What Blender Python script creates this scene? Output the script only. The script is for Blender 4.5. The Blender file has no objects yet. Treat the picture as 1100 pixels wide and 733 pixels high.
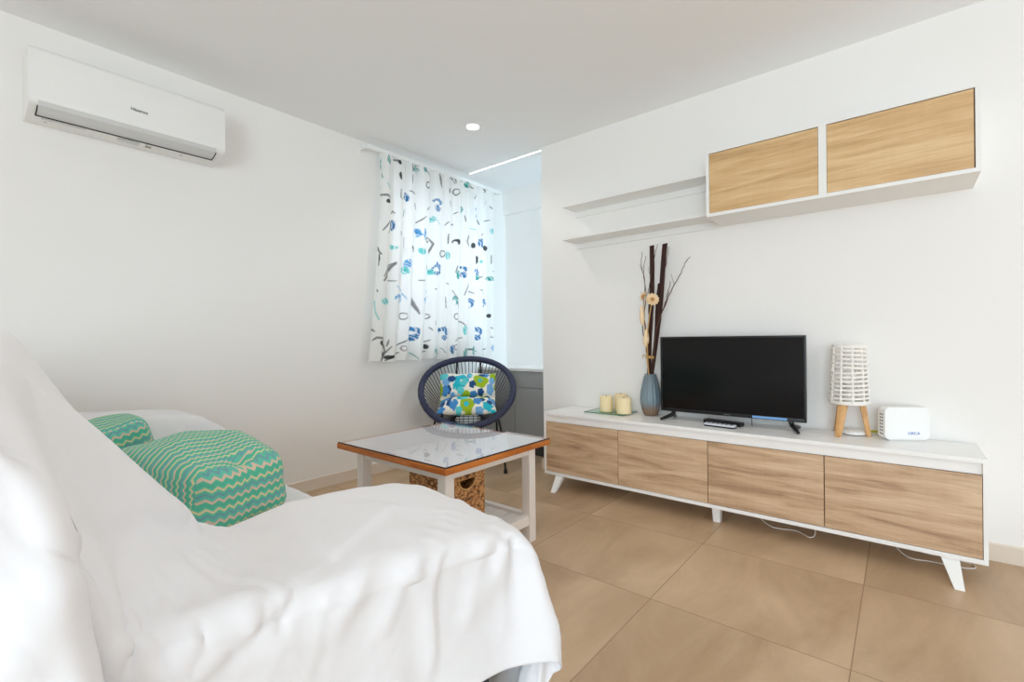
import bpy, bmesh, math, random
import numpy as np
from mathutils import Vector, Matrix

random.seed(7)
SC = bpy.context.scene
COL = SC.collection
PI = math.pi

# ------------------------------------------------------------------ camera and room measures (metres)
XC, XW, YL, ZC, XU = 2.588, 2.9476, 3.0591, 2.4726, 2.659
XB, YR = -2.8, -3.4            # walls behind the camera
XF, XFR = 3.57, 3.605            # far wall of the kitchen end, back of its recess
WEND = 2.132                    # end of the television wall
CAM_H = 0.99

# ------------------------------------------------------------------ materials
def lin(c):
    return tuple((v/255/12.92 if v/255 <= .04045 else ((v/255+.055)/1.055)**2.4) for v in c) + (1.0,)

def mat(name, rgb, rough=.5, metal=0, spec=.5, coat=0, noise=None, bump=None, sheen=0):
    m = bpy.data.materials.new(name); m.use_nodes = True
    nt = m.node_tree; b = nt.nodes['Principled BSDF']
    b.inputs['Roughness'].default_value = rough
    b.inputs['Metallic'].default_value = metal
    b.inputs['Specular IOR Level'].default_value = spec
    b.inputs['Coat Weight'].default_value = coat
    b.inputs['Sheen Weight'].default_value = sheen
    b.inputs['Base Color'].default_value = lin(rgb)
    tc = nt.nodes.new('ShaderNodeTexCoord')
    if noise:                              # (scale, second colour)
        n = nt.nodes.new('ShaderNodeTexNoise'); n.inputs['Scale'].default_value = noise[0]
        n.inputs['Detail'].default_value = 4
        nt.links.new(tc.outputs['Object'], n.inputs['Vector'])
        mx = nt.nodes.new('ShaderNodeMix'); mx.data_type = 'RGBA'
        mx.inputs['A'].default_value = lin(rgb); mx.inputs['B'].default_value = lin(noise[1])
        nt.links.new(n.outputs['Fac'], mx.inputs['Factor'])
        nt.links.new(mx.outputs['Result'], b.inputs['Base Color'])
    if bump:                               # (scale, strength)
        n = nt.nodes.new('ShaderNodeTexNoise'); n.inputs['Scale'].default_value = bump[0]
        n.inputs['Detail'].default_value = 3
        nt.links.new(tc.outputs['Object'], n.inputs['Vector'])
        bp = nt.nodes.new('ShaderNodeBump'); bp.inputs['Strength'].default_value = bump[1]
        bp.inputs['Distance'].default_value = .004
        nt.links.new(n.outputs['Fac'], bp.inputs['Height'])
        nt.links.new(bp.outputs['Normal'], b.inputs['Normal'])
    return m

def wood_mat(name, stops, stretch=(1.2, 1.2, 14), seed=0.0, rough=.45, axis='Y'):
    m = bpy.data.materials.new(name); m.use_nodes = True
    nt = m.node_tree; N = nt.nodes; L = nt.links; b = N['Principled BSDF']
    tc = N.new('ShaderNodeTexCoord'); mp = N.new('ShaderNodeMapping')
    mp.inputs['Scale'].default_value = stretch
    mp.inputs['Location'].default_value = (seed, seed*1.7, seed*.6)
    L.new(tc.outputs['Object'], mp.inputs['Vector'])
    n1 = N.new('ShaderNodeTexNoise'); n1.inputs['Scale'].default_value = 1.6; n1.inputs['Detail'].default_value = 5
    n1.inputs['Distortion'].default_value = .8
    L.new(mp.outputs['Vector'], n1.inputs['Vector'])
    mp2 = N.new('ShaderNodeMapping')
    mp2.inputs['Scale'].default_value = tuple(s*k for s, k in zip(stretch, (2.5, 2.5, 6)))
    L.new(tc.outputs['Object'], mp2.inputs['Vector'])
    n2 = N.new('ShaderNodeTexNoise'); n2.inputs['Scale'].default_value = 3; n2.inputs['Detail'].default_value = 3
    L.new(mp2.outputs['Vector'], n2.inputs['Vector'])
    # saw-mark flecks running across the grain
    mp3 = N.new('ShaderNodeMapping'); mp3.inputs['Scale'].default_value = (20, 26, 3)
    mp3.inputs['Location'].default_value = (seed, seed, seed)
    L.new(tc.outputs['Object'], mp3.inputs['Vector'])
    n3 = N.new('ShaderNodeTexNoise'); n3.inputs['Scale'].default_value = 2.2; n3.inputs['Detail'].default_value = 1
    L.new(mp3.outputs['Vector'], n3.inputs['Vector'])
    a = N.new('ShaderNodeMath'); a.operation = 'MULTIPLY_ADD'; a.inputs[1].default_value = .38
    L.new(n2.outputs['Fac'], a.inputs[0]); L.new(n1.outputs['Fac'], a.inputs[2])
    a2 = N.new('ShaderNodeMath'); a2.operation = 'MULTIPLY_ADD'; a2.inputs[1].default_value = .05
    L.new(n3.outputs['Fac'], a2.inputs[0]); L.new(a.outputs[0], a2.inputs[2])
    r = N.new('ShaderNodeValToRGB'); e = r.color_ramp.elements
    e[0].position = .46; e[0].color = lin(stops[0]); e[1].position = .90; e[1].color = lin(stops[2])
    x = e.new(.68); x.color = lin(stops[1])
    L.new(a2.outputs[0], r.inputs['Fac']); L.new(r.outputs['Color'], b.inputs['Base Color'])
    b.inputs['Roughness'].default_value = rough
    bp = N.new('ShaderNodeBump'); bp.inputs['Strength'].default_value = .15; bp.inputs['Distance'].default_value = .002
    L.new(n2.outputs['Fac'], bp.inputs['Height']); L.new(bp.outputs['Normal'], b.inputs['Normal'])
    return m

def emit_mat(name, rgb, strength):
    m = bpy.data.materials.new(name); m.use_nodes = True
    b = m.node_tree.nodes['Principled BSDF']
    b.inputs['Base Color'].default_value = lin(rgb)
    b.inputs['Emission Color'].default_value = lin(rgb); b.inputs['Emission Strength'].default_value = strength
    return m

def glass_mat(name, tint=(255, 255, 255), ior=1.5):
    m = bpy.data.materials.new(name); m.use_nodes = True
    nt = m.node_tree; N = nt.nodes; L = nt.links
    N.remove(N['Principled BSDF'])
    t = N.new('ShaderNodeBsdfTransparent'); t.inputs['Color'].default_value = lin(tint)
    g = N.new('ShaderNodeBsdfGlossy'); g.inputs['Roughness'].default_value = .01
    f = N.new('ShaderNodeFresnel'); f.inputs['IOR'].default_value = ior
    mx = N.new('ShaderNodeMixShader')
    ge = N.new('ShaderNodeNewGeometry'); fr = N.new('ShaderNodeMath'); fr.operation = 'SUBTRACT'; fr.inputs[0].default_value = 1
    L.new(ge.outputs['Backfacing'], fr.inputs[1])                   # only the outer faces mirror
    fm = N.new('ShaderNodeMath'); fm.operation = 'MULTIPLY'; L.new(f.outputs[0], fm.inputs[0]); L.new(fr.outputs[0], fm.inputs[1])
    L.new(fm.outputs[0], mx.inputs[0]); L.new(t.outputs[0], mx.inputs[1]); L.new(g.outputs[0], mx.inputs[2])
    L.new(mx.outputs[0], N['Material Output'].inputs['Surface'])
    return m

def attr_mat(name, attr, rough=.8, translucent=0.0, sheen=.2):
    m = bpy.data.materials.new(name); m.use_nodes = True
    nt = m.node_tree; N = nt.nodes; L = nt.links; b = N['Principled BSDF']
    a = N.new('ShaderNodeAttribute'); a.attribute_name = attr
    L.new(a.outputs['Color'], b.inputs['Base Color'])
    b.inputs['Roughness'].default_value = rough; b.inputs['Sheen Weight'].default_value = sheen
    if translucent:
        t = N.new('ShaderNodeBsdfTranslucent'); L.new(a.outputs['Color'], t.inputs['Color'])
        mx = N.new('ShaderNodeMixShader'); mx.inputs[0].default_value = translucent
        L.new(b.outputs[0], mx.inputs[1]); L.new(t.outputs[0], mx.inputs[2])
        L.new(mx.outputs[0], N['Material Output'].inputs['Surface'])
    return m

def floor_mat():
    m = bpy.data.materials.new('beige_porcelain_tiles'); m.use_nodes = True
    nt = m.node_tree; N = nt.nodes; L = nt.links; b = N['Principled BSDF']
    tc = N.new('ShaderNodeTexCoord'); sp = N.new('ShaderNodeSeparateXYZ')
    L.new(tc.outputs['Object'], sp.inputs[0])
    P, GW = .622, .0032
    def edge(sock, off):
        a = N.new('ShaderNodeMath'); a.operation = 'SUBTRACT'; a.inputs[1].default_value = off
        L.new(sock, a.inputs[0])
        p = N.new('ShaderNodeMath'); p.operation = 'PINGPONG'; p.inputs[1].default_value = P/2
        L.new(a.outputs[0], p.inputs[0])
        c = N.new('ShaderNodeMath'); c.operation = 'LESS_THAN'; c.inputs[1].default_value = GW/2
        L.new(p.outputs[0], c.inputs[0])
        d = N.new('ShaderNodeMath'); d.operation = 'DIVIDE'; d.inputs[1].default_value = P
        L.new(a.outputs[0], d.inputs[0])
        f = N.new('ShaderNodeMath'); f.operation = 'FLOOR'; L.new(d.outputs[0], f.inputs[0])
        return c.outputs[0], f.outputs[0]
    ex, ix = edge(sp.outputs['X'], 1.712); ey, iy = edge(sp.outputs['Y'], .125)
    mxm = N.new('ShaderNodeMath'); mxm.operation = 'MAXIMUM'; L.new(ex, mxm.inputs[0]); L.new(ey, mxm.inputs[1])
    cb = N.new('ShaderNodeCombineXYZ'); L.new(ix, cb.inputs[0]); L.new(iy, cb.inputs[1])
    wn = N.new('ShaderNodeTexWhiteNoise'); L.new(cb.outputs[0], wn.inputs['Vector'])
    n = N.new('ShaderNodeTexNoise'); n.inputs['Scale'].default_value = 2.2; n.inputs['Detail'].default_value = 7
    n.inputs['Roughness'].default_value = .6; n.inputs['Distortion'].default_value = .6
    ad = N.new('ShaderNodeVectorMath'); ad.operation = 'MULTIPLY_ADD'
    ad.inputs[1].default_value = (5, 5, 5)
    L.new(wn.outputs['Color'], ad.inputs[0]); L.new(tc.outputs['Object'], ad.inputs[2])
    st = N.new('ShaderNodeMapping'); st.inputs['Scale'].default_value = (.6, 1.5, 1)
    L.new(ad.outputs[0], st.inputs['Vector']); L.new(st.outputs['Vector'], n.inputs['Vector'])
    r = N.new('ShaderNodeValToRGB'); e = r.color_ramp.elements
    e[0].position = .25; e[0].color = lin(FLOOR_A); e[1].position = .8; e[1].color = lin(FLOOR_B)
    L.new(n.outputs['Fac'], r.inputs['Fac'])
    v = N.new('ShaderNodeMath'); v.operation = 'MULTIPLY_ADD'; v.inputs[1].default_value = .07; v.inputs[2].default_value = .965
    L.new(wn.outputs['Value'], v.inputs[0])
    hs = N.new('ShaderNodeHueSaturation'); L.new(v.outputs[0], hs.inputs['Value']); L.new(r.outputs['Color'], hs.inputs['Color'])
    mx = N.new('ShaderNodeMix'); mx.data_type = 'RGBA'
    L.new(mxm.outputs[0], mx.inputs['Factor']); L.new(hs.outputs['Color'], mx.inputs['A'])
    mx.inputs['B'].default_value = lin((146, 117, 88))
    L.new(mx.outputs['Result'], b.inputs['Base Color'])
    b.inputs['Roughness'].default_value = .38; b.inputs['Specular IOR Level'].default_value = .4
    return m

FLOOR_A, FLOOR_B = (168, 137, 105), (218, 190, 157)
M = {
 'wall': mat('white_wall_paint', (242, 240, 237), .75, spec=.25, bump=(60, .03)),
 'ceil': mat('white_ceiling_paint', (243, 243, 243), .8, spec=.2),
 'skirt': mat('cream_skirting_tile', (226, 213, 198), .4),
 'floor': floor_mat(),
 'white': mat('white_lacquer', (243, 242, 240), .28),
 'whitematt': mat('white_matt_board', (240, 239, 236), .5),
 'tabletop': mat('pale_grey_table_panel', (234, 230, 234), .5),
 'tablewhite': mat('white_painted_wood', (238, 232, 226), .45, bump=(40, .06)),
 'plastic': mat('white_plastic', (240, 240, 238), .35),
 'plasticgrey': mat('pale_grey_plastic', (214, 215, 214), .45),
 'dark': mat('black_plastic', (16, 16, 18), .35),
 'gap': mat('dark_gap_plastic', (24, 24, 24), .6),
 'screen': mat('black_screen_glass', (7, 7, 9), .16, spec=.35),
 'blue_film': mat('pale_blue_film', (120, 165, 215), .25),
 'oak1': wood_mat('sonoma_oak_decor', ((152, 120, 92), (196, 163, 130), (218, 190, 158)), seed=0.0),
 'oak2': wood_mat('sonoma_oak_decor', ((152, 120, 92), (196, 163, 130), (218, 190, 158)), seed=3.7),
 'oak3': wood_mat('sonoma_oak_decor', ((152, 120, 92), (196, 163, 130), (218, 190, 158)), seed=7.9),
 'oak4': wood_mat('sonoma_oak_decor', ((152, 120, 92), (196, 163, 130), (218, 190, 158)), seed=11.3),
 'oak5': wood_mat('sonoma_oak_decor', ((186, 148, 102), (212, 174, 124), (228, 196, 150)), seed=15.1),  # same decor as the lower doors; brighter, yellower light put into the colours
 'oak6': wood_mat('sonoma_oak_decor', ((186, 148, 102), (212, 174, 124), (228, 196, 150)), seed=21.5),  # second upper door, its lighting likewise painted into the grain tones
 'trimwood': wood_mat('orange_stained_wood', ((150, 78, 20), (184, 102, 34), (206, 124, 50)), stretch=(3, 3, 20), rough=.35),
 'beech': wood_mat('light_beech_wood', ((190, 138, 84), (216, 166, 108), (230, 184, 130)), stretch=(18, 18, 3), rough=.5),
 'glass': glass_mat('clear_table_glass', ior=2.1),
 'plateglass': glass_mat('pale_green_glass', (226, 243, 236)),
 'winglass': glass_mat('window_glass', ior=1.3),
 'blackedge': mat('dark_glass_edge', (14, 16, 18), .2),
 'greenedge': mat('green_glass_edge', (60, 110, 92), .2),
 'sheet': mat('white_cotton_sheet', (224, 223, 225), .85, spec=.15, sheen=.15, bump=(35, .12)),
 'sofa': mat('dark_grey_sofa_fabric', (74, 76, 82), .95, noise=(260, (38, 40, 46)), bump=(300, .5)),
 'leg': mat('black_metal', (22, 22, 24), .4, metal=.3),
 'navy': mat('navy_woven_cord', (46, 50, 78), .65, bump=(160, .6)),
 'cord': mat('navy_plastic_cord', (38, 40, 58), .45),
 'candle': mat('ivory_candle_wax', (246, 228, 186), .5, noise=(14, (240, 216, 164))),
 'wick': mat('charred_wick', (40, 34, 28), .9),
 'bark': mat('dark_brown_bark', (70, 34, 26), .8, noise=(40, (38, 20, 18)), bump=(90, .6)),
 'twig': mat('brown_twig', (84, 58, 46), .85),
 'straw': mat('straw_raffia', (206, 164, 104), .8),
 'petal': mat('cream_dried_petal', (250, 228, 194), .8, noise=(60, (240, 208, 164))),
 'petaldark': mat('tan_flower_centre', (190, 140, 84), .9),
 'rattan': mat('white_painted_rattan', (240, 236, 230), .6),
 'kgrey': mat('grey_kitchen_front', (164, 166, 166), .45),
 'kdark': mat('dark_grey_plinth', (70, 70, 70), .5),
 'cable': mat('white_cable', (226, 222, 214), .5),
 'yellow': mat('yellow_green_cable', (196, 186, 30), .5),
 'inktext': mat('grey_ink', (90, 92, 94), .5),
 'bluetext': mat('blue_ink', (48, 104, 190), .5),
 'dust': mat('brown_dust_mark', (168, 146, 120), .9),
 'lamp_on': emit_mat('lit_diffuser', (255, 250, 240), 14),
 'strip_on': emit_mat('lit_strip_diffuser', (255, 252, 248), 6),
 'silver': mat('silver_plastic', (206, 208, 214), .45),
 'button': mat('dark_rubber_button', (60, 60, 66), .6),
 'alu': mat('white_window_profile', (236, 238, 240), .35),
}

# basket weave
def weave_mat():
    m = bpy.data.materials.new('brown_woven_seagrass'); m.use_nodes = True
    nt = m.node_tree; N = nt.nodes; L = nt.links; b = N['Principled BSDF']
    tc = N.new('ShaderNodeTexCoord'); mp = N.new('ShaderNodeMapping'); mp.inputs['Scale'].default_value = (60, 60, 95)
    L.new(tc.outputs['Object'], mp.inputs['Vector'])
    v = N.new('ShaderNodeTexVoronoi'); v.inputs['Scale'].default_value = 1.0
    L.new(mp.outputs['Vector'], v.inputs['Vector'])
    r = N.new('ShaderNodeValToRGB'); e = r.color_ramp.elements
    e[0].position = .15; e[0].color = lin((214, 164, 108)); e[1].position = .85; e[1].color = lin((96, 60, 34))
    x = e.new(.5); x.color = lin((184, 130, 78))
    L.new(v.outputs['Distance'], r.inputs['Fac']); L.new(r.outputs['Color'], b.inputs['Base Color'])
    bp = N.new('ShaderNodeBump'); bp.inputs['Strength'].default_value = .9; bp.inputs['Distance'].default_value = .006; bp.invert = True
    L.new(v.outputs['Distance'], bp.inputs['Height']); L.new(bp.outputs['Normal'], b.inputs['Normal'])
    b.inputs['Roughness'].default_value = .7
    return m
M['weave'] = weave_mat()

def zigzag_mat():
    m = bpy.data.materials.new('green_zigzag_cotton'); m.use_nodes = True
    nt = m.node_tree; N = nt.nodes; L = nt.links; b = N['Principled BSDF']
    uv = N.new('ShaderNodeUVMap'); uv.uv_map = 'UVMap'; sp = N.new('ShaderNodeSeparateXYZ'); L.new(uv.outputs[0], sp.inputs[0])
    pp = N.new('ShaderNodeMath'); pp.operation = 'PINGPONG'; pp.inputs[1].default_value = .0125
    L.new(sp.outputs['X'], pp.inputs[0])
    ad = N.new('ShaderNodeMath'); ad.operation = 'MULTIPLY_ADD'; ad.inputs[1].default_value = .8
    L.new(pp.outputs[0], ad.inputs[0]); L.new(sp.outputs['Y'], ad.inputs[2])
    md = N.new('ShaderNodeMath'); md.operation = 'FLOORED_MODULO'; md.inputs[1].default_value = .058
    L.new(ad.outputs[0], md.inputs[0])
    dv = N.new('ShaderNodeMath'); dv.operation = 'DIVIDE'; dv.inputs[1].default_value = .058; L.new(md.outputs[0], dv.inputs[0])
    r = N.new('ShaderNodeValToRGB'); r.color_ramp.interpolation = 'CONSTANT'; e = r.color_ramp.elements
    cols = [(0, (84, 182, 152)), (.22, (214, 190, 168)), (.36, (100, 190, 168)), (.52, (110, 160, 168)), (.64, (96, 190, 160)), (.78, (216, 204, 160)), (.9, (96, 190, 160))]
    e[0].position = 0; e[0].color = lin(cols[0][1]); e[1].position = cols[1][0]; e[1].color = lin(cols[1][1])
    for p, c in cols[2:]:
        x = e.new(p); x.color = lin(c)
    L.new(dv.outputs[0], r.inputs['Fac']); L.new(r.outputs['Color'], b.inputs['Base Color'])
    b.inputs['Roughness'].default_value = .85
    n = N.new('ShaderNodeTexNoise'); n.inputs['Scale'].default_value = 220
    tc = N.new('ShaderNodeTexCoord'); L.new(tc.outputs['Object'], n.inputs['Vector'])
    bp = N.new('ShaderNodeBump'); bp.inputs['Strength'].default_value = .3; bp.inputs['Distance'].default_value = .002
    L.new(n.outputs['Fac'], bp.inputs['Height']); L.new(bp.outputs['Normal'], b.inputs['Normal'])
    return m
M['zigzag'] = zigzag_mat()

def vase_mat(z0):
    m = bpy.data.materials.new('blue_grey_ribbed_ceramic'); m.use_nodes = True
    nt = m.node_tree; N = nt.nodes; L = nt.links; b = N['Principled BSDF']
    tc = N.new('ShaderNodeTexCoord'); sp = N.new('ShaderNodeSeparateXYZ'); L.new(tc.outputs['Object'], sp.inputs[0])
    n = N.new('ShaderNodeTexNoise'); n.inputs['Scale'].default_value = 55; L.new(tc.outputs['Object'], n.inputs['Vector'])
    a = N.new('ShaderNodeMath'); a.operation = 'MULTIPLY_ADD'; a.inputs[1].default_value = .05
    L.new(n.outputs['Fac'], a.inputs[0]); L.new(sp.outputs['Z'], a.inputs[2])
    r = N.new('ShaderNodeValToRGB'); e = r.color_ramp.elements
    e[0].position = .06; e[0].color = lin((132, 108, 90)); e[1].position = .115; e[1].color = lin((122, 142, 152))
    x = e.new(.26); x.color = lin((112, 126, 136))
    L.new(a.outputs[0], r.inputs['Fac']); L.new(r.outputs['Color'], b.inputs['Base Color'])
    b.inputs['Roughness'].default_value = .3
    return m
M['vase'] = vase_mat(0)

# ------------------------------------------------------------------ helpers
def tag(o, label, cat, group=None):
    o['label'] = label; o['category'] = cat
    if group: o['group'] = group
    return o

def thing(name, label, cat, loc, group=None):
    o = bpy.data.objects.new(name, None); COL.objects.link(o)
    o.location = loc; o.empty_display_size = .05
    return tag(o, label, cat, group)

def wloc(o):
    v = Vector((0, 0, 0))
    while o: v += o.location; o = o.parent
    return v

def obj(name, bm, m, parent=None, loc=None, smooth=False, label=None):
    """links bm (world coordinates) as one mesh object; its origin sits at loc or at its parent's"""
    bmesh.ops.recalc_face_normals(bm, faces=bm.faces)
    base = wloc(parent) if parent else Vector(loc or (0, 0, 0))
    here = Vector(loc) if loc is not None else base
    bmesh.ops.translate(bm, verts=bm.verts, vec=-here)
    me = bpy.data.meshes.new(name); bm.to_mesh(me); bm.free()
    for x in (m if isinstance(m, (list, tuple)) else [m]): me.materials.append(x)
    if smooth:
        me.polygons.foreach_set('use_smooth', [True]*len(me.polygons))
        if smooth != 'all':
            me.set_sharp_from_angle(angle=math.radians(40))
    o = bpy.data.objects.new(name, me); COL.objects.link(o)
    o.location = here - base if parent else here
    if parent: o.parent = parent
    if label: o['label'] = label
    return o

def struct(name, bm, m, **k):
    o = obj(name, bm, m, **k); o['kind'] = 'structure'; return o

def box(bm, x0, x1, y0, y1, z0, z1, bev=0, seg=2, mi=0):
    vs = [bm.verts.new((x, y, z)) for x in (x0, x1) for y in (y0, y1) for z in (z0, z1)]
    F = [bm.faces.new([vs[i] for i in f]) for f in ((0,1,3,2),(4,6,7,5),(0,4,5,1),(2,3,7,6),(0,2,6,4),(1,5,7,3))]
    bmesh.ops.recalc_face_normals(bm, faces=F)
    for f in F: f.material_index = mi
    if bev:
        es = list({e for f in F for e in f.edges})
        r = bmesh.ops.bevel(bm, geom=es, offset=bev, segments=seg, profile=.7, affect='EDGES')
        for f in r['faces']: f.material_index = mi
    return bm

def B(*a, **k): return box(bmesh.new(), *a, **k)

def prism(bm, pts, axis, a0, a1, bev=0, mi=0):
    """pts: 2-D outline; axis 0/1/2 = extruded axis"""
    def mk(p, a):
        v = list(p); v.insert(axis, a); return bm.verts.new(v)
    A = [mk(p, a0) for p in pts]; Z = [mk(p, a1) for p in pts]; n = len(pts)
    F = [bm.faces.new(A), bm.faces.new(Z[::-1])]
    F += [bm.faces.new((A[i], Z[i], Z[(i+1) % n], A[(i+1) % n])) for i in range(n)]
    for f in F: f.material_index = mi
    bmesh.ops.recalc_face_normals(bm, faces=F)
    if bev:
        es = list({e for f in F for e in f.edges})
        bmesh.ops.bevel(bm, geom=es, offset=bev, segments=2, profile=.7, affect='EDGES')
    return bm

def hexa(bm, bot, top, bev=0):
    """box from four bottom and four top corners"""
    a = [bm.verts.new(p) for p in bot]; b = [bm.verts.new(p) for p in top]
    F = [bm.faces.new(a[::-1]), bm.faces.new(b)] + [bm.faces.new((a[i], a[(i+1) % 4], b[(i+1) % 4], b[i])) for i in range(4)]
    bmesh.ops.recalc_face_normals(bm, faces=F)
    if bev:
        bmesh.ops.bevel(bm, geom=list({e for f in F for e in f.edges}), offset=bev, segments=2, profile=.7, affect='EDGES')
    return bm

def tube(bm, pts, r, n=8, closed=False, flat=1.0, caps=True):
    P = [Vector(p) for p in pts]; N = len(P)
    R = r if isinstance(r, (list, tuple)) else [r]*N
    rings = []; up = None
    for i, p in enumerate(P):
        if closed: t = P[(i+1) % N] - P[i-1]
        else: t = P[min(i+1, N-1)] - P[max(i-1, 0)]
        t.normalize()
        if up is None:
            up = Vector((0, 0, 1)) if abs(t.z) < .9 else Vector((1, 0, 0))
        u = (up - t*up.dot(t)).normalized(); w = t.cross(u); up = u
        rings.append([bm.verts.new(p + u*(R[i]*math.cos(2*PI*k/n)) + w*(R[i]*flat*math.sin(2*PI*k/n))) for k in range(n)])
    for i in range(N if closed else N-1):
        a, b = rings[i], rings[(i+1) % N]
        for k in range(n): bm.faces.new((a[k], a[(k+1) % n], b[(k+1) % n], b[k]))
    if not closed and caps:
        bm.faces.new(rings[0][::-1]); bm.faces.new(rings[-1])
    return bm

def T(*a, **k): return tube(bmesh.new(), *a, **k)

def lathe(bm, prof, c, n=32, rib=None, cap=True):
    """prof: (radius, z) from bottom to top about centre c"""
    rings = []
    for r, z in prof:
        ring = []
        for k in range(n):
            a = 2*PI*k/n
            rr = r*(1 + (rib(a, z) if rib else 0))
            ring.append(bm.verts.new((c[0]+rr*math.cos(a), c[1]+rr*math.sin(a), c[2]+z)))
        rings.append(ring)
    for a, b in zip(rings, rings[1:]):
        for k in range(n): bm.faces.new((a[k], a[(k+1) % n], b[(k+1) % n], b[k]))
    if cap:
        bm.faces.new(rings[0][::-1]); bm.faces.new(rings[-1])
    return bm

def smooth_path(pts, k=6, closed=False):
    P = [Vector(p) for p in pts]; out = []; n = len(P)
    for i in range(n if closed else n-1):
        p0 = P[(i-1) % n] if closed else P[max(i-1, 0)]
        p1 = P[i]; p2 = P[(i+1) % n]; p3 = P[(i+2) % n] if closed else P[min(i+2, n-1)]
        for j in range(k):
            t = j/k
            out.append(.5*((2*p1)+(p2-p0)*t+(2*p0-5*p1+4*p2-p3)*t*t+(3*p1-p0-3*p2+p3)*t**3))
    if not closed: out.append(P[-1])
    return out

def text_bm(s, size, origin, right, up, m_thick=.0006, fit=None):
    """flat lettering as a bmesh, standing in the plane of right/up"""
    cu = bpy.data.curves.new('lettering', 'FONT'); cu.body = s; cu.size = size; cu.extrude = m_thick
    o = bpy.data.objects.new('lettering', cu); COL.objects.link(o)
    dg = bpy.context.evaluated_depsgraph_get()
    me = bpy.data.meshes.new_from_object(o.evaluated_get(dg))
    bm = bmesh.new(); bm.from_mesh(me)
    bpy.data.objects.remove(o); bpy.data.meshes.remove(me); bpy.data.curves.remove(cu)
    xs = [v.co.x for v in bm.verts]; w = max(xs)-min(xs); x0 = min(xs)
    k = (fit/w) if fit else 1
    R = Vector(right).normalized(); U = Vector(up).normalized(); N = R.cross(U)
    for v in bm.verts:
        c = v.co.copy()
        v.co = Vector(origin) + R*((c.x-x0)*k) + U*(c.y*k) + N*c.z
    return bm

# ================================================================== THE ROOM
struct('floor', B(XB-.2, 4.2, YR-.2, YL+.2, -.1, 0), M['floor'], loc=(0, 0, 0))
struct('ceiling', B(XB-.2, 4.2, YR-.2, YL+.2, ZC, ZC+.12), M['ceil'])
# wall with the air conditioner and the curtained window
WX0, WX1, WZ0, WZ1 = 2.24, 3.24, .98, 2.22
bm = bmesh.new()
box(bm, XB-.2, WX0, YL, YL+.2, 0, ZC); box(bm, WX1, 4.2, YL, YL+.2, 0, ZC)
box(bm, WX0, WX1, YL, YL+.2, 0, WZ0); box(bm, WX0, WX1, YL, YL+.2, WZ1, ZC)
struct('wall_left', bm, M['wall'])
struct('wall_right', B(XW, XW+.12, YR-.2, WEND, 0, ZC), M['wall'])
# far wall of the kitchen end: soffit, recess above the worktop
bm = bmesh.new()
box(bm, XF, 4.2, .0, YL, 2.236, ZC); box(bm, XFR, 4.2, .0, YL, .70, 2.236); box(bm, XF, 4.2, .0, YL, 0, .70)
struct('wall_far', bm, M['wall'])
# end of the kitchen, with a wide window
bm = bmesh.new()
box(bm, XW+.12, 4.2, -.12, 0, 0, .8); box(bm, XW+.12, 4.2, -.12, 0, 2.25, ZC)
struct('wall_kitchen', bm, M['wall'])
# wall behind the sofa with a glazed opening behind the camera
bm = bmesh.new()
BY0, BY1, BZ1 = -2.7, .3, 2.2
box(bm, XB-.2, XB, BY1, YL, 0, ZC); box(bm, XB-.2, XB, YR-.2, BY0, 0, ZC); box(bm, XB-.2, XB, BY0, BY1, BZ1, ZC)
struct('wall_back', bm, M['wall'])
bm = bmesh.new()
RX0, RX1 = -.3, 2.6  # unseen opening, added and placed to let the side fill in
box(bm, XB, RX0, YR-.2, YR, 0, ZC); box(bm, RX1, XW, YR-.2, YR, 0, ZC); box(bm, RX0, RX1, YR-.2, YR, 2.15, ZC)
struct('wall_near', bm, M['wall'])

struct('baseboard_left', prism(bmesh.new(), [(YL, 0), (YL-.012, 0), (YL-.012, .073), (YL-.007, .0778), (YL, .0778)], 0, XB, XF), M['skirt'])
struct('baseboard_right', prism(bmesh.new(), [(XW, 0), (XW-.012, 0), (XW-.012, .073), (XW-.007, .0778), (XW, .0778)], 1, YR, WEND+.012), M['skirt'])

def window(n, x0, x1, z0, z1, y, d):
    bm = bmesh.new(); f = .045
    box(bm, x0, x0+f, y, y+d, z0, z1, .004); box(bm, x1-f, x1, y, y+d, z0, z1, .004)
    box(bm, x0+f, x1-f, y, y+d, z0, z0+f, .004); box(bm, x0+f, x1-f, y, y+d, z1-f, z1, .004)
    xm = (x0+x1)/2; box(bm, xm-.04, xm+.04, y, y+d, z0+f, z1-f, .004)
    w = struct('window_%d' % n, bm, M['alu'], loc=((x0+x1)/2, y, z0))
    g = obj('pane', B(x0+f, x1-f, y+d*.45, y+d*.55, z0+f, z1-f), M['winglass'], w)
    return w
window(1, WX0, WX1, WZ0, WZ1, YL+.12, .05)

# ================================================================== CEILING LIGHTS
c = (2.349, 2.276)
t = thing('ceiling_spotlight', 'small round recessed ceiling spotlight, lit, near the curtain', 'ceiling light', (c[0], c[1], ZC))
obj('trim_ring', lathe(bmesh.new(), [(.040, -.001), (.048, -.006), (.056, -.003), (.056, 0)], (c[0], c[1], ZC), cap=False), M['plastic'], t, smooth=True)
obj('diffuser', lathe(bmesh.new(), [(.041, -.0035), (.041, -.001)], (c[0], c[1], ZC)), M['lamp_on'], t)
t = thing('led_strip_light', 'long thin lit LED strip set in the kitchen ceiling', 'ceiling light', (2.985, 2.25, ZC))
obj('profile', B(2.974, 2.996, 1.60, 2.945, ZC-.004, ZC), M['plastic'], t)
obj('diffuser', B(2.980, 2.990, 1.61, 2.935, ZC-.006, ZC-.004), M['strip_on'], t)

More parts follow.
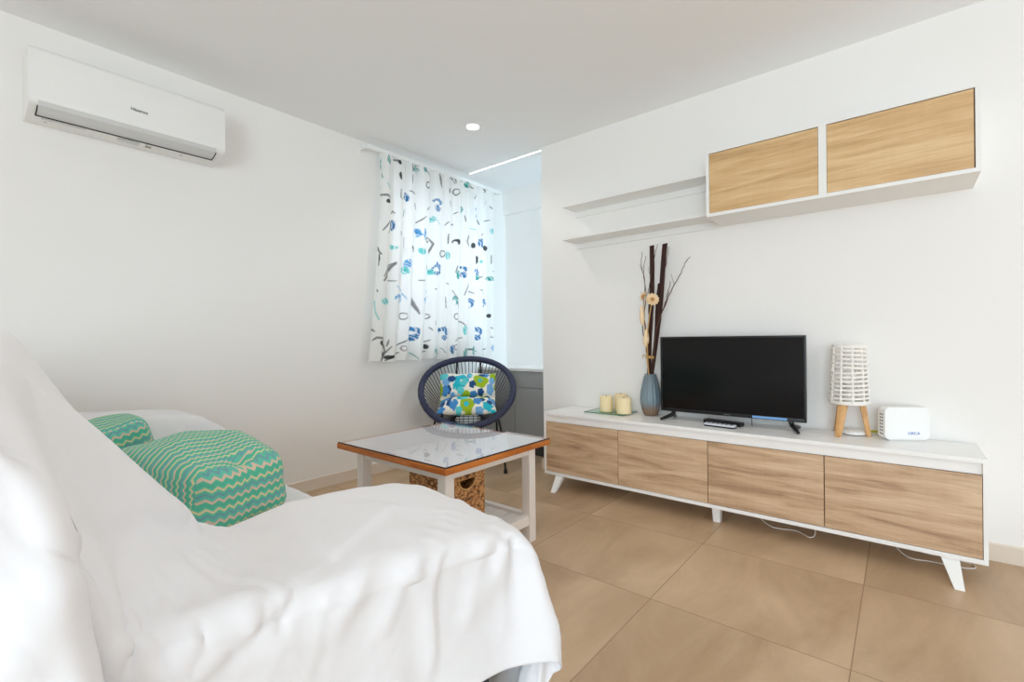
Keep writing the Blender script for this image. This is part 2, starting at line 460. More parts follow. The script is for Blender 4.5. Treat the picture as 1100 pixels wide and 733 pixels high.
# ================================================================== AIR CONDITIONER
AX0, AX1 = .238, .998
t = thing('air_conditioner', 'long white split air conditioner high on the left wall', 'air conditioner', ((AX0+AX1)/2, YL, 2.0))
prof = [(YL, 2.285), (2.885, 2.282), (2.866, 2.278), (2.857, 2.266), (2.853, 2.20), (2.850, 2.10), (2.850, 2.060), (2.854, 2.043), (2.866, 2.030), (2.90, 2.017), (2.99, 2.004), (YL, 2.004)]
obj('body', prism(bmesh.new(), prof, 0, AX0, AX1, bev=.010), M['plastic'], t, smooth=True)
lv = [(2.8505, 2.0455), (2.8615, 2.0275), (2.898, 2.0125), (2.932, 2.0065), (2.934, 2.0115), (2.90, 2.019), (2.87, 2.033), (2.858, 2.047)]
obj('louver_flap', prism(bmesh.new(), lv, 0, AX0+.032, AX1-.045, bev=.001), M['plasticgrey'], t, smooth=True)
bm = bmesh.new()
box(bm, AX0+.028, AX1-.041, 2.932, 2.939, 2.0035, 2.0125)
for x in (AX0+.0285, AX1-.0435):
    prism(bm, [(2.868, 2.0235), (2.898, 2.0112), (2.936, 2.0045), (2.936, 2.011), (2.90, 2.018), (2.87, 2.031)], 0, x, x+.0026)
obj('outlet_gap', bm, M['gap'], t)
bm = B(AX0+.05, AX0+.20, 2.955, 2.958, 2.0015, 2.006)
obj('seam', bm, M['plasticgrey'], t)
obj('receiver_panel', B(.555, .64, 2.962, 2.985, 1.9985, 2.006, .002), M['plasticgrey'], t)
for a_, b_ in ((.665, 2.948), (.30, 2.985), (.82, 2.975)):
    obj('screw_cover', B(a_, a_+.009, b_, b_+.010, 2.0005, 2.006, .001), M['plasticgrey'], t)
obj('dust_mark', B(.668, .692, 2.975, 2.983, 2.0003, 2.0045, .001), M['dust'], t)
obj('logo', text_bm('Hisense', .02, (.586, 2.8492, 2.119), (1, 0, 0), (0, 0, 1), fit=.066), M['inktext'], t)

# ================================================================== CURTAIN
ELL=[('T',2.148,2.356,0.019,0.032,0),('B',2.312,2.115,0.022,0.034,0),('B',2.631,2.147,0.037,0.026,1),('B',2.627,2.093,0.025,0.028,0),('B',2.183,1.877,0.021,0.041,0),('L',2.409,1.853,0.03,0.036,1),('L',2.471,1.854,0.012,0.043,0),('T',2.408,2.36,0.027,0.03,0),('T',2.49,2.377,0.014,0.022,0),('T',2.959,2.367,0.017,0.033,0),('T',2.906,2.143,0.016,0.035,0),('B',3.08,2.169,0.022,0.025,0),('B',3.079,2.114,0.022,0.031,0),('t',2.576,1.997,0.022,0.025,0),('t',3.291,2.012,0.026,0.024,0),('B',3.144,1.88,0.026,0.042,0),('t',2.181,1.707,0.028,0.017,0),('t',2.453,1.71,0.031,0.025,0),('t',2.733,1.716,0.024,0.032,0),('K',2.252,2.263,0.013,0.026,0),('K',2.832,1.845,0.033,0.026,1),('K',3.219,1.849,0.021,0.026,0),('K',2.246,2.364,0.013,0.017,0),('K',2.13,2.042,0.011,0.016,0),('K',3.207,2.383,0.024,0.021,1),('K',2.362,1.718,0.013,0.024,1),('K',3.032,1.844,0.012,0.025,0),('K',3.089,1.736,0.016,0.028,0),('t',2.103,1.291,0.036,0.028,0),('L',2.222,1.321,0.033,0.036,1),('L',2.313,1.595,0.021,0.034,0),('t',2.285,1.54,0.027,0.027,0),('B',2.361,1.07,0.038,0.038,1),('B',2.358,1.02,0.022,0.028,0),('B',2.674,1.066,0.05,0.045,1),('B',2.682,1.019,0.033,0.021,0),('B',3.082,1.069,0.046,0.046,1),('B',3.079,1.018,0.029,0.026,0),('B',2.615,1.594,0.045,0.044,1),('B',2.602,1.551,0.026,0.018,0),('t',2.546,1.556,0.034,0.021,0),('B',2.91,1.617,0.031,0.03,1),('B',2.913,1.569,0.02,0.028,0),('T',2.842,1.559,0.017,0.036,0),('B',3.073,1.614,0.031,0.037,1),('T',3.093,1.566,0.021,0.024,0),('T',3.257,1.567,0.04,0.02,0),('T',2.805,1.34,0.025,0.038,1),('B',2.988,1.329,0.03,0.042,1),('B',3.18,1.34,0.03,0.038,1),('T',2.307,0.902,0.013,0.049,0),('T',2.593,0.897,0.028,0.036,1),('B',2.762,0.917,0.019,0.04,0),('T',2.903,0.887,0.016,0.039,0),('T',3.016,0.901,0.018,0.043,0),('L',3.27,0.918,0.019,0.032,0),('t',2.454,1.704,0.026,0.018,0),('K',3.089,1.719,0.017,0.032,0),('t',3.144,1.711,0.019,0.014,0),('K',2.057,0.979,0.015,0.018,0),('K',3.237,1.22,0.013,0.02,0),('L',2.477,1.318,0.018,0.023,1),('t',2.906,1.081,0.019,0.041,0),('K',2.132,0.874,0.032,0.015,0),('K',2.505,0.949,0.01,0.018,0)]
STR=[('T',0.006,[(2.094,2.367),(2.076,2.313),(2.089,2.265),(2.102,2.214)]),('t',0.004,[(2.125,2.178),(2.149,2.133)]),('K',0.012,[(2.204,2.38),(2.232,2.374),(2.264,2.366)]),('K',0.01,[(2.37,2.392),(2.37,2.33)]),('K',0.009,[(2.369,2.303),(2.365,2.238)]),('K',0.005,[(2.486,2.392),(2.544,2.337)]),('K',0.016,[(2.651,2.383),(2.661,2.332),(2.672,2.273)]),('K',0.006,[(2.763,2.377),(2.795,2.398),(2.83,2.348)]),('K',0.006,[(2.831,2.401),(2.841,2.358)]),('K',0.01,[(2.762,2.29),(2.761,2.253)]),('K',0.006,[(3.017,2.388),(3.04,2.357)]),('K',0.009,[(3.085,2.391),(3.075,2.327),(3.05,2.266)]),('K',0.006,[(3.232,2.307),(3.232,2.261)]),('K',0.012,[(2.064,2.065),(2.091,2.087),(2.124,2.087),(2.162,2.064)]),('K',0.008,[(2.17,1.959),(2.192,1.983),(2.212,1.973)]),('K',0.006,[(2.142,1.896),(2.094,1.822)]),('K',0.005,[(2.165,1.866),(2.127,1.802)]),('K',0.006,[(2.402,1.924),(2.491,1.999)]),('K',0.006,[(2.702,1.967),(2.754,2.005)]),('K',0.006,[(2.505,2.051),(2.553,2.098)]),('K',0.012,[(2.744,1.899),(2.738,1.818)]),('K',0.007,[(2.563,1.838),(2.579,1.79),(2.548,1.696)]),('K',0.016,[(2.04,1.712),(2.053,1.677),(2.076,1.641)]),('K',0.005,[(2.065,1.639),(2.065,1.594)]),('K',0.007,[(2.962,1.92),(2.948,1.866),(2.963,1.814)]),('K',0.008,[(3.139,1.951),(3.18,1.982)]),('K',0.006,[(2.25,2.159),(2.247,2.097),(2.271,2.089)]),('K',0.008,[(2.338,2.168),(2.39,2.159)]),('K',0.005,[(2.389,2.081),(2.403,2.036)]),('K',0.006,[(2.058,2.139),(2.078,2.129)]),('K',0.005,[(2.765,2.183),(2.77,2.131)]),('K',0.006,[(2.937,2.093),(2.945,2.041)]),('K',0.005,[(2.808,2.081),(2.848,2.104)]),('K',0.006,[(2.78,1.999),(2.803,1.988)]),('K',0.005,[(3.202,2.096),(3.265,2.115)]),('t',0.004,[(2.601,1.995),(2.651,1.96)]),('t',0.004,[(3.011,1.998),(3.099,1.966)]),('T',0.004,[(2.292,2.013),(2.284,1.958)]),('K',0.006,[(3.267,2.243),(3.288,2.219)]),('K',0.005,[(3.111,2.092),(3.126,2.047)]),('K',0.004,[(2.289,1.8),(2.287,1.669)]),('K',0.005,[(2.246,1.834),(2.249,1.805)]),('K',0.022,[(2.196,1.582),(2.141,1.527),(2.084,1.445)]),('K',0.006,[(2.202,1.594),(2.12,1.549),(2.084,1.474)]),('K',0.012,[(1.987,1.326),(1.975,1.245),(1.988,1.167)]),('K',0.012,[(1.961,1.101),(2.011,1.067)]),('K',0.012,[(1.996,1.001),(2.023,1.021),(2.064,1.017),(2.084,0.967)]),('K',0.012,[(2.168,0.888),(2.104,0.849)]),('K',0.007,[(2.092,0.991),(2.105,0.92),(2.062,0.85)]),('K',0.006,[(2.148,0.955),(2.098,0.896),(2.079,0.847)]),('K',0.006,[(2.134,1.002),(2.119,0.955)]),('K',0.004,[(2.049,0.921),(2.073,0.862)]),('t',0.005,[(2.02,1.288),(2.023,1.212),(2.041,1.152)]),('L',0.004,[(2.197,1.413),(2.255,1.387),(2.288,1.322)]),('K',0.016,[(2.365,1.358),(2.377,1.289),(2.401,1.209)]),('K',0.01,[(2.702,1.363),(2.707,1.27)]),('K',0.007,[(2.956,1.443),(3.024,1.412)]),('K',0.007,[(3.119,1.455),(3.19,1.427)]),('K',0.005,[(2.065,1.636),(2.057,1.553)]),('K',0.005,[(2.14,1.45),(2.197,1.451)]),('K',0.006,[(2.19,0.896),(2.227,0.905)]),('K',0.006,[(2.213,0.96),(2.281,1.002)]),('K',0.006,[(2.419,0.906),(2.46,0.914)]),('K',0.006,[(2.468,0.898),(2.501,0.908)]),('T',0.004,[(2.637,0.933),(2.704,0.892)]),('T',0.004,[(2.933,0.928),(3.073,0.896)]),('K',0.01,[(2.943,0.914),(3.022,0.915)]),('K',0.005,[(2.833,1.328),(2.846,1.273)]),('K',0.005,[(2.91,1.388),(2.957,1.503)]),('K',0.006,[(2.8,0.992),(2.876,1.019)]),('K',0.005,[(2.779,1.42),(2.847,1.342)]),('K',0.006,[(2.85,1.177),(2.916,1.123)]),('K',0.005,[(3.246,1.114),(3.268,1.1)]),('K',0.005,[(3.245,1.025),(3.278,1.018)]),('K',0.006,[(3.167,0.909),(3.2,0.915)]),('K',0.005,[(3.276,1.635),(3.31,1.642)]),('K',0.006,[(3.267,1.783),(3.266,1.708)]),('K',0.005,[(3.312,1.819),(3.295,1.742)]),('K',0.008,[(2.816,1.58),(2.838,1.637)]),('K',0.006,[(3.104,1.559),(3.146,1.578)]),('K',0.005,[(2.507,1.606),(2.501,1.573)]),('K',0.005,[(2.411,1.474),(2.467,1.476)]),('K',0.004,[(2.041,1.377),(2.044,1.359)]),('t',0.004,[(2.086,1.085),(2.092,1.026)]),('K',0.005,[(2.528,1.104),(2.545,1.078)]),('K',0.005,[(2.477,0.975),(2.527,1.0)]),('K',0.005,[(2.571,1.156),(2.588,1.118)]),('L',0.004,[(2.483,1.404),(2.532,1.35)]),('T',0.004,[(2.34,0.902),(2.379,0.85)]),('K',0.004,[(2.575,1.418),(2.601,1.422)]),('K',0.004,[(2.716,1.482),(2.734,1.47)]),('K',0.009,[(2.549,2.266),(2.546,2.252),(2.536,2.241),(2.523,2.235),(2.51,2.235),(2.501,2.242),(2.498,2.253),(2.502,2.266),(2.511,2.278),(2.524,2.284),(2.537,2.284),(2.546,2.277)]),('K',0.009,[(2.867,2.285),(2.863,2.27),(2.852,2.258),(2.838,2.251),(2.823,2.251),(2.813,2.259),(2.809,2.271),(2.813,2.285),(2.824,2.297),(2.838,2.304),(2.853,2.304),(2.863,2.297)]),('K',0.009,[(2.524,1.813),(2.521,1.803),(2.514,1.795),(2.504,1.791),(2.495,1.792),(2.488,1.798),(2.486,1.807),(2.488,1.817),(2.495,1.824),(2.505,1.828),(2.514,1.827),(2.521,1.822)]),('K',0.009,[(2.7,1.727),(2.696,1.714),(2.686,1.703),(2.672,1.698),(2.659,1.7),(2.649,1.708),(2.646,1.72),(2.649,1.733),(2.659,1.744),(2.673,1.749),(2.687,1.748),(2.696,1.74)]),('K',0.006,[(2.289,1.186),(2.286,1.174),(2.277,1.165),(2.265,1.161),(2.253,1.164),(2.244,1.173),(2.241,1.185),(2.244,1.197),(2.253,1.206),(2.265,1.21),(2.277,1.207),(2.286,1.198)]),('K',0.006,[(2.536,1.194),(2.533,1.185),(2.526,1.177),(2.516,1.174),(2.506,1.177),(2.499,1.184),(2.496,1.193),(2.499,1.203),(2.506,1.21),(2.516,1.213),(2.526,1.211),(2.534,1.204)]),('K',0.006,[(2.843,1.202),(2.84,1.189),(2.83,1.18),(2.816,1.176),(2.803,1.179),(2.793,1.188),(2.79,1.2),(2.793,1.212),(2.803,1.222),(2.817,1.226),(2.83,1.223),(2.84,1.214)]),('R',0.006,[(2.275,0.938),(2.273,0.929),(2.266,0.922),(2.257,0.92),(2.248,0.922),(2.242,0.929),(2.239,0.938),(2.242,0.948),(2.248,0.954),(2.257,0.956),(2.266,0.954),(2.273,0.947)]),('R',0.006,[(2.833,0.936),(2.829,0.926),(2.821,0.918),(2.809,0.915),(2.797,0.918),(2.788,0.926),(2.785,0.937),(2.788,0.948),(2.797,0.956),(2.809,0.959),(2.821,0.956),(2.83,0.948)])]

PAL = {'K': (40, 42, 46), 'B': (14, 108, 164), 'L': (76, 158, 212), 'T': (36, 152, 146), 't': (112, 208, 206), 'R': (140, 110, 116)}
def make_curtain():
    NU, NV = 430, 340
    Z0, Z1 = .845, 2.392
    u = np.linspace(0, 1, NU+1); v = np.linspace(0, 1, NV+1)
    U, V = np.meshgrid(u, v)                     # V 0 bottom, 1 top
    XL = 1.945 + (2.07-1.945)*np.clip(V*1.35, 0, 1)**.8; XR = 3.285 + .048*V
    Z = Z0 + (Z1-Z0)*V + .006*np.sin(U*31)*(1-V)
    X = XL + (XR-XL)*U
    ph = U*2*PI*11 + 1.2*np.sin(U*9) + .5*np.sin(U*23+1)
    amp = (.026 + .016*(1-V))*(.75+.3*np.sin(U*17+2))
    amp = amp*np.clip(U*9+.25, 0, 1)
    Y = 2.968 + amp*np.sin(ph) + .008*np.sin(ph*2.1+V*2)
    X = X + .012*np.cos(ph)*(1.2-V*.5)
    img = np.empty(U.shape+(3,), np.float32); img[:] = lin((246, 246, 244))[:3]
    # motif coordinates are metres on the hanging cloth (x along the wall, z height)
    def put(mask, c, a=1.0):
        m = (mask*a)[..., None]; col = np.array(lin(PAL[c])[:3], np.float32)
        img[:] = img*(1-m) + col*m
    rng = np.random.default_rng(4)
    wob = .25*np.sin(X*90+Z*40)+.2*np.sin(Z*120-X*50)
    for (c, w, pts) in STR:
        w = w*.62
        xs = [p[0] for p in pts]; zs = [p[1] for p in pts]
        sel = (X > min(xs)-.05) & (X < max(xs)+.05) & (Z > min(zs)-.05) & (Z < max(zs)+.05)
        d = np.full(X.shape, 9.0)
        px = X[sel]; pz = Z[sel]; dd = np.full(px.shape, 9.0)
        n = len(pts)-1
        for i in range(n):
            ax, az = pts[i]; bx, bz = pts[i+1]; L2 = (bx-ax)**2+(bz-az)**2+1e-9
            tt = np.clip(((px-ax)*(bx-ax)+(pz-az)*(bz-az))/L2, 0, 1)
            q = np.hypot(px-ax-tt*(bx-ax), pz-az-tt*(bz-az))
            tp = (i+tt)/n
            q = q/(w*.75*(.35+.65*np.sin(PI*np.clip(tp*.9+.05, 0, 1)))+.0022)
            dd = np.minimum(dd, q)
        d[sel] = dd*(1+.35*wob[sel])
        put(np.clip((1.25-d)/.5, 0, 1), c, .74)
    for (c, cx, cz, rx, rz, cr) in ELL:
        q = np.hypot((X-cx)/(rx+.004), (Z-cz)/rz)*(1+.34*wob)
        m = np.clip((1.06-q)/.12, 0, 1)
        if cr:
            q2 = np.hypot((X-cx+rx*.35)/(rx*.75+.003), (Z-cz+rz*.45)/(rz*.75))
            m = m*np.clip((q2-.75)/.15, 0, 1)
        if c != 'K':                          # dry-brush gaps
            m = m*np.clip((np.sin((X*.8+Z*.6)*230+cx*60+2.5*np.sin(Z*70+cz*9))+.95)/.45, .12, 1)
        put(m, c, .95)
        q3 = np.hypot((X-cx-rx*.2)/(rx*.45+.001), (Z-cz-rz*.2)/(rz*.5))*(1+.3*wob)
        if c != 'K': put(np.clip((1-q3)/.4, 0, 1)*m, {'B': 'L', 'L': 'B', 'T': 't', 't': 'T'}.get(c, c), .45)
    vs = np.stack([X, Y, Z], -1).reshape(-1, 3)
    idx = np.arange((NU+1)*(NV+1)).reshape(NV+1, NU+1)
    F = np.stack([idx[:-1, :-1], idx[:-1, 1:], idx[1:, 1:], idx[1:, :-1]], -1).reshape(-1, 4)
    o0 = Vector(((2.0+3.3)/2, 2.968, Z0))
    me = bpy.data.meshes.new('curtain_panel')
    me.from_pydata((vs-np.array(o0)).tolist(), [], F.tolist())
    at = me.color_attributes.new('print', 'FLOAT_COLOR', 'POINT')
    at.data.foreach_set('color', np.concatenate([img.reshape(-1, 3), np.ones((len(vs), 1), np.float32)], 1).ravel())
    me.polygons.foreach_set('use_smooth', [True]*len(me.polygons))
    me.materials.append(attr_mat('printed_curtain_cotton', 'print', .9, translucent=.34, sheen=.05))
    o = bpy.data.objects.new('curtain', me); COL.objects.link(o); o.location = o0
    return o
tag(make_curtain(), 'white window curtain printed with blue, teal and grey brush flowers', 'curtain')
t = thing('curtain_rail', 'white curtain rail with end brackets above the printed curtain', 'curtain rail', (2.685, 2.968, 2.40))
bm = bmesh.new(); box(bm, 1.962, 3.41, 2.958, 2.980, 2.393, 2.418, .003)
obj('rail', bm, M['plastic'], t, smooth=True)
for x in (1.972, 3.40):
    bm = bmesh.new(); box(bm, x-.012, x+.012, 2.978, YL, 2.398, 2.413, .002); box(bm, x-.016, x+.016, YL-.006, YL, 2.375, 2.435, .002)
    obj('bracket', bm, M['plastic'], t, smooth=True)
for x in (1.966, 3.406):
    obj('end_cap', B(x-.006, x+.006, 2.954, 2.984, 2.389, 2.422, .003), M['plastic'], t, smooth=True)

# ================================================================== KITCHEN UNIT
KX, KY0, KY1 = 3.20, .9, 3.045
t = thing('kitchen_base_cabinet', 'grey fronted kitchen base cabinet behind the end of the television wall', 'kitchen cabinet', (KX, 2.4, 0))
obj('carcass', B(KX+.02, XF-.001, KY0, KY1, .09, .722), M['kgrey'], t)
obj('plinth', B(KX+.04, XF-.001, KY0, KY1, 0, .09), M['kdark'], t)
ys = [KY0, 1.50, 2.06, 2.625, KY1]
for a, b in zip(ys, ys[1:]):
    obj('drawer_front', B(KX, KX+.018, a+.0015, b-.0015, .582, .72, .0015), M['kgrey'], t)
    obj('door', B(KX, KX+.018, a+.0015, b-.0015, .095, .578, .0015), M['kgrey'], t)
w = obj('kitchen_worktop', B(KX-.012, XFR-.001, KY0, YL-.001, .7225, .7475, .003), M['white'], loc=(KX, 2.4, .7225))
tag(w, 'thin white worktop on the grey kitchen base cabinet', 'worktop')

# ================================================================== WALL SHELVES AND WALL CABINET
UY0, UY1, UZ0, UZ1 = -.2495, .8184, 1.651, 2.004
t = thing('wall_cabinet', 'white wall cabinet with two pale oak doors high on the right wall', 'wall cabinet', (XW, (UY0+UY1)/2, UZ0))
bm = bmesh.new()
box(bm, XU, XW, UY0, UY1, UZ0, UZ0+.0175, .001); box(bm, XU, XW, UY0, UY1, UZ1-.012, UZ1, .001)
box(bm, XU, XW, UY1-.0165, UY1, UZ0+.0175, UZ1-.012, .001); box(bm, XU, XW, UY0, UY0+.0165, UZ0+.0175, UZ1-.012, .001)
box(bm, XU, XW, .2685, .3015, UZ0+.0175, UZ1-.012, .001); box(bm, XW-.006, XW, UY0+.0165, UY1-.0165, UZ0+.0175, UZ1-.012)
obj('carcass', bm, M['whitematt'], t)
obj('door', B(XU+.0005, XU+.0185, .3030, .8005, UZ0+.0185, UZ1-.0165, .0008), M['oak5'], t, loc=(XU, .55, UZ0))
obj('door', B(XU+.0005, XU+.0185, -.2290, .2670, UZ0+.0185, UZ1-.0165, .0008), M['oak6'], t, loc=(XU, .0, UZ0))
for zu, lab in ((1.915, 'upper of the two long white wall shelves left of the oak wall cabinet'), (1.686, 'lower of the two long white wall shelves left of the oak wall cabinet')):
    t = thing('wall_shelf', lab, 'shelf', (XW, 1.32, zu), 'white shelves beside the wall cabinet')
    obj('board', B(2.770, XW, UY1+.001, 1.826, zu, zu+.018, .0012), M['whitematt'], t)
    obj('back_rail', B(XW-.014, XW, UY1+.001, 1.822, zu-.040, zu, .001), M['whitematt'], t)

# ================================================================== TELEVISION CABINET
CY0, CY1, CZ0, CZ1 = -.2536, 1.8684, .0914, .5063
t = thing('tv_cabinet', 'long low white media cabinet with four oak drop fronts along the right wall', 'tv cabinet', (XC+.18, .81, 0))
bm = bmesh.new()
box(bm, XC, XW-.012, CY0, CY1, CZ1-.018, CZ1, .0015)
box(bm, XC, XW-.012, CY0, CY1, CZ0, CZ0+.019, .0015)
box(bm, XC, XW-.012, CY0, CY0+.0145, CZ0+.019, CZ1-.018, .001); box(bm, XC, XW-.012, CY1-.0145, CY1, CZ0+.019, CZ1-.018, .001)
box(bm, XC+.016, XW-.012, CY0+.0145, CY1-.0145, .4425, CZ1-.018)
box(bm, XW-.02, XW-.012, CY0+.0145, CY1-.0145, CZ0+.019, .4425)
obj('carcass', bm, M['white'], t)
ds = [CY0+.0145, .2825, .8025, 1.3245, CY1-.0145]
for i in range(1, 4): obj('partition', B(XC+.03, XW-.02, ds[i]-.008, ds[i]+.008, CZ0+.019, .4425), M['gap'], t)
for i in range(4):
    obj('door', B(XC+.002, XC+.020, ds[i]+.0018, ds[i+1]-.0018, CZ0+.0215, .4405, .001), M['oak%d' % (i+1)], t, loc=(XC, (ds[i]+ds[i+1])/2, .12))
for (ty0, ty1, by0, by1) in ((-.171, -.113, -.181, -.150), (1.728, 1.785, 1.738, 1.768)):
    for fr in (1, 0):
        tx0, tx1 = (XC+.012, XC+.05) if fr else (XW-.06, XW-.025)
        bx0, bx1 = (2.512, 2.54) if fr else (XW-.05, XW-.025)
        bm = hexa(bmesh.new(), [(bx0, by0, 0), (bx1, by0, 0), (bx1, by1, 0), (bx0, by1, 0)], [(tx0, ty0, CZ0), (tx1, ty0, CZ0), (tx1, ty1, CZ0), (tx0, ty1, CZ0)], .002)
        obj('leg', bm, M['white'], t)
obj('leg', hexa(bmesh.new(), [(2.650, .760, 0), (2.685, .760, 0), (2.685, .795, 0), (2.650, .795, 0)], [(2.640, .755, CZ0), (2.69, .755, CZ0), (2.69, .80, CZ0), (2.640, .80, CZ0)], .002), M['white'], t)
for pts, lab in (([(2.86, .62, .086), (2.80, .60, .03), (2.749, .527, .004), (2.768, .425, .004), (2.719, .358, .004), (2.76, .340, .02), (2.844, .366, .086)], 'thin white cable looping under the middle of the media cabinet'),
            ([(2.84, .06, .086), (2.813, .038, .03), (2.743, -.012, .004), (2.748, -.09, .004), (2.754, -.179, .004), (2.775, -.225, .004), (2.806, -.232, .004), (2.83, -.215, .004), (2.83, -.14, .01), (2.816, -.044, .02), (2.85, .03, .086)], 'thin white cable loop hanging near the right end leg of the media cabinet')):
    o = obj('cable', T(smooth_path(pts, 8), .0028, 8), M['cable'], loc=(pts[2][0], pts[2][1], 0), smooth='all')
    tag(o, lab, 'cable', 'white cables under the media cabinet')
ZT = CZ1

# ---------------------------------------------------------------- television
TX, TY0, TY1, TZ0, TZ1 = 2.780, .376, 1.133, .556, 1.002
t = thing('television', 'black flat screen television standing on the white media cabinet', 'television', (TX+.02, .755, ZT))
bm = bmesh.new()
for (a, b, c_, d) in ((TY0, TY0+.011, TZ0, TZ1), (TY1-.011, TY1, TZ0, TZ1)): box(bm, TX, TX+.03, a, b, c_, d, .002)
box(bm, TX, TX+.03, TY0+.011, TY1-.011, TZ1-.011, TZ1, .002); box(bm, TX, TX+.03, TY0+.011, TY1-.011, TZ0, TZ0+.019, .002)
obj('bezel', bm, M['dark'], t, smooth=True)
obj('screen', B(TX+.004, TX+.012, TY0+.010, TY1-.010, TZ0+.018, TZ1-.010), M['screen'], t)
bm = B(TX+.012, TX+.034, TY0+.01, TY1-.01, TZ0+.01, TZ1-.01, .004)
box(bm, TX+.034, TX+.075, TY0+.10, TY1-.10, TZ0+.015, TZ0+.25, .012)
obj('back_cover', bm, M['dark'], t, smooth=True)
for yc, s in ((TY0+.075, -1), (TY1-.075, 1)):
    bm = bmesh.new()
    tube(bm, [(TX+.022, yc, TZ0+.012), (TX+.022, yc+s*.006, TZ0-.012), (TX+.018, yc+s*.012, TZ0-.022)], [.013, .012, .010], 10)
    tube(bm, [(TX+.020, yc+s*.008, TZ0-.020), (TX-.035, yc+s*.036, ZT+.014), (TX-.065, yc+s*.048, ZT+.0085)], [.012, .010, .008], 10)
    tube(bm, [(TX+.020, yc+s*.008, TZ0-.020), (TX+.075, yc+s*.020, ZT+.014), (TX+.110, yc+s*.028, ZT+.0085)], [.012, .010, .008], 10)
    obj('stand_foot', bm, M['dark'], t, smooth=True)
obj('logo', B(TX-.0008, TX+.001, .735, .772, TZ0+.006, TZ0+.011), M['inktext'], t)
obj('sticker', B(TX-.0008, TX+.001, .462, .626, TZ0+.0035, TZ0+.0165), M['blue_film'], t, label='pale blue film strip')
obj('power_wire', T([(TX+.02, .632, TZ0), (TX+.018, .633, TZ0-.02), (TX+.03, .634, ZT+.003)], .002, 6), M['dark'], t)

def remote(name, label, a, b, w, h, m, mb, rows):
    A = Vector((a[0], a[1], ZT)); Bv = Vector((b[0], b[1], ZT)); d = (Bv-A); L = d.length; d.normalize(); n = Vector((-d.y, d.x, 0))
    t = thing(name, label, 'remote control', tuple((A+Bv)/2), 'remote controls in front of the television')
    mid = (A+Bv)/2
    bm = B(-L/2, L/2, -w/2, w/2, 0, h if m is M['dark'] else .007, .005 if m is M['dark'] else .002, 3)
    R = Matrix((d, n, Vector((0, 0, 1)))).transposed()
    for v in bm.verts: v.co = mid + R @ v.co
    obj('body', bm, M['dark'], t, smooth=True)
    if m is not M['dark']:
        bm = B(-L/2+.001, L/2-.001, -w/2+.001, w/2-.001, .0065, h, .005, 3)
        for v in bm.verts: v.co = mid + R @ v.co
        obj('face_plate', bm, m, t, smooth=True)
    bm = bmesh.new()
    for i in range(rows):
        for j in (-1, 0, 1):
            x = -L/2+.02+(L-.04)*i/(rows-1); y = j*w*.27
            box(bm, x-.004, x+.004, y-.003, y+.003, h-.001, h+.0018, .001, 1)
    for v in bm.verts: v.co = mid + R @ v.co
    o = obj('buttons', bm, mb, t)
remote('remote_control', 'black television remote control lying behind the silver one', (2.805, .880), (2.765, .672), .046, .023, M['dark'], M['button'], 9)
remote('remote_control', 'silver and black remote control lying in front of the black one', (2.705, .848), (2.690, .688), .044, .018, M['silver'], M['button'], 6)

# ---------------------------------------------------------------- glass plate with candles
g = bmesh.new(); box(g, 2.715, 2.925, 1.352, 1.632, ZT+.002, ZT+.007, 0)
for f in g.faces: f.material_index = 0 if abs(f.normal.z) > .5 else 1
t = thing('glass_tray', 'square clear glass tray under the candles on the media cabinet', 'tray', (2.82, 1.49, ZT))
obj('glass_sheet', g, [M['plateglass'], M['greenedge']], t)
for x in (2.735, 2.905):
    for y in (1.37, 1.612): obj('rubber_foot', lathe(bmesh.new(), [(.006, 0), (.006, .002)], (x, y, ZT), 12), M['plasticgrey'], t)
for (x, y, r, h, lab) in ((2.800, 1.512, .043, .102, 'leftmost of the ivory pillar candles on the glass tray'),
                     (2.876, 1.445, .042, .112, 'ivory pillar candle standing behind the other two on the glass tray'),
                     (2.785, 1.379, .047, .103, 'rightmost ivory pillar candle on the glass tray, nearest the vase')):
    t = thing('pillar_candle', lab, 'candle', (x, y, ZT+.007), 'ivory candles on the glass tray')
    obj('wax', lathe(bmesh.new(), [(r-.003, 0), (r, .003), (r, h-.003), (r-.002, h), (r-.009, h-.001), (r*.45, h-.004), (.002, h-.005)], (x, y, ZT+.007), 28), M['candle'], t, smooth=True)
    obj('wick', T([(x, y, ZT+.007+h-.006), (x+.0006, y, ZT+.007+h+.004), (x+.002, y+.001, ZT+.007+h+.009)], .0012, 6), M['wick'], t)

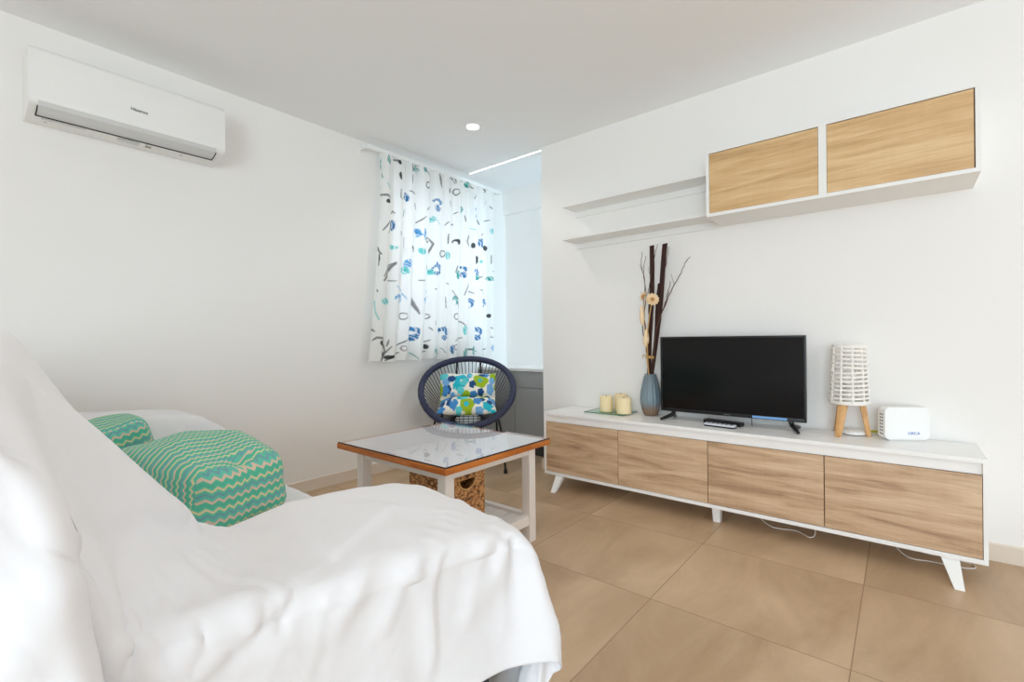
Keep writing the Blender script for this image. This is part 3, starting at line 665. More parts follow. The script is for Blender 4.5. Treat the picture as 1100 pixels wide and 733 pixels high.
# ---------------------------------------------------------------- vase and dried stems
VX, VY = 2.860, 1.232
def rib(a, z): return .10*(abs(math.sin(a*8+z*2.5))**.7-.6)*min(1, z/.03)*min(1, max(0, (.262-z)/.05))
prof = [(.036, 0), (.042, .004), (.052, .035), (.0615, .08), (.0625, .105), (.059, .15), (.050, .20), (.041, .24), (.036, .256), (.0345, .262), (.031, .262), (.0315, .25), (.034, .22), (.03, .20)]
o = obj('vase', lathe(bmesh.new(), prof, (VX, VY, ZT), 84, rib), M['vase'], loc=(VX, VY, ZT), smooth='all')
tag(o, 'ribbed blue-grey ceramic vase with a brown base beside the television', 'vase')
t = thing('dried_bouquet', 'tied bouquet of dark bark strips, twigs and dried flowers in the vase', 'dried bouquet', (VX, VY, ZT+.21))
Z0 = ZT+.205
def strip(x0, y0, x1, y1, z1, w, seed):
    bm = bmesh.new(); n = 26; rng = random.Random(seed); L = []
    for i in range(n+1):
        s = i/n; z = Z0+(z1-Z0)*s
        cx = x0+(x1-x0)*s+.003*math.sin(s*9+seed); cy = y0+(y1-y0)*s+.004*math.sin(s*6+seed)
        ww = w*(.55+.45*min(1, s*2.2))+rng.uniform(-.0012, .0012)
        dx, dy = .35*ww, .94*ww
        L.append([bm.verts.new((cx+px*dx-qx*.0035, cy+px*dy+qx*.0015, z)) for px, qx in ((-.5, -1), (0, -1.9), (.5, -1), (.5, 1), (0, .2), (-.5, 1))])
    for a, b in zip(L, L[1:]):
        for k in range(6): bm.faces.new((a[k], a[(k+1) % 6], b[(k+1) % 6], b[k]))
    bm.faces.new(L[0][::-1]); bm.faces.new(L[-1])
    return bm
obj('bark_strip', strip(VX-.004, VY+.008, VX+.0, VY-.022, 1.580, .032, 1), M['bark'], t, smooth=True)
obj('bark_strip', strip(VX+.004, VY-.006, VX+.012, VY-.104, 1.583, .034, 2), M['bark'], t, smooth=True)
obj('bark_strip', strip(VX+.012, VY-.002, VX+.02, VY-.06, 1.34, .020, 3), M['bark'], t, smooth=True)
def twig(pts, r0=.0036, r1=.0014, fork=None):
    P = smooth_path(pts, 5); n = len(P)
    rng = random.Random(n*7+int(pts[-1][2]*1000))
    P = [p + Vector((rng.uniform(-.002, .002), rng.uniform(-.0028, .0028), 0)) for p in P]
    bm = T(P, [r0+(r1-r0)*i/(n-1) for i in range(n)], 6)
    for (i, dy, dz) in fork or ():
        p = P[int(i*(n-1))]
        tube(bm, [p, p+Vector((0, dy*.5, dz*.45)), p+Vector((.003, dy, dz))], [.0016, .0012, .0008], 5)
    return bm
y, x = VY, VX
tw = [
 [(x, y, Z0), (x-.01, y+.012, .95), (x-.005, y+.036, 1.15), (x-.005, y+.030, 1.35), (x, y+.052, 1.46), (x, y+.046, 1.55)],
 [(x, y+.004, Z0), (x-.01, y+.02, .92), (x-.01, y+.044, 1.08), (x-.005, y+.022, 1.25), (x-.005, y+.036, 1.42), (x, y+.020, 1.52)],
 [(x+.005, y, Z0), (x, y-.006, 1.0), (x-.004, y+.006, 1.2), (x-.006, y-.016, 1.42), (x, y-.058, 1.585)],
 [(x+.006, y-.004, Z0), (x+.01, y-.03, 1.0), (x+.01, y-.062, 1.2), (x+.01, y-.092, 1.40), (x+.01, y-.125, 1.56)],
 [(x+.006, y-.006, Z0), (x-.008, y-.044, 1.02), (x-.010, y-.092, 1.17), (x-.008, y-.150, 1.30), (x-.008, y-.205, 1.39), (x-.01, y-.232, 1.45), (x-.01, y-.262, 1.478)],
 [(x+.006, y-.004, Z0), (x-.010, y-.05, 1.06), (x-.012, y-.105, 1.21), (x-.010, y-.128, 1.29), (x-.010, y-.142, 1.345)],
]
fk = [[(.5, .02, .06), (.75, .018, .05)], [(.62, -.015, .06)], [(.7, .02, .07)], [(.6, -.02, .06), (.8, -.015, .04)], [(.55, .02, .07), (.8, -.02, .02)], [(.6, -.02, .04)]]
for p, f in zip(tw, fk): obj('twig', twig(p, fork=f), M['twig'], t, smooth='all')
def flower(c, r, nrm, petals=13):
    c = Vector(c); n = Vector(nrm).normalized(); u = n.orthogonal().normalized(); w = n.cross(u)
    bm = bmesh.new()
    for lay, (rr, lift, off) in enumerate(((1.0, .15, 0), (.72, .38, .5))):
        for k in range(petals):
            a = 2*PI*(k+off)/petals; d = u*math.cos(a)+w*math.sin(a); s = n.cross(d)
            q = [(.12, .0, .10), (.55, lift*.5, .21), (.9, lift, .16), (1.0, lift*1.1, .04)]
            L = []
            for (f, h, wd) in q:
                b = c + d*(r*rr*f) + n*(r*h)
                L.append([bm.verts.new(b+s*(r*wd)+n*r*.03), bm.verts.new(b-n*r*.03), bm.verts.new(b-s*(r*wd)+n*r*.03)])
            for A_, B_ in zip(L, L[1:]):
                bm.faces.new((A_[0], A_[1], B_[1], B_[0])); bm.faces.new((A_[1], A_[2], B_[2], B_[1]))
    return bm, c, n
for (c_, r, nr) in (((x-.030, y-.030, 1.236), .042, (-.7, -.5, .25)), ((x-.012, y+.034, 1.262), .031, (-.6, .45, .3))):
    bm, cc, nn = flower(c_, r, nr)
    fl = obj('flower', bm, M['petal'], t, smooth=True, label='cream dried daisy flower')
    bm = bmesh.new(); bmesh.ops.create_uvsphere(bm, u_segments=12, v_segments=8, radius=r*.3)
    for v in bm.verts: v.co = cc+nn*(r*.2)+v.co
    obj('flower_centre', bm, M['petaldark'], fl, smooth='all')
def pod(p0, p1, r):
    P = [Vector(p0)+(Vector(p1)-Vector(p0))*i/8 for i in range(9)]
    R = [r*k for k in (.15, .6, .9, 1, .95, .8, .65, .5, .12)]
    return T(P, R, 10)
obj('seed_head', pod((x-.015, y+.042, 1.075), (x-.012, y+.050, 1.21), .016), M['petal'], t, smooth='all')
obj('seed_head', pod((x-.020, y+.020, .935), (x-.016, y+.014, 1.06), .019), M['petal'], t, smooth='all')
obj('flower_stalk', T(smooth_path([(x-.006, y+.0, Z0), (x-.022, y+.006, .85), (x-.026, y+.002, 1.05), (x-.024, y-.026, 1.232)], 5), .0032, 7), M['straw'], t, smooth='all')
obj('flower_stalk', T(smooth_path([(x-.004, y+.006, Z0), (x-.016, y+.018, .9), (x-.012, y+.032, 1.1), (x-.006, y+.033, 1.255)], 5), .0024, 7), M['straw'], t, smooth='all')
bm = bmesh.new()
for dz in (-.006, 0, .006):
    tube(bm, [(x+.003+.021*math.cos(a*PI/8), y+.003+.024*math.sin(a*PI/8), .875+dz) for a in range(16)], .0032, 6, closed=True)
tube(bm, smooth_path([(x-.02, y+.01, .875), (x-.03, y+.032, .890), (x-.03, y+.036, .868)], 5), .0026, 6)
tube(bm, smooth_path([(x-.02, y+.0, .875), (x-.028, y-.032, .880), (x-.03, y-.036, .866)], 5), .0026, 6)
tube(bm, smooth_path([(x-.02, y+.004, .875), (x-.032, y+.012, .905), (x-.03, y+.016, .915)], 5), .0026, 6)
obj('raffia_tie', bm, M['straw'], t, smooth='all')

# ---------------------------------------------------------------- lattice table lamp
LX, LY = 2.850, .203
t = thing('table_lamp', 'small table lamp with white woven lattice shade on three wooden legs', 'table lamp', (LX, LY, ZT))
bm = bmesh.new(); ZS0, ZS1, rows = .668, .948, 13
def sr(z): 
    k = (z-ZS0)/(ZS1-ZS0); return .0805-.0125*k-.006*math.sin(k*PI)*0
for i in range(rows+1):
    z = ZS0+.006+(ZS1-ZS0-.012)*i/rows; r = sr(z)
    n = 40
    rg = []
    for k in range(n):
        a = 2*PI*k/n; wv = .0022*math.sin(a*5+i*PI)
        ca, sa = math.cos(a), math.sin(a); sl = .004*math.sin(a*1+2.2)*(1 if i < 8 else -1)
        rr = r+wv
        hz = .0046 if 0 < i < rows else .007
        rg.append([bm.verts.new((LX+(rr+dx)*ca, LY+(rr+dx)*sa, z+dz+sl)) for dx, dz in ((-.0022, -hz), (.0022, -hz), (.0022, hz), (-.0022, hz))])
    for k in range(n):
        A_, B_ = rg[k], rg[(k+1) % n]
        for q in range(4): bm.faces.new((A_[q], A_[(q+1) % 4], B_[(q+1) % 4], B_[q]))
for k in range(10):
    a = 2*PI*k/10+.25; pts = []
    for j in range(9):
        z = ZS0+(ZS1-ZS0)*j/8; r = sr(z)-.001; pts.append((LX+r*math.cos(a), LY+r*math.sin(a), z))
    tube(bm, pts, .0052, 6)
obj('shade', bm, M['rattan'], t, smooth=True)
bm = bmesh.new(); lathe(bm, [(.020, 0), (.020, .05), (.012, .055)], (LX, LY, .672), 20)
obj('lamp_holder', bm, M['plastic'], t, smooth=True)
obj('bulb', lathe(bmesh.new(), [(.012, 0), (.016, .02), (.03, .05), (.032, .065), (.024, .085), (.008, .095)], (LX, LY, .727), 20), M['plastic'], t, smooth='all')
obj('base_disc', lathe(bmesh.new(), [(.078, 0), (.080, .002), (.080, .010), (.076, .012)], (LX, LY, .660), 40), M['rattan'], t, smooth=True)
for (fx, fy) in ((2.765, .243), (2.862, .128), (2.925, .262)):
    d = Vector((fx-LX, fy-LY, 0)).normalized(); top = Vector((LX, LY, 0))+d*.052; s = Vector((-d.y, d.x, 0))
    def ring(c, w, th, z): return [tuple(Vector((c.x, c.y, z))+d*a*th+s*b*w) for a, b in ((-1, -1), (1, -1), (1, 1), (-1, 1))]
    bm = hexa(bmesh.new(), ring(Vector((fx, fy, 0)), .011, .010, ZT), ring(top, .018, .012, .660), .004)
    obj('leg', bm, M['beech'], t, smooth=True)
# flat white hub behind the lamp legs
t = thing('white_hub', 'flat white plastic device lying behind the lamp legs', 'device', (2.885, .188, ZT))
obj('body', lathe(bmesh.new(), [(.052, .003), (.055, .006), (.053, .018), (.046, .023), (.01, .025)], (2.885, .188, ZT), 36), M['plastic'], t, smooth=True)
obj('rubber_base', lathe(bmesh.new(), [(.050, 0), (.050, .003)], (2.885, .188, ZT), 36), M['gap'], t)

# ---------------------------------------------------------------- router
A_ = Vector((2.781, .064, 0)); B_ = Vector((2.886, -.096, 0)); d = (B_-A_).normalized(); L = (B_-A_).length; n = Vector((-d.y, d.x, 0))   # n points into the wall side
if n.x < 0: n = -n
R = Matrix((d, n, Vector((0, 0, 1)))).transposed()
t = thing('router', 'white upright router with blue lettering at the right end of the cabinet', 'router', tuple(A_+d*L/2+n*.025+Vector((0, 0, ZT))))
def place(bm):
    for v in bm.verts: v.co = A_ + R @ v.co
    return bm
bm = bmesh.new(); ol = []
W_, H_ = L, .150; rr = .022
for cx, cz, a0 in ((W_-rr, ZT+.006+H_-rr, 0), (rr, ZT+.006+H_-rr, 90), (rr, ZT+.006+rr, 180), (W_-rr, ZT+.006+rr, 270)):
    for k in range(6):
        a = math.radians(a0+18*k); ol.append((cx+rr*math.cos(a), cz+rr*math.sin(a)))
prism(bm, ol, 1, 0, .052, bev=.006); place(bm)
obj('body', bm, M['plastic'], t, smooth=True)
obj('stand', place(B(.02, L-.02, .004, .060, ZT, ZT+.010, .003)), M['plasticgrey'], t, smooth=True)
bm = bmesh.new()
for i in range(7):
    for j in (0, 1): box(bm, -.0006, .001, .014+j*.014, .022+j*.014, ZT+.028+i*.015, ZT+.034+i*.015)
obj('vents', place(bm), M['button'], t)
obj('logo', text_bm('ORCA', .02, tuple(A_+R @ Vector((.098, -.0004, ZT+.030))), tuple(d), (0, 0, 1), fit=.050), M['bluetext'], t, label='blue lettering')
o = obj('cable', T(smooth_path([(2.925, .190, ZT+.006), (2.925, .150, ZT+.010), (2.918, .118, ZT+.016), (2.895, .088, ZT+.022), (2.868, .062, ZT+.026)], 6), .0055, 8), M['yellow'], loc=(2.91, .1, ZT), smooth='all')
tag(o, 'yellow-green network cable running from the router past the lamp leg', 'cable')

# ================================================================== COFFEE TABLE
QX0, QX1, QY0, QY1, QZ = 1.218, 1.912, 1.345, 2.12, .506
t = thing('coffee_table', 'white wooden coffee table with an orange-stained edge and glass top', 'coffee table', ((QX0+QX1)/2, (QY0+QY1)/2, 0))
obj('top_panel', B(QX0+.022, QX1-.022, QY0+.022, QY1-.022, QZ-.030, QZ-.006), M['tabletop'], t)
bm = bmesh.new(); e = .022
box(bm, QX0, QX1, QY0, QY0+e, QZ-.032, QZ-.006, .003); box(bm, QX0, QX1, QY1-e, QY1, QZ-.032, QZ-.006, .003)
box(bm, QX0, QX0+e, QY0+e, QY1-e, QZ-.032, QZ-.006, .003); box(bm, QX1-e, QX1, QY0+e, QY1-e, QZ-.032, QZ-.006, .003)
obj('edge_moulding', bm, M['trimwood'], t, smooth=True, label='orange-stained wooden edge')
g = B(QX0+.003, QX1-.003, QY0+.003, QY1-.003, QZ-.0058, QZ)
for f in g.faces: f.material_index = 1 if min(f.normal.x, f.normal.y) < -.5 else 0
obj('glass_top', g, [M['glass'], M['blackedge']], t)
lx = (1.272, 1.820); ly = (1.405, 1.985); lw = .048
for x_ in lx:
    for y_ in ly: obj('leg', B(x_, x_+lw, y_, y_+lw, 0, QZ-.032, .003), M['tablewhite'], t, smooth=True)
bm = bmesh.new()
for y_ in ly: box(bm, lx[0]+lw, lx[1], y_+.008, y_+.030, .428, QZ-.032, .002)
for x_ in lx: box(bm, x_+.008, x_+.030, ly[0]+lw, ly[1], .428, QZ-.032, .002)
obj('apron', bm, M['tablewhite'], t)
for y_ in ly: obj('stretcher', B(lx[0]+lw, lx[1], y_+.006, y_+.040, .085, .133, .002), M['tablewhite'], t)
for x_ in lx: obj('stretcher', B(x_+.006, x_+.040, ly[0]+lw, ly[1], .085, .133, .002), M['tablewhite'], t)
bm = bmesh.new(); n = 7; w_ = (ly[1]-ly[0]-lw-.004)/n
for i in range(n): box(bm, lx[0]+.041, lx[1]+.005, ly[0]+lw+.002+i*w_+.003, ly[0]+lw+.002+(i+1)*w_-.003, .108, .122, .0015)
obj('shelf_slats', bm, M['tablewhite'], t)
# woven basket on the lower shelf
bx0, bx1, by0, by1, bz0, bz1 = 1.325, 1.560, 1.462, 1.70, .122, .400
t = thing('wicker_basket', 'brown woven basket with a cut-out handle on the coffee table shelf', 'basket', ((bx0+bx1)/2, (by0+by1)/2, bz0))
bm = bmesh.new(); th = .012
hc = (bx0+bx1)/2+.008; hw, hd, ht = .050, .044, bz1-.012
# front with a half-round handle hole
outl = [(bx0, bz0), (bx1, bz0), (bx1, bz1), (bx0, bz1)]
K = 14
arc = [(hc-hw*math.cos(PI*k/K), ht-hd*math.sin(PI*k/K)) for k in range(K+1)]     # left to right, hanging down
def face_strip(pts_lo, pts_hi):
    for (a, b), (c_, d_) in zip(zip(pts_lo, pts_lo[1:]), zip(pts_hi, pts_hi[1:])):
        prism(bm, [a, b, d_, c_], 1, by0, by0+th)
face_strip([(p[0], bz0) for p in arc], arc)
box(bm, bx0, hc-hw, by0, by0+th, bz0, bz1); box(bm, hc+hw, bx1, by0, by0+th, bz0, bz1)
box(bm, hc-hw, hc+hw, by0, by0+th, ht, bz1)
box(bm, bx0, bx1, by1-th, by1, bz0, bz1); box(bm, bx0, bx0+th, by0+th, by1-th, bz0, bz1); box(bm, bx1-th, bx1, by0+th, by1-th, bz0, bz1)
box(bm, bx0+th, bx1-th, by0+th, by1-th, bz0, bz0+th)
obj('woven_body', bm, M['weave'], t)
bm = bmesh.new()
rr = .0075
tube(bm, [(bx0+.004, by0+.004, bz1), (bx1-.004, by0+.004, bz1), (bx1-.004, by1-.004, bz1), (bx0+.004, by1-.004, bz1)], rr, 8, closed=True)
obj('rim', bm, M['weave'], t)
obj('handle_edge', T([(p[0], by0-.001, p[1]) for p in arc], .004, 7), M['straw'], t, smooth='all')

# ================================================================== ROUND CORD CHAIR
CC = Vector((2.655, 2.660, .598)); fw = Vector((-.735, -.678, 0)).normalized(); rt = Vector((fw.y*-1, fw.x, 0)); rt = -rt if rt.dot(Vector((.7, -.7, 0))) < 0 else rt
bu = (-fw*.768 + Vector((0, 0, .64))).normalized()       # up the tilted seat ring
nn = rt.cross(bu).normalized()
if nn.dot(fw) < 0: nn = -nn
RA, RB = .360, .372
def P3(a, b, c_): return CC + rt*a + bu*b + nn*c_
t = thing('lounge_chair', 'round dark navy cord lounge chair below the printed curtain', 'chair', (CC.x, CC.y, 0))
def ringpt(a, k=1.0):
    s = math.sin(a); return P3(RA*k*math.cos(a)*(1-.05*s), RB*k*s, .05*math.cos(a)**2*k)
obj('rim_ring', T([ringpt(2*PI*i/72) for i in range(72)], [.024+.0014*(i % 2) for i in range(72)], 10, closed=True), M['navy'], t, smooth='all')
# small rear loop the cords run to
def loop(a): return P3(.115*math.cos(a), -.10+.085*math.sin(a), -.235)
obj('rear_loop', T([loop(2*PI*i/36) for i in range(36)], .008, 8, closed=True), M['leg'], t, smooth='all')
bm = bmesh.new()
for i in range(66):
    a = 2*PI*(i+.5)/66; p = ringpt(a); q = loop(a+.06*math.sin(3*a)); m_ = p.lerp(q, .55) - nn*.035
    tube(bm, smooth_path([p, m_, q], 5), .0030, 5)
for i in range(9):
    a = PI*(i+.5)/9; tube(bm, [loop(a), loop(-a)], .0026, 5)
    a = PI*(i+.5)/9+PI/2; tube(bm, [loop(a)+nn*.006, loop(PI-a)+nn*.006], .0026, 5)
obj('cord_seat', bm, M['cord'], t, smooth='all')
for s in (-1, 1):
    a = PI/2 - s*.30
    obj('back_strut', T(smooth_path([ringpt(a)-nn*.012, P3(s*.10, .17, -.16), P3(s*.085, -.06, -.247)], 6), .0075, 8), M['leg'], t, smooth='all')
for s in (-1, 1):
    for f_, r_, st in ((.25, .285, 1), (-.24, .24, 0)):
        foot = Vector((CC.x, CC.y, .012)) + rt*s*r_ + fw*f_
        up = P3(s*.24, -.27, -.045) if st else P3(s*.20, .20, -.12)
        mid = foot.lerp(up, .55) + rt*s*.01
        lg = obj('leg', T(smooth_path([up, mid, foot], 8), .0085, 8), M['leg'], t, smooth='all')
        obj('foot_cap', lathe(bmesh.new(), [(.012, 0), (.015, .006), (.013, .03), (.009, .034)], (foot.x, foot.y, 0), 14), M['dark'], lg, smooth='all')
    obj('side_strut', T(smooth_path([ringpt(-.62 if s > 0 else PI+.62)-nn*.01, P3(s*.22, -.20, -.12), P3(s*.09, -.13, -.238)], 6), .0075, 8), M['leg'], t, smooth='all')

# creased floral cushion
def make_floral():
    NU, NV = 150, 150
    W2 = .225
    rings = []
    # centre line climbing from the seat to the back, in (fw, z) about the ring centre
    prof = [(.200, -.150), (.135, -.130), (.07, -.112), (.025, -.085), (.0, -.035), (-.03, .04), (-.07, .125)]
    Pm = smooth_path([CC + fw*a + Vector((0, 0, b)) for a, b in prof], 30)
    ln = len(Pm)
    cum = [0]
    for i in range(1, ln): cum.append(cum[-1]+(Pm[i]-Pm[i-1]).length)
    def at(s):
        d_ = s*cum[-1]; i = min(range(ln), key=lambda k: abs(cum[k]-d_)); i = max(1, min(ln-2, i))
        tg = (Pm[i+1]-Pm[i-1]).normalized(); return Pm[i], tg
    vs = []; uvs = []
    for side in (1, -1):
        for j in range(NV+1):
            v = j/NV; p, tg = at(v)
            nrm = rt.cross(tg).normalized()
            if nrm.dot(fw+Vector((0, 0, .5))) < 0: nrm = -nrm
            for i in range(NU+1):
                u = i/NU*2-1; q = v*2-1
                e = max(0, 1-abs(u)**3.2)**.55*max(0, 1-abs(q)**3.6)**.55
                cre = math.exp(-((v-.485)/.055)**2)*(.95-.45*abs(u)**2)
                thick = .072*e*(1-cre*(1 if side > 0 else .2))
                pinch = 1-.05*(1-abs(q)**2)*0-.04*(1-u*u)*0
                edge = 1-.035*(1-q*q)
                hem = .007*math.sin(u*7)*abs(q)**8
                vs.append(p + rt*(u*W2*edge) + nrm*(side*thick*(1.0 if side > 0 else .75)) + tg*hem)
                uvs.append((i/NU, v))
    idx = lambda s, j, i: s*(NU+1)*(NV+1)+j*(NU+1)+i
    F = []
    for j in range(NV):
        for i in range(NU):
            F.append((idx(0, j, i), idx(0, j, i+1), idx(0, j+1, i+1), idx(0, j+1, i)))
            F.append((idx(1, j, i), idx(1, j+1, i), idx(1, j+1, i+1), idx(1, j, i+1)))
    uv = np.array(uvs); X = uv[:, 0]*450+280; Y = 580-uv[:, 1]*355        # pattern grid
    img = np.empty((len(vs), 3), np.float32); img[:] = lin((244, 240, 226))[:3]
    C = {'W': (244, 240, 226), 'N': (16, 74, 134), 'B': (64, 140, 206), 'L': (120, 178, 226), 'C': (28, 186, 206), 'c': (92, 208, 214), 'Y': (158, 188, 24), 'y': (190, 206, 60)}
    def dot(c, x, y, rx, ry, wv=.08, k=5):
        a = np.arctan2((Y-y)/ry, (X-x)/rx); q = np.hypot((X-x)/rx, (Y-y)/ry)/(1+wv*np.cos(k*a))
        m = np.clip((1-q)/.06, 0, 1)[:, None]; img[:] = img*(1-m)+np.array(lin(C[c])[:3], np.float32)*m
    for args in [('C',455,290,60,48),('c',475,300,36,26),('C',420,330,35,30),('c',310,250,40,30),('L',335,295,36,26),('N',378,275,34,24),('Y',610,292,62,50),('C',608,292,18,15),
        ('N',545,318,28,26),('B',645,250,34,16),('N',620,250,26,12),('Y',708,262,26,40),('L',688,350,30,42),('L',700,290,22,24),('N',612,370,27,26),('Y',490,388,42,30),('B',555,385,30,24),('c',450,358,30,28),
        ('N',350,350,26,32),('B',318,355,40,38),('Y',285,345,22,45),('L',385,385,22,16),('B',520,255,22,20),('c',530,255,18,12),('N',660,405,30,12),('Y',735,330,18,22),
        ('Y',300,445,32,30),('N',365,460,24,22),('B',325,470,38,30),('C',465,460,46,42),('c',480,470,26,22),('L',415,430,34,20),('N',545,456,30,20),('Y',615,440,56,24),('L',700,465,34,40),('N',618,492,30,26),
        ('N',312,515,26,30),('N',365,515,24,38),('B',402,530,34,46),('Y',508,535,60,52),('C',500,538,20,20),('B',585,510,34,36),('C',665,545,40,34),('N',680,510,24,22),('L',725,500,24,30),('B',300,565,40,22),
        ('c',445,570,26,16),('L',600,572,34,14),('C',705,580,24,14),('N',440,405,20,10),('Y',350,420,16,10)]:
        dot(*args)
    for args in [('W',455,290,8,6,.3),('Y',612,292,7,6,.3),('W',340,505,7,26,.2),('W',388,500,6,14,.2),('W',560,345,3,22,.0),('W',405,365,3,30,.0)]: dot(*args)
    c0 = CC + Vector((0, 0, -.2))
    me = bpy.data.meshes.new('floral_cushion'); me.from_pydata([tuple(v-c0) for v in vs], [], F)
    at_ = me.color_attributes.new('print', 'FLOAT_COLOR', 'POINT')
    at_.data.foreach_set('color', np.concatenate([img, np.ones((len(vs), 1), np.float32)], 1).ravel())
    bm = bmesh.new(); bm.from_mesh(me); bmesh.ops.remove_doubles(bm, verts=bm.verts, dist=.00005); bmesh.ops.recalc_face_normals(bm, faces=bm.faces); bm.to_mesh(me); bm.free()
    me.polygons.foreach_set('use_smooth', [True]*len(me.polygons))
    me.materials.append(attr_mat('floral_cushion_cotton', 'print', .85, sheen=.05))
    o = bpy.data.objects.new('floral_cushion', me); COL.objects.link(o); o.location = c0
    return o
tag(make_floral(), 'creased cushion with blue, turquoise and lime flowers in the round cord chair', 'cushion')

# ================================================================== SOFA UNDER THE SHEET
t = thing('sofa', 'dark grey fabric sofa almost hidden under a white sheet', 'sofa', (.35, 1.65, 0))
NEAR_A = [(-.25,.15),(.82,.15),(.85,.30),(.85,.50),(.81,.560),(.7,.585),(.55,.60),(.40,.615),(.22,.635),(.11,.66),(.075,.76),(.045,.87),(.02,.965),(-.05,1.005),(-.15,.95),(-.25,.8)]
NEAR_B = [(-.25,.15),(.82,.15),(.85,.30),(.85,.52),(.81,.595),(.7,.625),(.55,.640),(.45,.640),(.35,.620),(.29,.645),(.185,.780),(.12,.882),(.06,.995),(-.05,1.03),(-.15,.97),(-.25,.8)]
BACK = [(-.25,.15),(.35,.15),(.3,.45),(.02,.88),(-.05,.92),(-.2,.9)]
SEAT = [(-.1,.15),(.86,.15),(.87,.38),(.83,.43),(-.1,.43)]
FAR = [(-.25,.15),(.80,.15),(.83,.3),(.83,.50),(.79,.60),(.70,.665),(.55,.685),(-.1,.69),(-.25,.69)]
PRISMS = [(NEAR_A, .66, NEAR_B, 1.0), (BACK, .98, BACK, 2.64), (SEAT, .9, SEAT, 2.5), (FAR, 2.32, FAR, 2.64)]

IN = .022
def shrink(prof, d):
    n = len(prof); out = []
    ar = sum(prof[i][0]*prof[(i+1) % n][1]-prof[(i+1) % n][0]*prof[i][1] for i in range(n)); s = 1 if ar > 0 else -1
    for i in range(n):
        p0, p1, p2 = Vector(prof[i-1]), Vector(prof[i]), Vector(prof[(i+1) % n])
        a = (p1-p0).normalized(); b = (p2-p1).normalized()
        n1 = Vector((-a.y, a.x))*s; n2 = Vector((-b.y, b.x))*s; m_ = (n1+n2)
        m_ = m_.normalized()/max(.5, math.cos(n1.angle(n2)/2)) if m_.length > 1e-6 else n1
        out.append(tuple(p1+m_*d))
    return out
def loft(bm, pa, y0, pb, y1):
    a = [bm.verts.new((x, y0, z)) for x, z in pa]; b = [bm.verts.new((x, y1, z)) for x, z in pb]; n = len(pa)
    bm.faces.new(a[::-1]); bm.faces.new(b)
    for i in range(n): bm.faces.new((a[i], a[(i+1) % n], b[(i+1) % n], b[i]))
    return bm
Y_IN, Y_FAR = PRISMS[0][3]-IN, PRISMS[3][1]+IN
for (pa, y0, pb, y1), nm in zip(PRISMS, ('arm', 'backrest', 'seat_cushion', 'arm')):
    ya, yb = y0+IN, y1-IN
    if nm != 'arm': ya, yb = Y_IN+.001, Y_FAR-.001
    qa, qb = shrink(pa, IN), shrink(pb, IN)
    if nm == 'arm' and y0 < 1:
        qa, qb = [[(min(p[0], .735), p[1]) if p[1] < .47 else p for p in q_] for q_ in (qa, qb)]
    if nm == 'seat_cushion':
        qa = qb = [(.285, .15), (.83, .15), (.845, .36), (.815, .408), (.30, .408)]
    if nm == 'backrest': qa = qb = [(-.226, .15), (.28, .15), (.278, .43), (.005, .855), (-.055, .893), (-.18, .88)]
    obj(nm, loft(bmesh.new(), qa, ya, qb, yb), M['sofa'], t)
for x_ in (-.15, .66):
    for y_ in (PRISMS[0][1]+.08, PRISMS[3][3]-.13): obj('leg', B(x_, x_+.05, y_, y_+.05, 0, .165, .003), M['leg'], t)

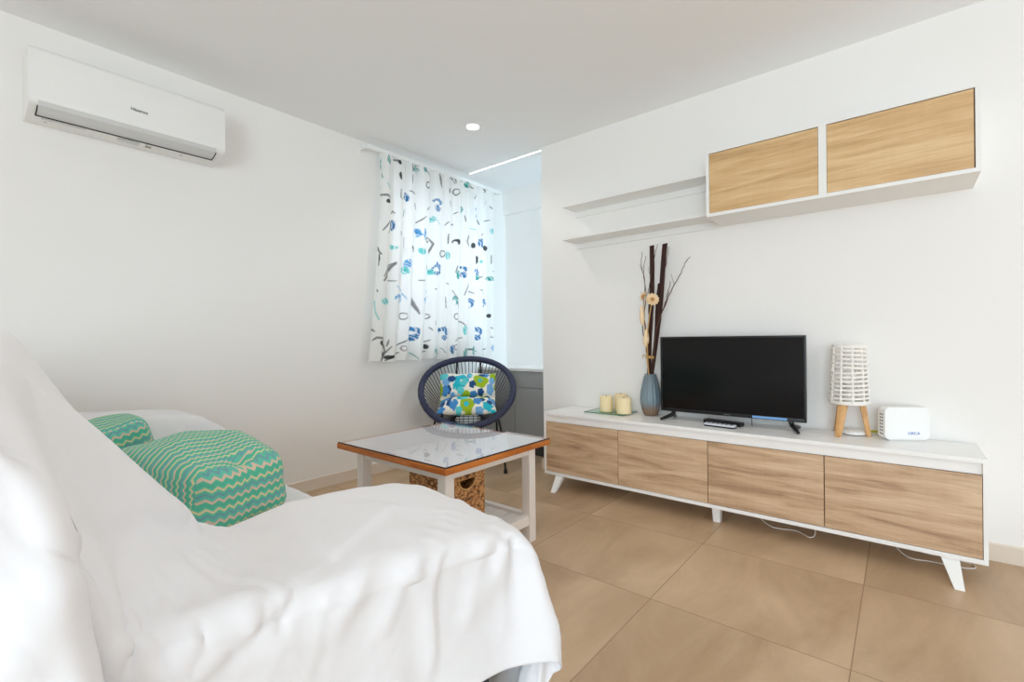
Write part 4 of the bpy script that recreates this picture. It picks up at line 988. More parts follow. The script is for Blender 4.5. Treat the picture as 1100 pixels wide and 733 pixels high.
def make_sheet():
    NXc, NYc = 96, 102
    raw = np.array(SHEET, np.int32).reshape(3, NYc+1, NXc+1)       # second differences of the folds, millimetres
    q = np.cumsum(np.cumsum(raw, axis=2), axis=1).astype(float)*.001
    def finer(a, k, ax):                       # Catmull-Rom between the stations
        a = np.moveaxis(a, ax, 0); n = len(a); out = []
        g = lambda i: a[np.clip(np.arange(n-1)+i, 0, n-1)]
        p0, p1, p2, p3 = g(-1), g(0), g(1), g(2)
        for j in range(k):
            t_ = j/k
            out.append(.5*(2*p1+(p2-p0)*t_+(2*p0-5*p1+4*p2-p3)*t_*t_+(3*p1-p0-3*p2+p3)*t_**3))
        r = np.stack(out, 1).reshape((-1,)+a.shape[1:]); r = np.concatenate([r, a[-1:]], 0)
        return np.moveaxis(r, 0, ax)
    G = np.stack([q[0], q[1], q[2]], -1)
    G = finer(finer(G, 3, 0), 3, 1)
    du = np.gradient(G, axis=1); dv = np.gradient(G, axis=0)
    nrm = np.cross(du, dv); nrm /= np.linalg.norm(nrm, axis=-1, keepdims=True)+1e-9
    D = np.zeros(G.shape[:2])
    for pts, w_, h_, kind in FOLDS:             # soft ridges, and the hem of the upper layer as a step
        P = np.array([tuple(v) for v in smooth_path(pts, 8)]); best = np.full(D.shape, 9.0); side = np.zeros(D.shape); along = np.zeros(D.shape)
        for i in range(len(P)-1):
            a, b = P[i], P[i+1]; ab = b-a; L2 = ab@ab+1e-12
            tt = np.clip(((G-a)@ab)/L2, 0, 1); d = G-a-tt[..., None]*ab; dist = np.linalg.norm(d, axis=-1)
            m = dist < best; best = np.where(m, dist, best)
            sd = np.einsum('ijk,ijk->ij', np.cross(np.broadcast_to(ab, d.shape), d), nrm)
            side = np.where(m, np.sign(sd), side); along = np.where(m, (i+tt)/(len(P)-1), along)
        fade = np.clip(along/.18, 0, 1)*np.clip((1-along)/.18, 0, 1)
        if kind == 0: D += h_*fade*np.exp(-(best/w_)**2)
        elif kind == 1: D += h_*fade*np.where(side > 0, np.exp(-(best/w_)**2), np.exp(-(best/(w_*.35))**2))
        else: D += h_*np.clip(along/.05, 0, 1)*np.clip((1-along)/.05, 0, 1)*np.where(side > 0, np.exp(-(best/w_)**2), np.exp(-(best/.006)**2))
    x_, y_, z_ = G[..., 0], G[..., 1], G[..., 2]
    wr = np.sin(23*x_+9*y_+2*np.sin(11*y_+5*z_))*np.sin(13*y_-17*x_+14*z_+1.5*np.sin(9*x_))
    D += .0010*(1-np.abs(wr))**2
    V = (G+nrm*D[..., None]*NSIGN).reshape(-1, 3)
    NXc, NYc = G.shape[1]-1, G.shape[0]-1
    idx = np.arange((NXc+1)*(NYc+1)).reshape(NYc+1, NXc+1)
    F = np.stack([idx[:-1, :-1], idx[:-1, 1:], idx[1:, 1:], idx[1:, :-1]], -1).reshape(-1, 4)
    c0 = np.array((.35, 1.65, .45))
    me = bpy.data.meshes.new('sofa_sheet'); me.from_pydata((V-c0).tolist(), [], F.tolist())
    me.polygons.foreach_set('use_smooth', [True]*len(me.polygons)); me.materials.append(M['sheet'])
    o = bpy.data.objects.new('sofa_sheet', me); COL.objects.link(o); o.location = c0
    s = o.modifiers.new('thickness', 'SOLIDIFY'); s.thickness = .0025; s.offset = 1
    return o
NSIGN = 1
FOLDS = [([(0.167, 0.639, 0.592), (0.24, 0.649, 0.616), (0.344, 0.686, 0.634), (0.535, 0.804, 0.629), (0.63, 0.857, 0.627)], 0.055, 0.0084, 2),
 ([(0.541, 0.643, 0.388), (0.546, 0.643, 0.459), (0.547, 0.647, 0.54), (0.572, 0.655, 0.594), (0.645, 0.682, 0.606)], 0.022, 0.0066, 1),
 ([(0.321, 0.643, 0.559), (0.384, 0.652, 0.607), (0.493, 0.714, 0.623), (0.603, 0.775, 0.62)], 0.03, 0.0055, 0),
 ([(0.436, 0.646, 0.513), (0.474, 0.648, 0.57), (0.516, 0.664, 0.612), (0.614, 0.753, 0.617)], 0.022, 0.005, 0),
 ([(0.623, 0.637, 0.441), (0.641, 0.641, 0.502), (0.675, 0.648, 0.559), (0.716, 0.674, 0.595)], 0.022, 0.005, 0),
 ([(0.714, 0.623, 0.383), (0.729, 0.636, 0.447), (0.725, 0.636, 0.525), (0.724, 0.655, 0.587)], 0.02, 0.0044, 0),
 ([(0.034, 0.656, 0.93), (0.05, 0.631, 0.869), (0.067, 0.623, 0.813), (0.081, 0.636, 0.772)], 0.03, 0.0077, 1),
 ([(0.077, 0.621, 0.777), (0.059, 0.607, 0.752), (0.042, 0.604, 0.719), (0.032, 0.604, 0.695)], 0.028, 0.0088, 0),
 ([(0.081, 0.636, 0.772), (0.091, 0.642, 0.725), (0.104, 0.646, 0.67), (0.109, 0.645, 0.633)], 0.024, 0.0077, 1),
 ([(0.077, 0.622, 0.778), (0.122, 0.703, 0.742), (0.203, 0.811, 0.703), (0.308, 0.977, 0.649)], 0.03, -0.0044, 0),
 ([(0.272, 0.702, 0.644), (0.212, 0.66, 0.642), (0.161, 0.65, 0.638), (0.126, 0.643, 0.634)], 0.025, 0.005, 0),
 ([(0.354, 0.801, 0.632), (0.268, 0.693, 0.642), (0.243, 0.65, 0.62)], 0.02, 0.0044, 0),
 ([(0.068, 0.627, 0.821), (0.12, 0.738, 0.762), (0.169, 0.804, 0.73)], 0.02, -0.0033, 0),
 ([(0.124, 0.763, 0.772), (0.188, 0.841, 0.754), (0.252, 0.905, 0.7)], 0.022, 0.0033, 0),
 ([(0.715, 0.817, 0.612), (0.577, 0.7, 0.615), (0.516, 0.651, 0.6), (0.531, 0.646, 0.53)], 0.014, 0.0039, 0),
 ([(0.547, 0.821, 0.631), (0.454, 0.697, 0.625), (0.389, 0.648, 0.592), (0.351, 0.647, 0.542)], 0.016, 0.0039, 0)]
SHEET = [
-177,-13,-5,-3,-5,-8,-8,-11,-14,-1,-16,-11,7,16,16,20,8,6,9,6,13,-2,18,15,15,14,14,14,14,14,13,15,17,18,18,17,18,23,25,19,-3,-15,-16,-9,11,16,15,13,14,14,14,15,15,14,14,14,14,13,14,14,13,14,26,26,24,
26,29,28,29,25,24,25,26,26,25,25,24,22,21,19,23,22,-22,-75,-10,-11,-11,-11,-10,-9,-8,-5,-1,2,-2,-2,0,1,1,-3,7,0,-4,8,-1,10,-16,1,-1,-5,-2,1,0,-5,3,-3,6,-5,18,-9,0,-1,0,0,0,-1,-1,0,-1,-1,0,-1,0,-1,1,0,
1,0,1,0,3,1,0,0,0,0,0,0,0,0,0,0,-1,0,1,0,-1,1,-1,0,0,1,-1,0,0,-1,0,0,0,0,0,0,-1,1,0,0,0,0,0,5,2,-1,0,0,1,-1,4,3,2,6,-1,2,2,-3,3,-1,-2,-4,10,5,-12,13,-9,1,0,-1,-4,-2,0,-1,6,-9,7,-3,3,-1,2,1,-1,-1,0,-1,
0,-1,0,0,0,-1,0,-1,-1,2,0,0,0,1,1,2,2,-1,0,0,0,0,0,0,-1,0,0,1,0,-1,0,1,-1,0,0,0,0,1,-2,0,0,0,0,0,0,0,0,0,-1,1,0,1,-2,2,3,3,1,0,0,-1,9,3,3,0,-8,3,6,2,-14,8,-1,-3,-10,-2,8,11,-18,10,2,-1,-1,-2,-4,-1,1,
-3,13,-13,3,3,-3,5,-3,0,0,0,0,0,0,0,-1,-1,0,-1,1,0,-1,1,-1,1,0,2,3,0,1,-1,0,0,0,0,-1,1,0,0,-1,0,1,-1,0,1,0,0,-1,0,0,0,0,-1,0,0,0,0,-1,0,1,0,0,1,-1,0,0,4,3,0,0,0,1,-3,-2,5,-3,8,2,-7,-8,3,8,1,-1,-3,-13,
-4,12,7,-11,7,1,-1,0,-5,0,-1,7,-10,13,-8,2,1,-3,2,-2,1,-1,1,0,1,-1,-1,-1,-1,0,-1,0,0,-1,1,1,1,0,3,2,-1,0,0,0,-1,1,0,-1,0,0,1,-1,0,1,-1,0,0,0,0,0,0,0,-1,0,0,0,0,-1,1,0,-1,1,0,0,0,0,1,3,2,0,1,1,5,-3,7,
-9,11,-1,-11,1,2,-2,-2,8,3,0,-4,-5,-5,4,4,0,0,8,-7,-4,-4,0,-2,10,-10,11,-7,2,2,-5,2,0,0,0,0,0,1,-1,-2,0,0,-1,0,1,0,0,0,0,3,3,-1,0,0,0,0,0,-1,1,0,0,-1,0,1,0,-1,1,0,-1,0,0,0,0,0,0,-1,0,0,0,0,0,-1,1,0,0,
0,1,-1,-1,2,7,2,0,0,-1,10,-9,12,-2,-9,0,-3,-1,-8,-8,5,7,4,2,-5,-16,8,7,0,1,-6,11,-8,-2,0,0,-5,11,-10,7,-2,-3,5,-4,0,0,-1,1,0,0,1,-2,-2,0,1,0,-1,0,0,1,1,1,3,0,0,0,0,-1,1,0,-1,0,0,1,0,-1,0,1,-1,0,1,-1,0,
0,0,-1,0,0,0,0,0,0,-1,1,0,-1,1,0,0,0,0,-8,16,0,1,3,5,-8,12,-3,-9,2,0,0,-10,4,-9,3,4,5,4,1,-3,-16,8,6,-3,2,-6,9,-5,0,-4,6,-7,9,-5,0,4,-7,4,-1,0,0,-1,0,1,-1,0,-1,0,-1,0,0,1,0,-1,1,4,1,0,0,-1,1,0,0,0,0,0,
0,-1,0,1,-1,0,1,-1,0,0,1,0,-1,0,-1,0,0,0,0,0,0,0,-1,1,0,1,-1,0,0,-5,13,5,-1,2,-4,10,-2,-7,1,-1,0,-8,5,0,-8,1,2,3,4,4,3,-1,-17,2,9,-1,0,8,-6,-4,5,-9,10,-9,4,3,-8,6,-1,-2,0,0,0,0,0,1,-1,-1,-1,0,0,1,-1,0,
1,1,2,3,0,-1,0,0,0,0,0,-1,0,0,1,-1,0,1,0,-1,1,0,-1,0,0,0,0,0,-1,0,0,0,0,0,-1,1,0,0,0,0,0,0,-2,11,-5,11,-2,6,1,-8,-1,0,-1,-11,10,-4,4,-10,1,2,3,3,4,2,3,-1,-15,9,1,-1,2,1,-6,-2,10,-10,10,2,-14,7,-4,0,1,
0,1,0,0,-1,0,0,-1,-1,0,1,-1,0,0,0,2,4,0,0,0,0,-1,1,-1,0,1,0,0,-1,1,0,-1,0,1,-1,0,1,-1,0,0,-1,0,0,0,0,0,0,-1,1,0,-1,1,0,1,-1,0,0,16,-1,-11,11,4,-7,-2,1,0,-14,7,3,1,2,-9,0,1,1,3,4,3,4,3,-1,-12,9,-7,1,5,
-7,4,-3,5,1,-5,2,-3,4,2,1,-1,-1,-4,-2,-1,1,0,-2,0,0,0,1,0,0,0,1,4,1,-1,-1,1,0,0,0,0,0,-1,0,1,-1,0,1,-1,0,1,-1,0,0,0,0,0,0,-1,0,1,-1,0,0,0,-1,1,-1,1,0,0,0,1,-9,10,14,1,3,-11,3,-1,-13,7,7,-10,8,1,-9,-1,
0,2,2,2,3,4,3,3,-2,-8,3,-8,5,0,0,2,3,-7,1,10,-9,2,-2,1,2,-1,2,-3,-2,0,2,-2,-2,0,0,0,0,0,0,3,3,0,0,0,-1,1,-1,1,-1,0,1,-1,0,1,-1,0,1,-1,0,1,-1,0,0,0,0,-1,1,-1,0,0,0,0,0,0,-1,1,0,0,0,0,0,11,8,-2,3,-21,11,
1,-9,1,5,-2,5,-4,5,-8,0,0,0,-1,-1,4,4,4,6,2,-3,2,-11,0,3,0,-1,-1,5,-4,-4,11,-8,2,-2,0,1,1,2,-1,-5,2,-2,0,-1,0,0,1,0,-1,4,2,0,0,0,0,0,0,-1,1,0,-1,1,0,-1,1,0,-1,1,-1,0,0,0,0,-1,0,0,0,0,0,0,0,0,0,0,0,0,
-1,1,0,-1,5,12,-7,10,-18,11,-1,-7,1,2,4,0,-2,2,0,-8,0,-1,0,-1,0,0,2,3,7,7,0,-5,0,-6,1,1,2,-1,-7,3,4,-5,8,-3,0,-1,0,0,1,-1,-4,2,7,-9,0,-1,1,0,0,0,6,0,0,-1,0,1,-1,1,0,0,-1,1,-1,0,1,-1,0,1,-1,1,-1,0,0,-1,
1,0,0,-1,1,-1,1,-1,1,-1,1,-1,-1,0,-1,3,-1,4,-2,2,-8,11,4,-12,3,-1,10,0,0,0,0,1,-7,-1,1,-3,1,-1,0,-1,0,3,7,10,-1,2,-11,10,-8,-3,-2,8,1,-9,7,-6,2,0,0,0,1,-1,-6,7,-3,-9,10,-3,1,0,1,-1,2,3,1,-1,0,0,0,0,-1,
0,0,0,0,1,-1,0,1,-1,0,1,-1,1,0,0,0,0,0,-1,0,0,1,-1,1,-1,1,-1,1,0,-3,0,2,-1,7,9,-9,5,0,-16,2,5,8,2,-1,0,0,1,-1,-4,1,-2,1,-2,0,-1,-2,0,-1,2,8,10,0,-5,-8,1,0,5,-4,2,8,-13,4,-1,1,0,1,-10,1,2,2,-4,4,2,-4,1,
2,-1,0,4,3,0,-1,-1,1,-2,0,1,0,-1,1,0,0,0,0,-1,1,-1,0,1,0,0,-1,1,-1,0,0,1,-1,0,0,0,0,0,0,1,-1,1,1,0,0,2,-12,18,-12,-10,7,11,4,1,-1,0,-1,0,2,1,6,0,0,-3,0,0,-1,1,0,-4,-5,-5,3,8,6,-16,2,0,-1,2,-2,2,3,-3,0,
2,0,-1,0,-3,5,1,-1,3,0,2,-1,-5,7,0,5,-4,1,3,-4,-1,-2,1,0,-1,1,-1,0,0,0,0,0,0,0,0,0,0,0,0,0,1,-1,1,-1,1,-1,1,0,0,0,0,0,1,1,1,0,0,3,3,-1,1,-2,-3,6,-1,3,1,1,2,1,0,3,-16,-4,-4,0,0,0,0,-1,0,1,1,3,1,0,-6,18,
-9,3,-2,1,0,-1,9,-3,2,-3,1,-2,11,5,-4,-1,8,0,0,6,-6,5,-9,-10,3,6,10,-14,6,-6,4,-1,0,2,-1,0,0,0,0,0,0,0,0,0,-1,0,1,0,-1,-1,1,-1,1,-1,1,0,-1,1,-1,1,-1,1,3,2,-3,0,6,3,-17,1,11,15,-4,-4,-1,0,-1,0,2,1,1,
-12,0,1,0,-1,0,0,1,0,-1,-1,-3,0,-4,12,-5,3,-6,2,-1,1,0,-1,6,-2,1,-1,2,0,1,9,1,1,5,-1,-2,9,-6,-12,5,4,6,-8,-2,-3,6,-4,2,-3,0,1,1,-1,-1,1,0,1,-1,1,-1,1,0,-1,1,0,1,-1,1,-1,0,0,0,1,0,0,-1,1,-1,0,2,2,2,6,
-10,8,5,2,-6,-2,0,2,1,2,1,1,1,1,-6,1,1,0,0,1,0,0,0,1,0,-1,2,3,0,-4,-2,1,-1,1,0,0,1,0,0,0,1,1,0,0,0,0,0,1,-1,1,0,2,-3,6,2,-7,1,0,0,-2,4,-5,3,-1,0,0,-1,1,0,0,-1,1,-1,1,0,0,0,-1,1,-1,1,-1,1,0,0,-1,0,0,1,
0,0,0,0,-2,3,-1,1,-3,1,-2,0,2,3,3,1,3,2,1,1,2,1,-2,0,0,0,1,0,0,1,0,0,1,1,-1,-1,0,0,1,0,0,0,0,0,-1,0,0,1,-1,0,0,0,0,0,0,-1,1,0,0,2,0,-5,-2,1,0,11,-8,1,0,3,-3,1,0,1,-2,0,1,-2,1,0,1,0,-1,0,1,0,-1,1,-1,1,
-1,1,-1,1,-1,0,0,0,0,1,-1,0,-2,2,-1,1,-5,-2,-2,-1,-1,-1,0,-1,2,2,1,0,1,1,-1,-1,1,-1,0,1,0,0,1,-1,0,1,0,-1,0,0,0,0,0,0,0,0,1,-1,0,1,0,0,-1,1,0,-1,0,0,-1,-1,3,2,-1,-2,-1,-1,0,5,-2,-2,1,2,0,0,-4,2,1,-3,2,
1,-1,0,0,1,0,-1,0,1,-1,1,-1,1,-1,1,-1,1,-1,0,0,1,-1,1,0,-2,-2,2,1,1,-1,0,0,0,0,-1,-4,-4,-2,-2,-1,0,2,0,0,-1,0,-1,0,-1,1,0,0,0,0,0,0,1,-1,0,1,0,0,0,-1,0,1,-1,0,0,0,1,-1,-1,2,-1,0,0,-1,-2,11,2,-1,-2,-2,
0,0,-1,-2,-2,0,0,0,0,3,-3,3,-2,-1,1,0,0,-1,0,1,0,-1,1,-1,0,0,1,-1,1,-1,1,-1,0,-1,1,0,1,1,-1,-1,2,3,2,0,-3,-2,-1,-1,2,0,-2,-1,-1,-2,2,0,0,0,0,-1,-1,0,0,-1,1,0,-1,1,1,-1,0,1,-1,0,0,0,0,0,0,0,0,0,0,0,0,1,
-2,1,0,1,-1,-1,-3,5,7,2,-1,0,-1,-2,-2,-2,-1,-1,0,2,-3,3,-3,3,-1,0,-1,0,1,0,-1,0,1,-1,0,1,-1,0,0,0,0,0,0,1,-1,-1,0,1,0,2,-2,0,1,3,3,4,1,0,0,-1,1,1,0,0,0,-1,1,0,0,0,1,0,0,-1,0,-1,1,0,0,-1,0,1,0,0,0,0,0,
1,-1,0,0,0,0,0,0,0,0,0,0,0,0,0,-2,-1,-1,2,5,5,2,1,0,-1,-3,-3,-4,-2,2,1,-2,3,-2,1,0,-1,0,0,0,0,0,0,0,1,-1,1,-1,1,-1,1,-1,1,-1,1,0,-1,-3,4,-1,0,2,-4,1,1,2,4,3,2,3,1,2,1,1,2,-4,0,1,1,1,0,0,0,0,1,0,-1,1,
-1,1,1,0,-1,1,0,0,-1,0,0,0,0,0,0,0,0,0,0,0,0,0,0,-1,0,-1,-3,0,2,4,3,2,3,2,2,-1,-3,-5,-5,1,1,-2,2,1,-4,2,0,0,0,1,0,-1,1,-1,0,0,0,0,0,0,0,0,0,0,1,-1,1,-2,0,2,1,-3,-1,2,-2,-1,1,4,2,2,1,3,2,1,-4,0,0,1,0,1,
1,0,1,-1,1,0,0,0,1,-1,0,0,0,0,0,0,0,0,0,1,0,-1,0,0,0,0,0,0,0,0,0,-2,0,-4,-2,-1,1,3,3,2,3,2,3,3,1,-5,-7,0,0,1,-3,3,-1,0,1,-1,0,0,0,0,0,1,-1,0,0,0,0,0,0,0,0,-1,2,0,-2,-1,2,1,-1,-2,1,3,-2,-3,-2,2,1,2,0,1,
1,-3,1,0,-1,1,0,0,2,-1,1,-1,1,-1,1,0,-1,1,1,-1,0,0,1,-1,0,0,0,0,1,-1,0,0,0,0,-1,0,0,0,-2,0,0,-5,-2,-2,1,1,2,2,3,2,3,3,6,1,-10,-2,-2,1,1,1,0,-1,1,-2,1,0,0,0,0,0,1,-1,1,-1,1,-1,0,0,1,-1,1,0,0,0,-1,0,-1,
-1,2,3,-1,-4,-2,0,0,1,1,0,1,-1,0,1,-1,0,1,-1,0,0,0,-1,1,0,-1,1,0,0,0,0,0,0,0,0,0,0,0,0,0,0,0,0,0,0,0,0,-1,-3,0,1,0,-3,-3,-2,-1,0,0,1,2,2,3,2,5,7,-2,-8,1,-1,0,0,0,-1,2,-1,0,0,0,0,0,0,0,0,0,0,0,1,-1,0,0,
0,0,2,2,-8,4,-1,0,1,1,2,-1,-4,-1,0,0,-1,1,4,-1,0,-1,0,0,-1,-1,0,-1,0,1,-1,0,1,1,-1,0,0,0,0,0,0,1,0,-1,0,0,0,0,0,0,-1,1,0,-1,0,-2,-1,2,0,-1,-2,-2,0,-1,-1,-1,0,-1,0,1,2,3,5,5,-5,0,-1,0,1,0,0,0,0,0,1,-1,
1,-1,1,-1,1,-1,1,-1,1,-1,1,-1,0,-1,-4,15,-2,-5,-4,0,2,1,1,-2,-3,-1,0,0,0,4,0,0,-1,-1,-1,-1,0,-1,0,0,0,1,0,1,-1,0,0,0,0,-1,0,1,0,0,0,0,0,0,0,0,-1,1,-1,0,1,-1,-1,-2,1,0,0,0,0,-1,0,0,-1,-1,0,-1,-1,-1,0,0,
4,7,-2,0,0,-1,1,-1,1,0,0,0,0,0,0,0,0,0,0,0,0,0,0,0,0,1,-2,2,2,0,1,-3,-2,1,2,0,-1,-1,-1,-1,0,0,3,0,-1,-1,0,-1,0,-1,0,0,0,0,1,2,0,0,-1,-1,0,-1,0,1,0,-1,2,0,-1,0,0,-1,0,1,-1,1,-1,0,0,-1,0,0,0,0,-1,0,1,0,
1,1,-1,0,1,1,0,1,0,0,-3,2,-1,0,-1,0,1,0,1,-1,0,0,0,0,0,0,0,0,-1,1,0,0,-1,1,0,-1,3,1,0,0,-1,-2,-1,2,1,-2,0,2,-2,0,0,2,-1,-1,0,-1,1,-1,0,0,-1,1,0,2,1,1,1,-2,-1,-1,0,-1,0,1,0,0,0,0,0,0,1,-1,0,0,0,1,0,0,0,
-1,1,-1,0,0,-1,2,0,-2,-1,1,1,-1,0,-2,1,1,0,1,1,1,-2,0,0,0,0,0,0,0,0,0,0,0,0,-1,1,0,0,-1,1,0,-1,0,-2,-3,5,3,-1,0,1,-1,0,-2,0,2,1,-1,2,-4,0,0,0,0,0,-1,0,0,-1,1,0,2,3,1,-4,5,5,-7,-3,0,-1,0,0,1,0,0,1,-1,0,
0,0,-1,1,-1,1,-1,0,0,2,-3,1,0,2,-2,-3,-1,2,-1,0,-1,2,0,3,-2,0,-1,1,-1,1,2,0,0,-1,0,0,0,0,0,-1,0,0,0,1,-1,0,0,0,-1,1,-2,1,-2,0,3,2,4,-3,3,0,-5,-4,4,5,-6,6,-7,1,0,-1,0,-1,1,0,-1,0,0,0,3,4,1,-3,-3,3,2,3,
-5,-2,0,2,1,-2,1,0,-1,1,0,0,0,-1,-3,0,-1,1,1,0,0,1,-2,1,1,5,-4,-2,-3,1,0,0,-1,0,0,1,0,1,0,0,-1,0,1,0,0,0,-1,1,-1,1,0,1,-1,0,0,0,1,-1,0,0,-2,2,-1,-1,1,1,-4,7,4,-9,5,-10,6,8,-7,7,-8,6,-5,-2,1,-1,1,-1,0,
0,-1,1,3,4,3,-3,-8,2,2,1,3,0,-4,1,-3,2,1,-1,0,0,-1,-1,0,1,0,2,0,-1,0,-1,1,1,-2,0,0,0,1,7,-1,-3,-3,-1,-1,0,0,0,0,0,0,0,1,0,0,0,-1,0,0,0,0,0,0,0,0,0,1,-1,1,-1,0,0,-1,0,1,0,-1,1,0,4,-12,6,12,-18,13,3,-8,
8,-8,8,-8,15,-1,-1,1,0,0,-1,-1,1,3,4,3,-3,-7,-2,3,1,1,1,2,-3,0,-1,0,1,-1,0,0,0,2,-1,0,0,0,0,1,0,1,0,-2,0,1,0,-1,-1,2,6,3,-2,-5,-2,-1,0,-1,-1,0,1,0,-1,1,0,0,0,0,-1,1,-1,1,-1,1,-1,1,-1,1,-1,0,-1,-1,1,2,
-1,0,0,6,-7,-8,16,3,-17,13,-5,-1,9,-8,9,-9,15,-20,-1,0,0,0,-1,-1,1,2,4,3,0,-6,-6,2,2,1,1,0,2,-1,-1,0,-2,0,1,0,1,0,0,0,-1,1,1,-1,0,0,0,-2,1,0,1,0,0,0,-2,2,5,5,2,-4,-5,-2,-1,0,-1,-1,1,1,-1,0,0,0,0,0,0,0,
-1,1,-1,1,-1,0,0,-1,0,0,1,0,0,0,0,2,2,-12,17,-1,-13,12,-6,5,3,-8,8,-8,13,-10,4,-1,1,-1,-1,0,0,1,3,4,2,-5,-6,-2,3,2,-2,2,2,0,0,-1,0,-1,-1,0,1,-1,1,-1,1,0,1,-1,2,0,0,-1,1,-1,1,-1,1,-1,-1,0,-1,0,4,5,6,0,
-8,-2,-1,-1,-1,-2,1,1,-1,0,0,1,0,-1,0,0,0,0,-1,0,0,-2,1,1,1,-1,1,-1,-1,-3,11,-7,8,-1,-10,10,-5,5,-1,-5,8,-5,4,-14,3,6,-1,0,0,0,-2,1,2,4,2,-1,-5,-4,0,2,2,0,-1,0,3,-2,0,0,-1,0,0,0,1,0,0,0,1,0,0,-1,1,0,0,
0,1,-1,0,-1,1,-1,0,-1,-1,-1,1,4,7,6,-9,-2,1,4,0,-8,-1,1,-1,1,-1,0,0,0,0,-1,0,0,0,0,1,0,-1,0,1,-1,0,1,3,-2,-3,7,-4,5,-3,2,-3,-2,2,-6,-1,-3,4,-6,2,0,-1,0,-1,1,0,3,2,1,-3,-4,-2,1,2,5,3,0,0,-12,8,-3,1,-1,
0,0,0,0,-1,1,0,0,0,1,0,-1,0,1,3,-1,0,-2,-1,-1,1,-1,-1,-1,-1,0,-1,1,10,3,-4,-2,-4,6,-3,-2,0,0,0,0,0,0,0,0,0,0,0,0,0,0,0,0,0,0,0,0,0,0,0,3,-1,-7,-3,-1,-1,0,0,-1,0,-1,0,1,2,0,-1,0,0,-1,0,2,2,2,-1,-2,-3,
-2,1,3,5,2,-1,-4,3,-7,3,-2,1,0,0,0,-1,1,0,0,0,0,0,1,-1,0,0,0,0,0,1,-1,0,-1,0,-1,0,-1,-1,0,1,-1,12,-1,-6,-2,-6,13,-6,0,0,0,0,0,0,0,0,0,1,-1,1,0,0,0,0,-1,1,0,0,0,1,1,-4,1,2,-4,-2,-2,-2,-2,0,-1,1,1,0,2,
-2,-1,-1,-1,0,1,4,4,2,-2,-6,-6,-1,3,10,7,-1,-5,-5,-3,2,-1,1,-1,0,0,0,1,-1,0,0,0,0,0,0,0,0,0,0,0,0,-1,1,0,0,-1,4,-2,-1,-2,-1,-3,-2,2,14,4,-2,-11,-6,7,0,-1,0,0,0,0,1,0,0,0,1,-1,0,1,0,0,1,-1,0,1,0,0,-6,7,
-3,-2,2,0,0,0,0,-1,0,-3,-2,-2,-2,-1,-2,0,-1,1,3,3,4,-1,-5,-6,-4,2,8,12,-1,-10,-2,-2,1,0,0,0,0,0,0,0,0,0,0,0,0,0,0,0,0,0,0,0,0,0,0,0,0,0,0,-3,6,1,-4,0,-1,-3,-4,-1,11,2,6,-9,-1,0,2,0,-1,-1,0,0,0,1,-1,1,
0,1,-1,0,0,0,-1,0,-1,1,-1,6,-3,-3,3,-2,0,0,0,0,0,-1,2,1,1,0,0,-2,0,0,1,3,5,0,-2,-5,-6,-1,3,11,1,-7,-2,0,1,0,0,0,0,0,0,0,0,0,0,0,0,0,0,0,-1,1,0,0,0,0,0,0,0,0,0,0,0,-4,4,6,-6,0,0,-1,-5,-3,9,-3,11,-8,0,0,
-2,1,1,1,-1,1,-1,1,-1,0,0,0,1,0,1,-1,1,0,-1,1,-2,-5,10,-7,3,1,2,1,2,1,3,2,2,2,2,1,-1,-1,0,3,3,2,0,-4,-5,-3,0,5,10,-5,-5,0,0,1,0,0,0,0,0,0,0,0,0,0,0,0,0,0,0,0,0,0,0,0,0,-1,1,0,0,0,0,0,0,-4,3,9,-8,-1,0,
0,-4,-3,14,-11,5,0,-1,1,0,1,-1,1,-1,0,0,0,1,-1,1,-1,1,-1,3,-1,-1,-1,0,-3,10,-5,11,4,2,1,2,1,2,1,1,1,1,1,2,-2,0,2,2,4,0,-1,-4,-5,-2,2,7,0,-1,-3,0,1,-1,1,0,0,0,0,0,0,0,0,0,0,0,0,0,0,0,0,0,0,0,0,0,0,0,0,
-1,1,0,0,0,-5,1,13,-9,0,-1,2,-6,-2,14,-7,0,0,1,0,-1,1,-1,0,1,-1,1,-1,1,-1,0,0,0,0,0,2,0,-2,5,-4,-7,-1,4,8,3,2,2,1,2,1,2,1,2,1,-2,1,1,3,2,1,-3,-4,-4,0,2,6,0,-2,-2,1,-1,1,0,0,0,0,0,0,0,0,-1,1,0,0,0,0,0,
0,0,0,0,0,0,0,0,0,0,0,0,0,0,0,0,-4,-2,16,-11,1,-2,5,-8,0,5,0,1,-1,1,0,-1,0,0,0,0,0,0,0,0,1,-1,1,-1,1,-1,2,0,-6,-1,15,-1,-4,-6,-2,0,-1,0,-1,1,-1,1,-1,1,-1,0,2,3,2,-2,-3,-4,-1,0,2,5,0,-3,-1,0,1,0,0,0,0,
-1,1,0,0,0,0,0,0,0,0,0,0,0,0,0,0,0,0,0,0,0,0,0,0,0,0,-1,1,0,-2,-5,18,-11,-1,-3,8,-10,6,0,-1,1,0,0,0,0,1,-1,1,-1,1,-1,0,0,0,0,0,0,0,0,-1,6,2,-13,-8,-1,-1,0,-1,0,1,0,-1,0,-1,0,-1,-1,1,2,2,0,-1,-2,-3,-2,
1,2,6,-4,0,-1,-1,1,0,0,0,0,0,0,0,0,0,0,0,0,0,0,0,0,0,0,0,0,0,0,0,0,0,0,0,0,0,0,0,0,0,0,-2,-6,18,-10,0,-5,10,-5,0,1,-1,0,0,0,1,-1,0,0,0,0,0,1,-1,1,-1,1,-1,1,-1,2,-5,4,-5,3,-3,-3,-2,-1,-1,-2,-1,-2,-1,-1,
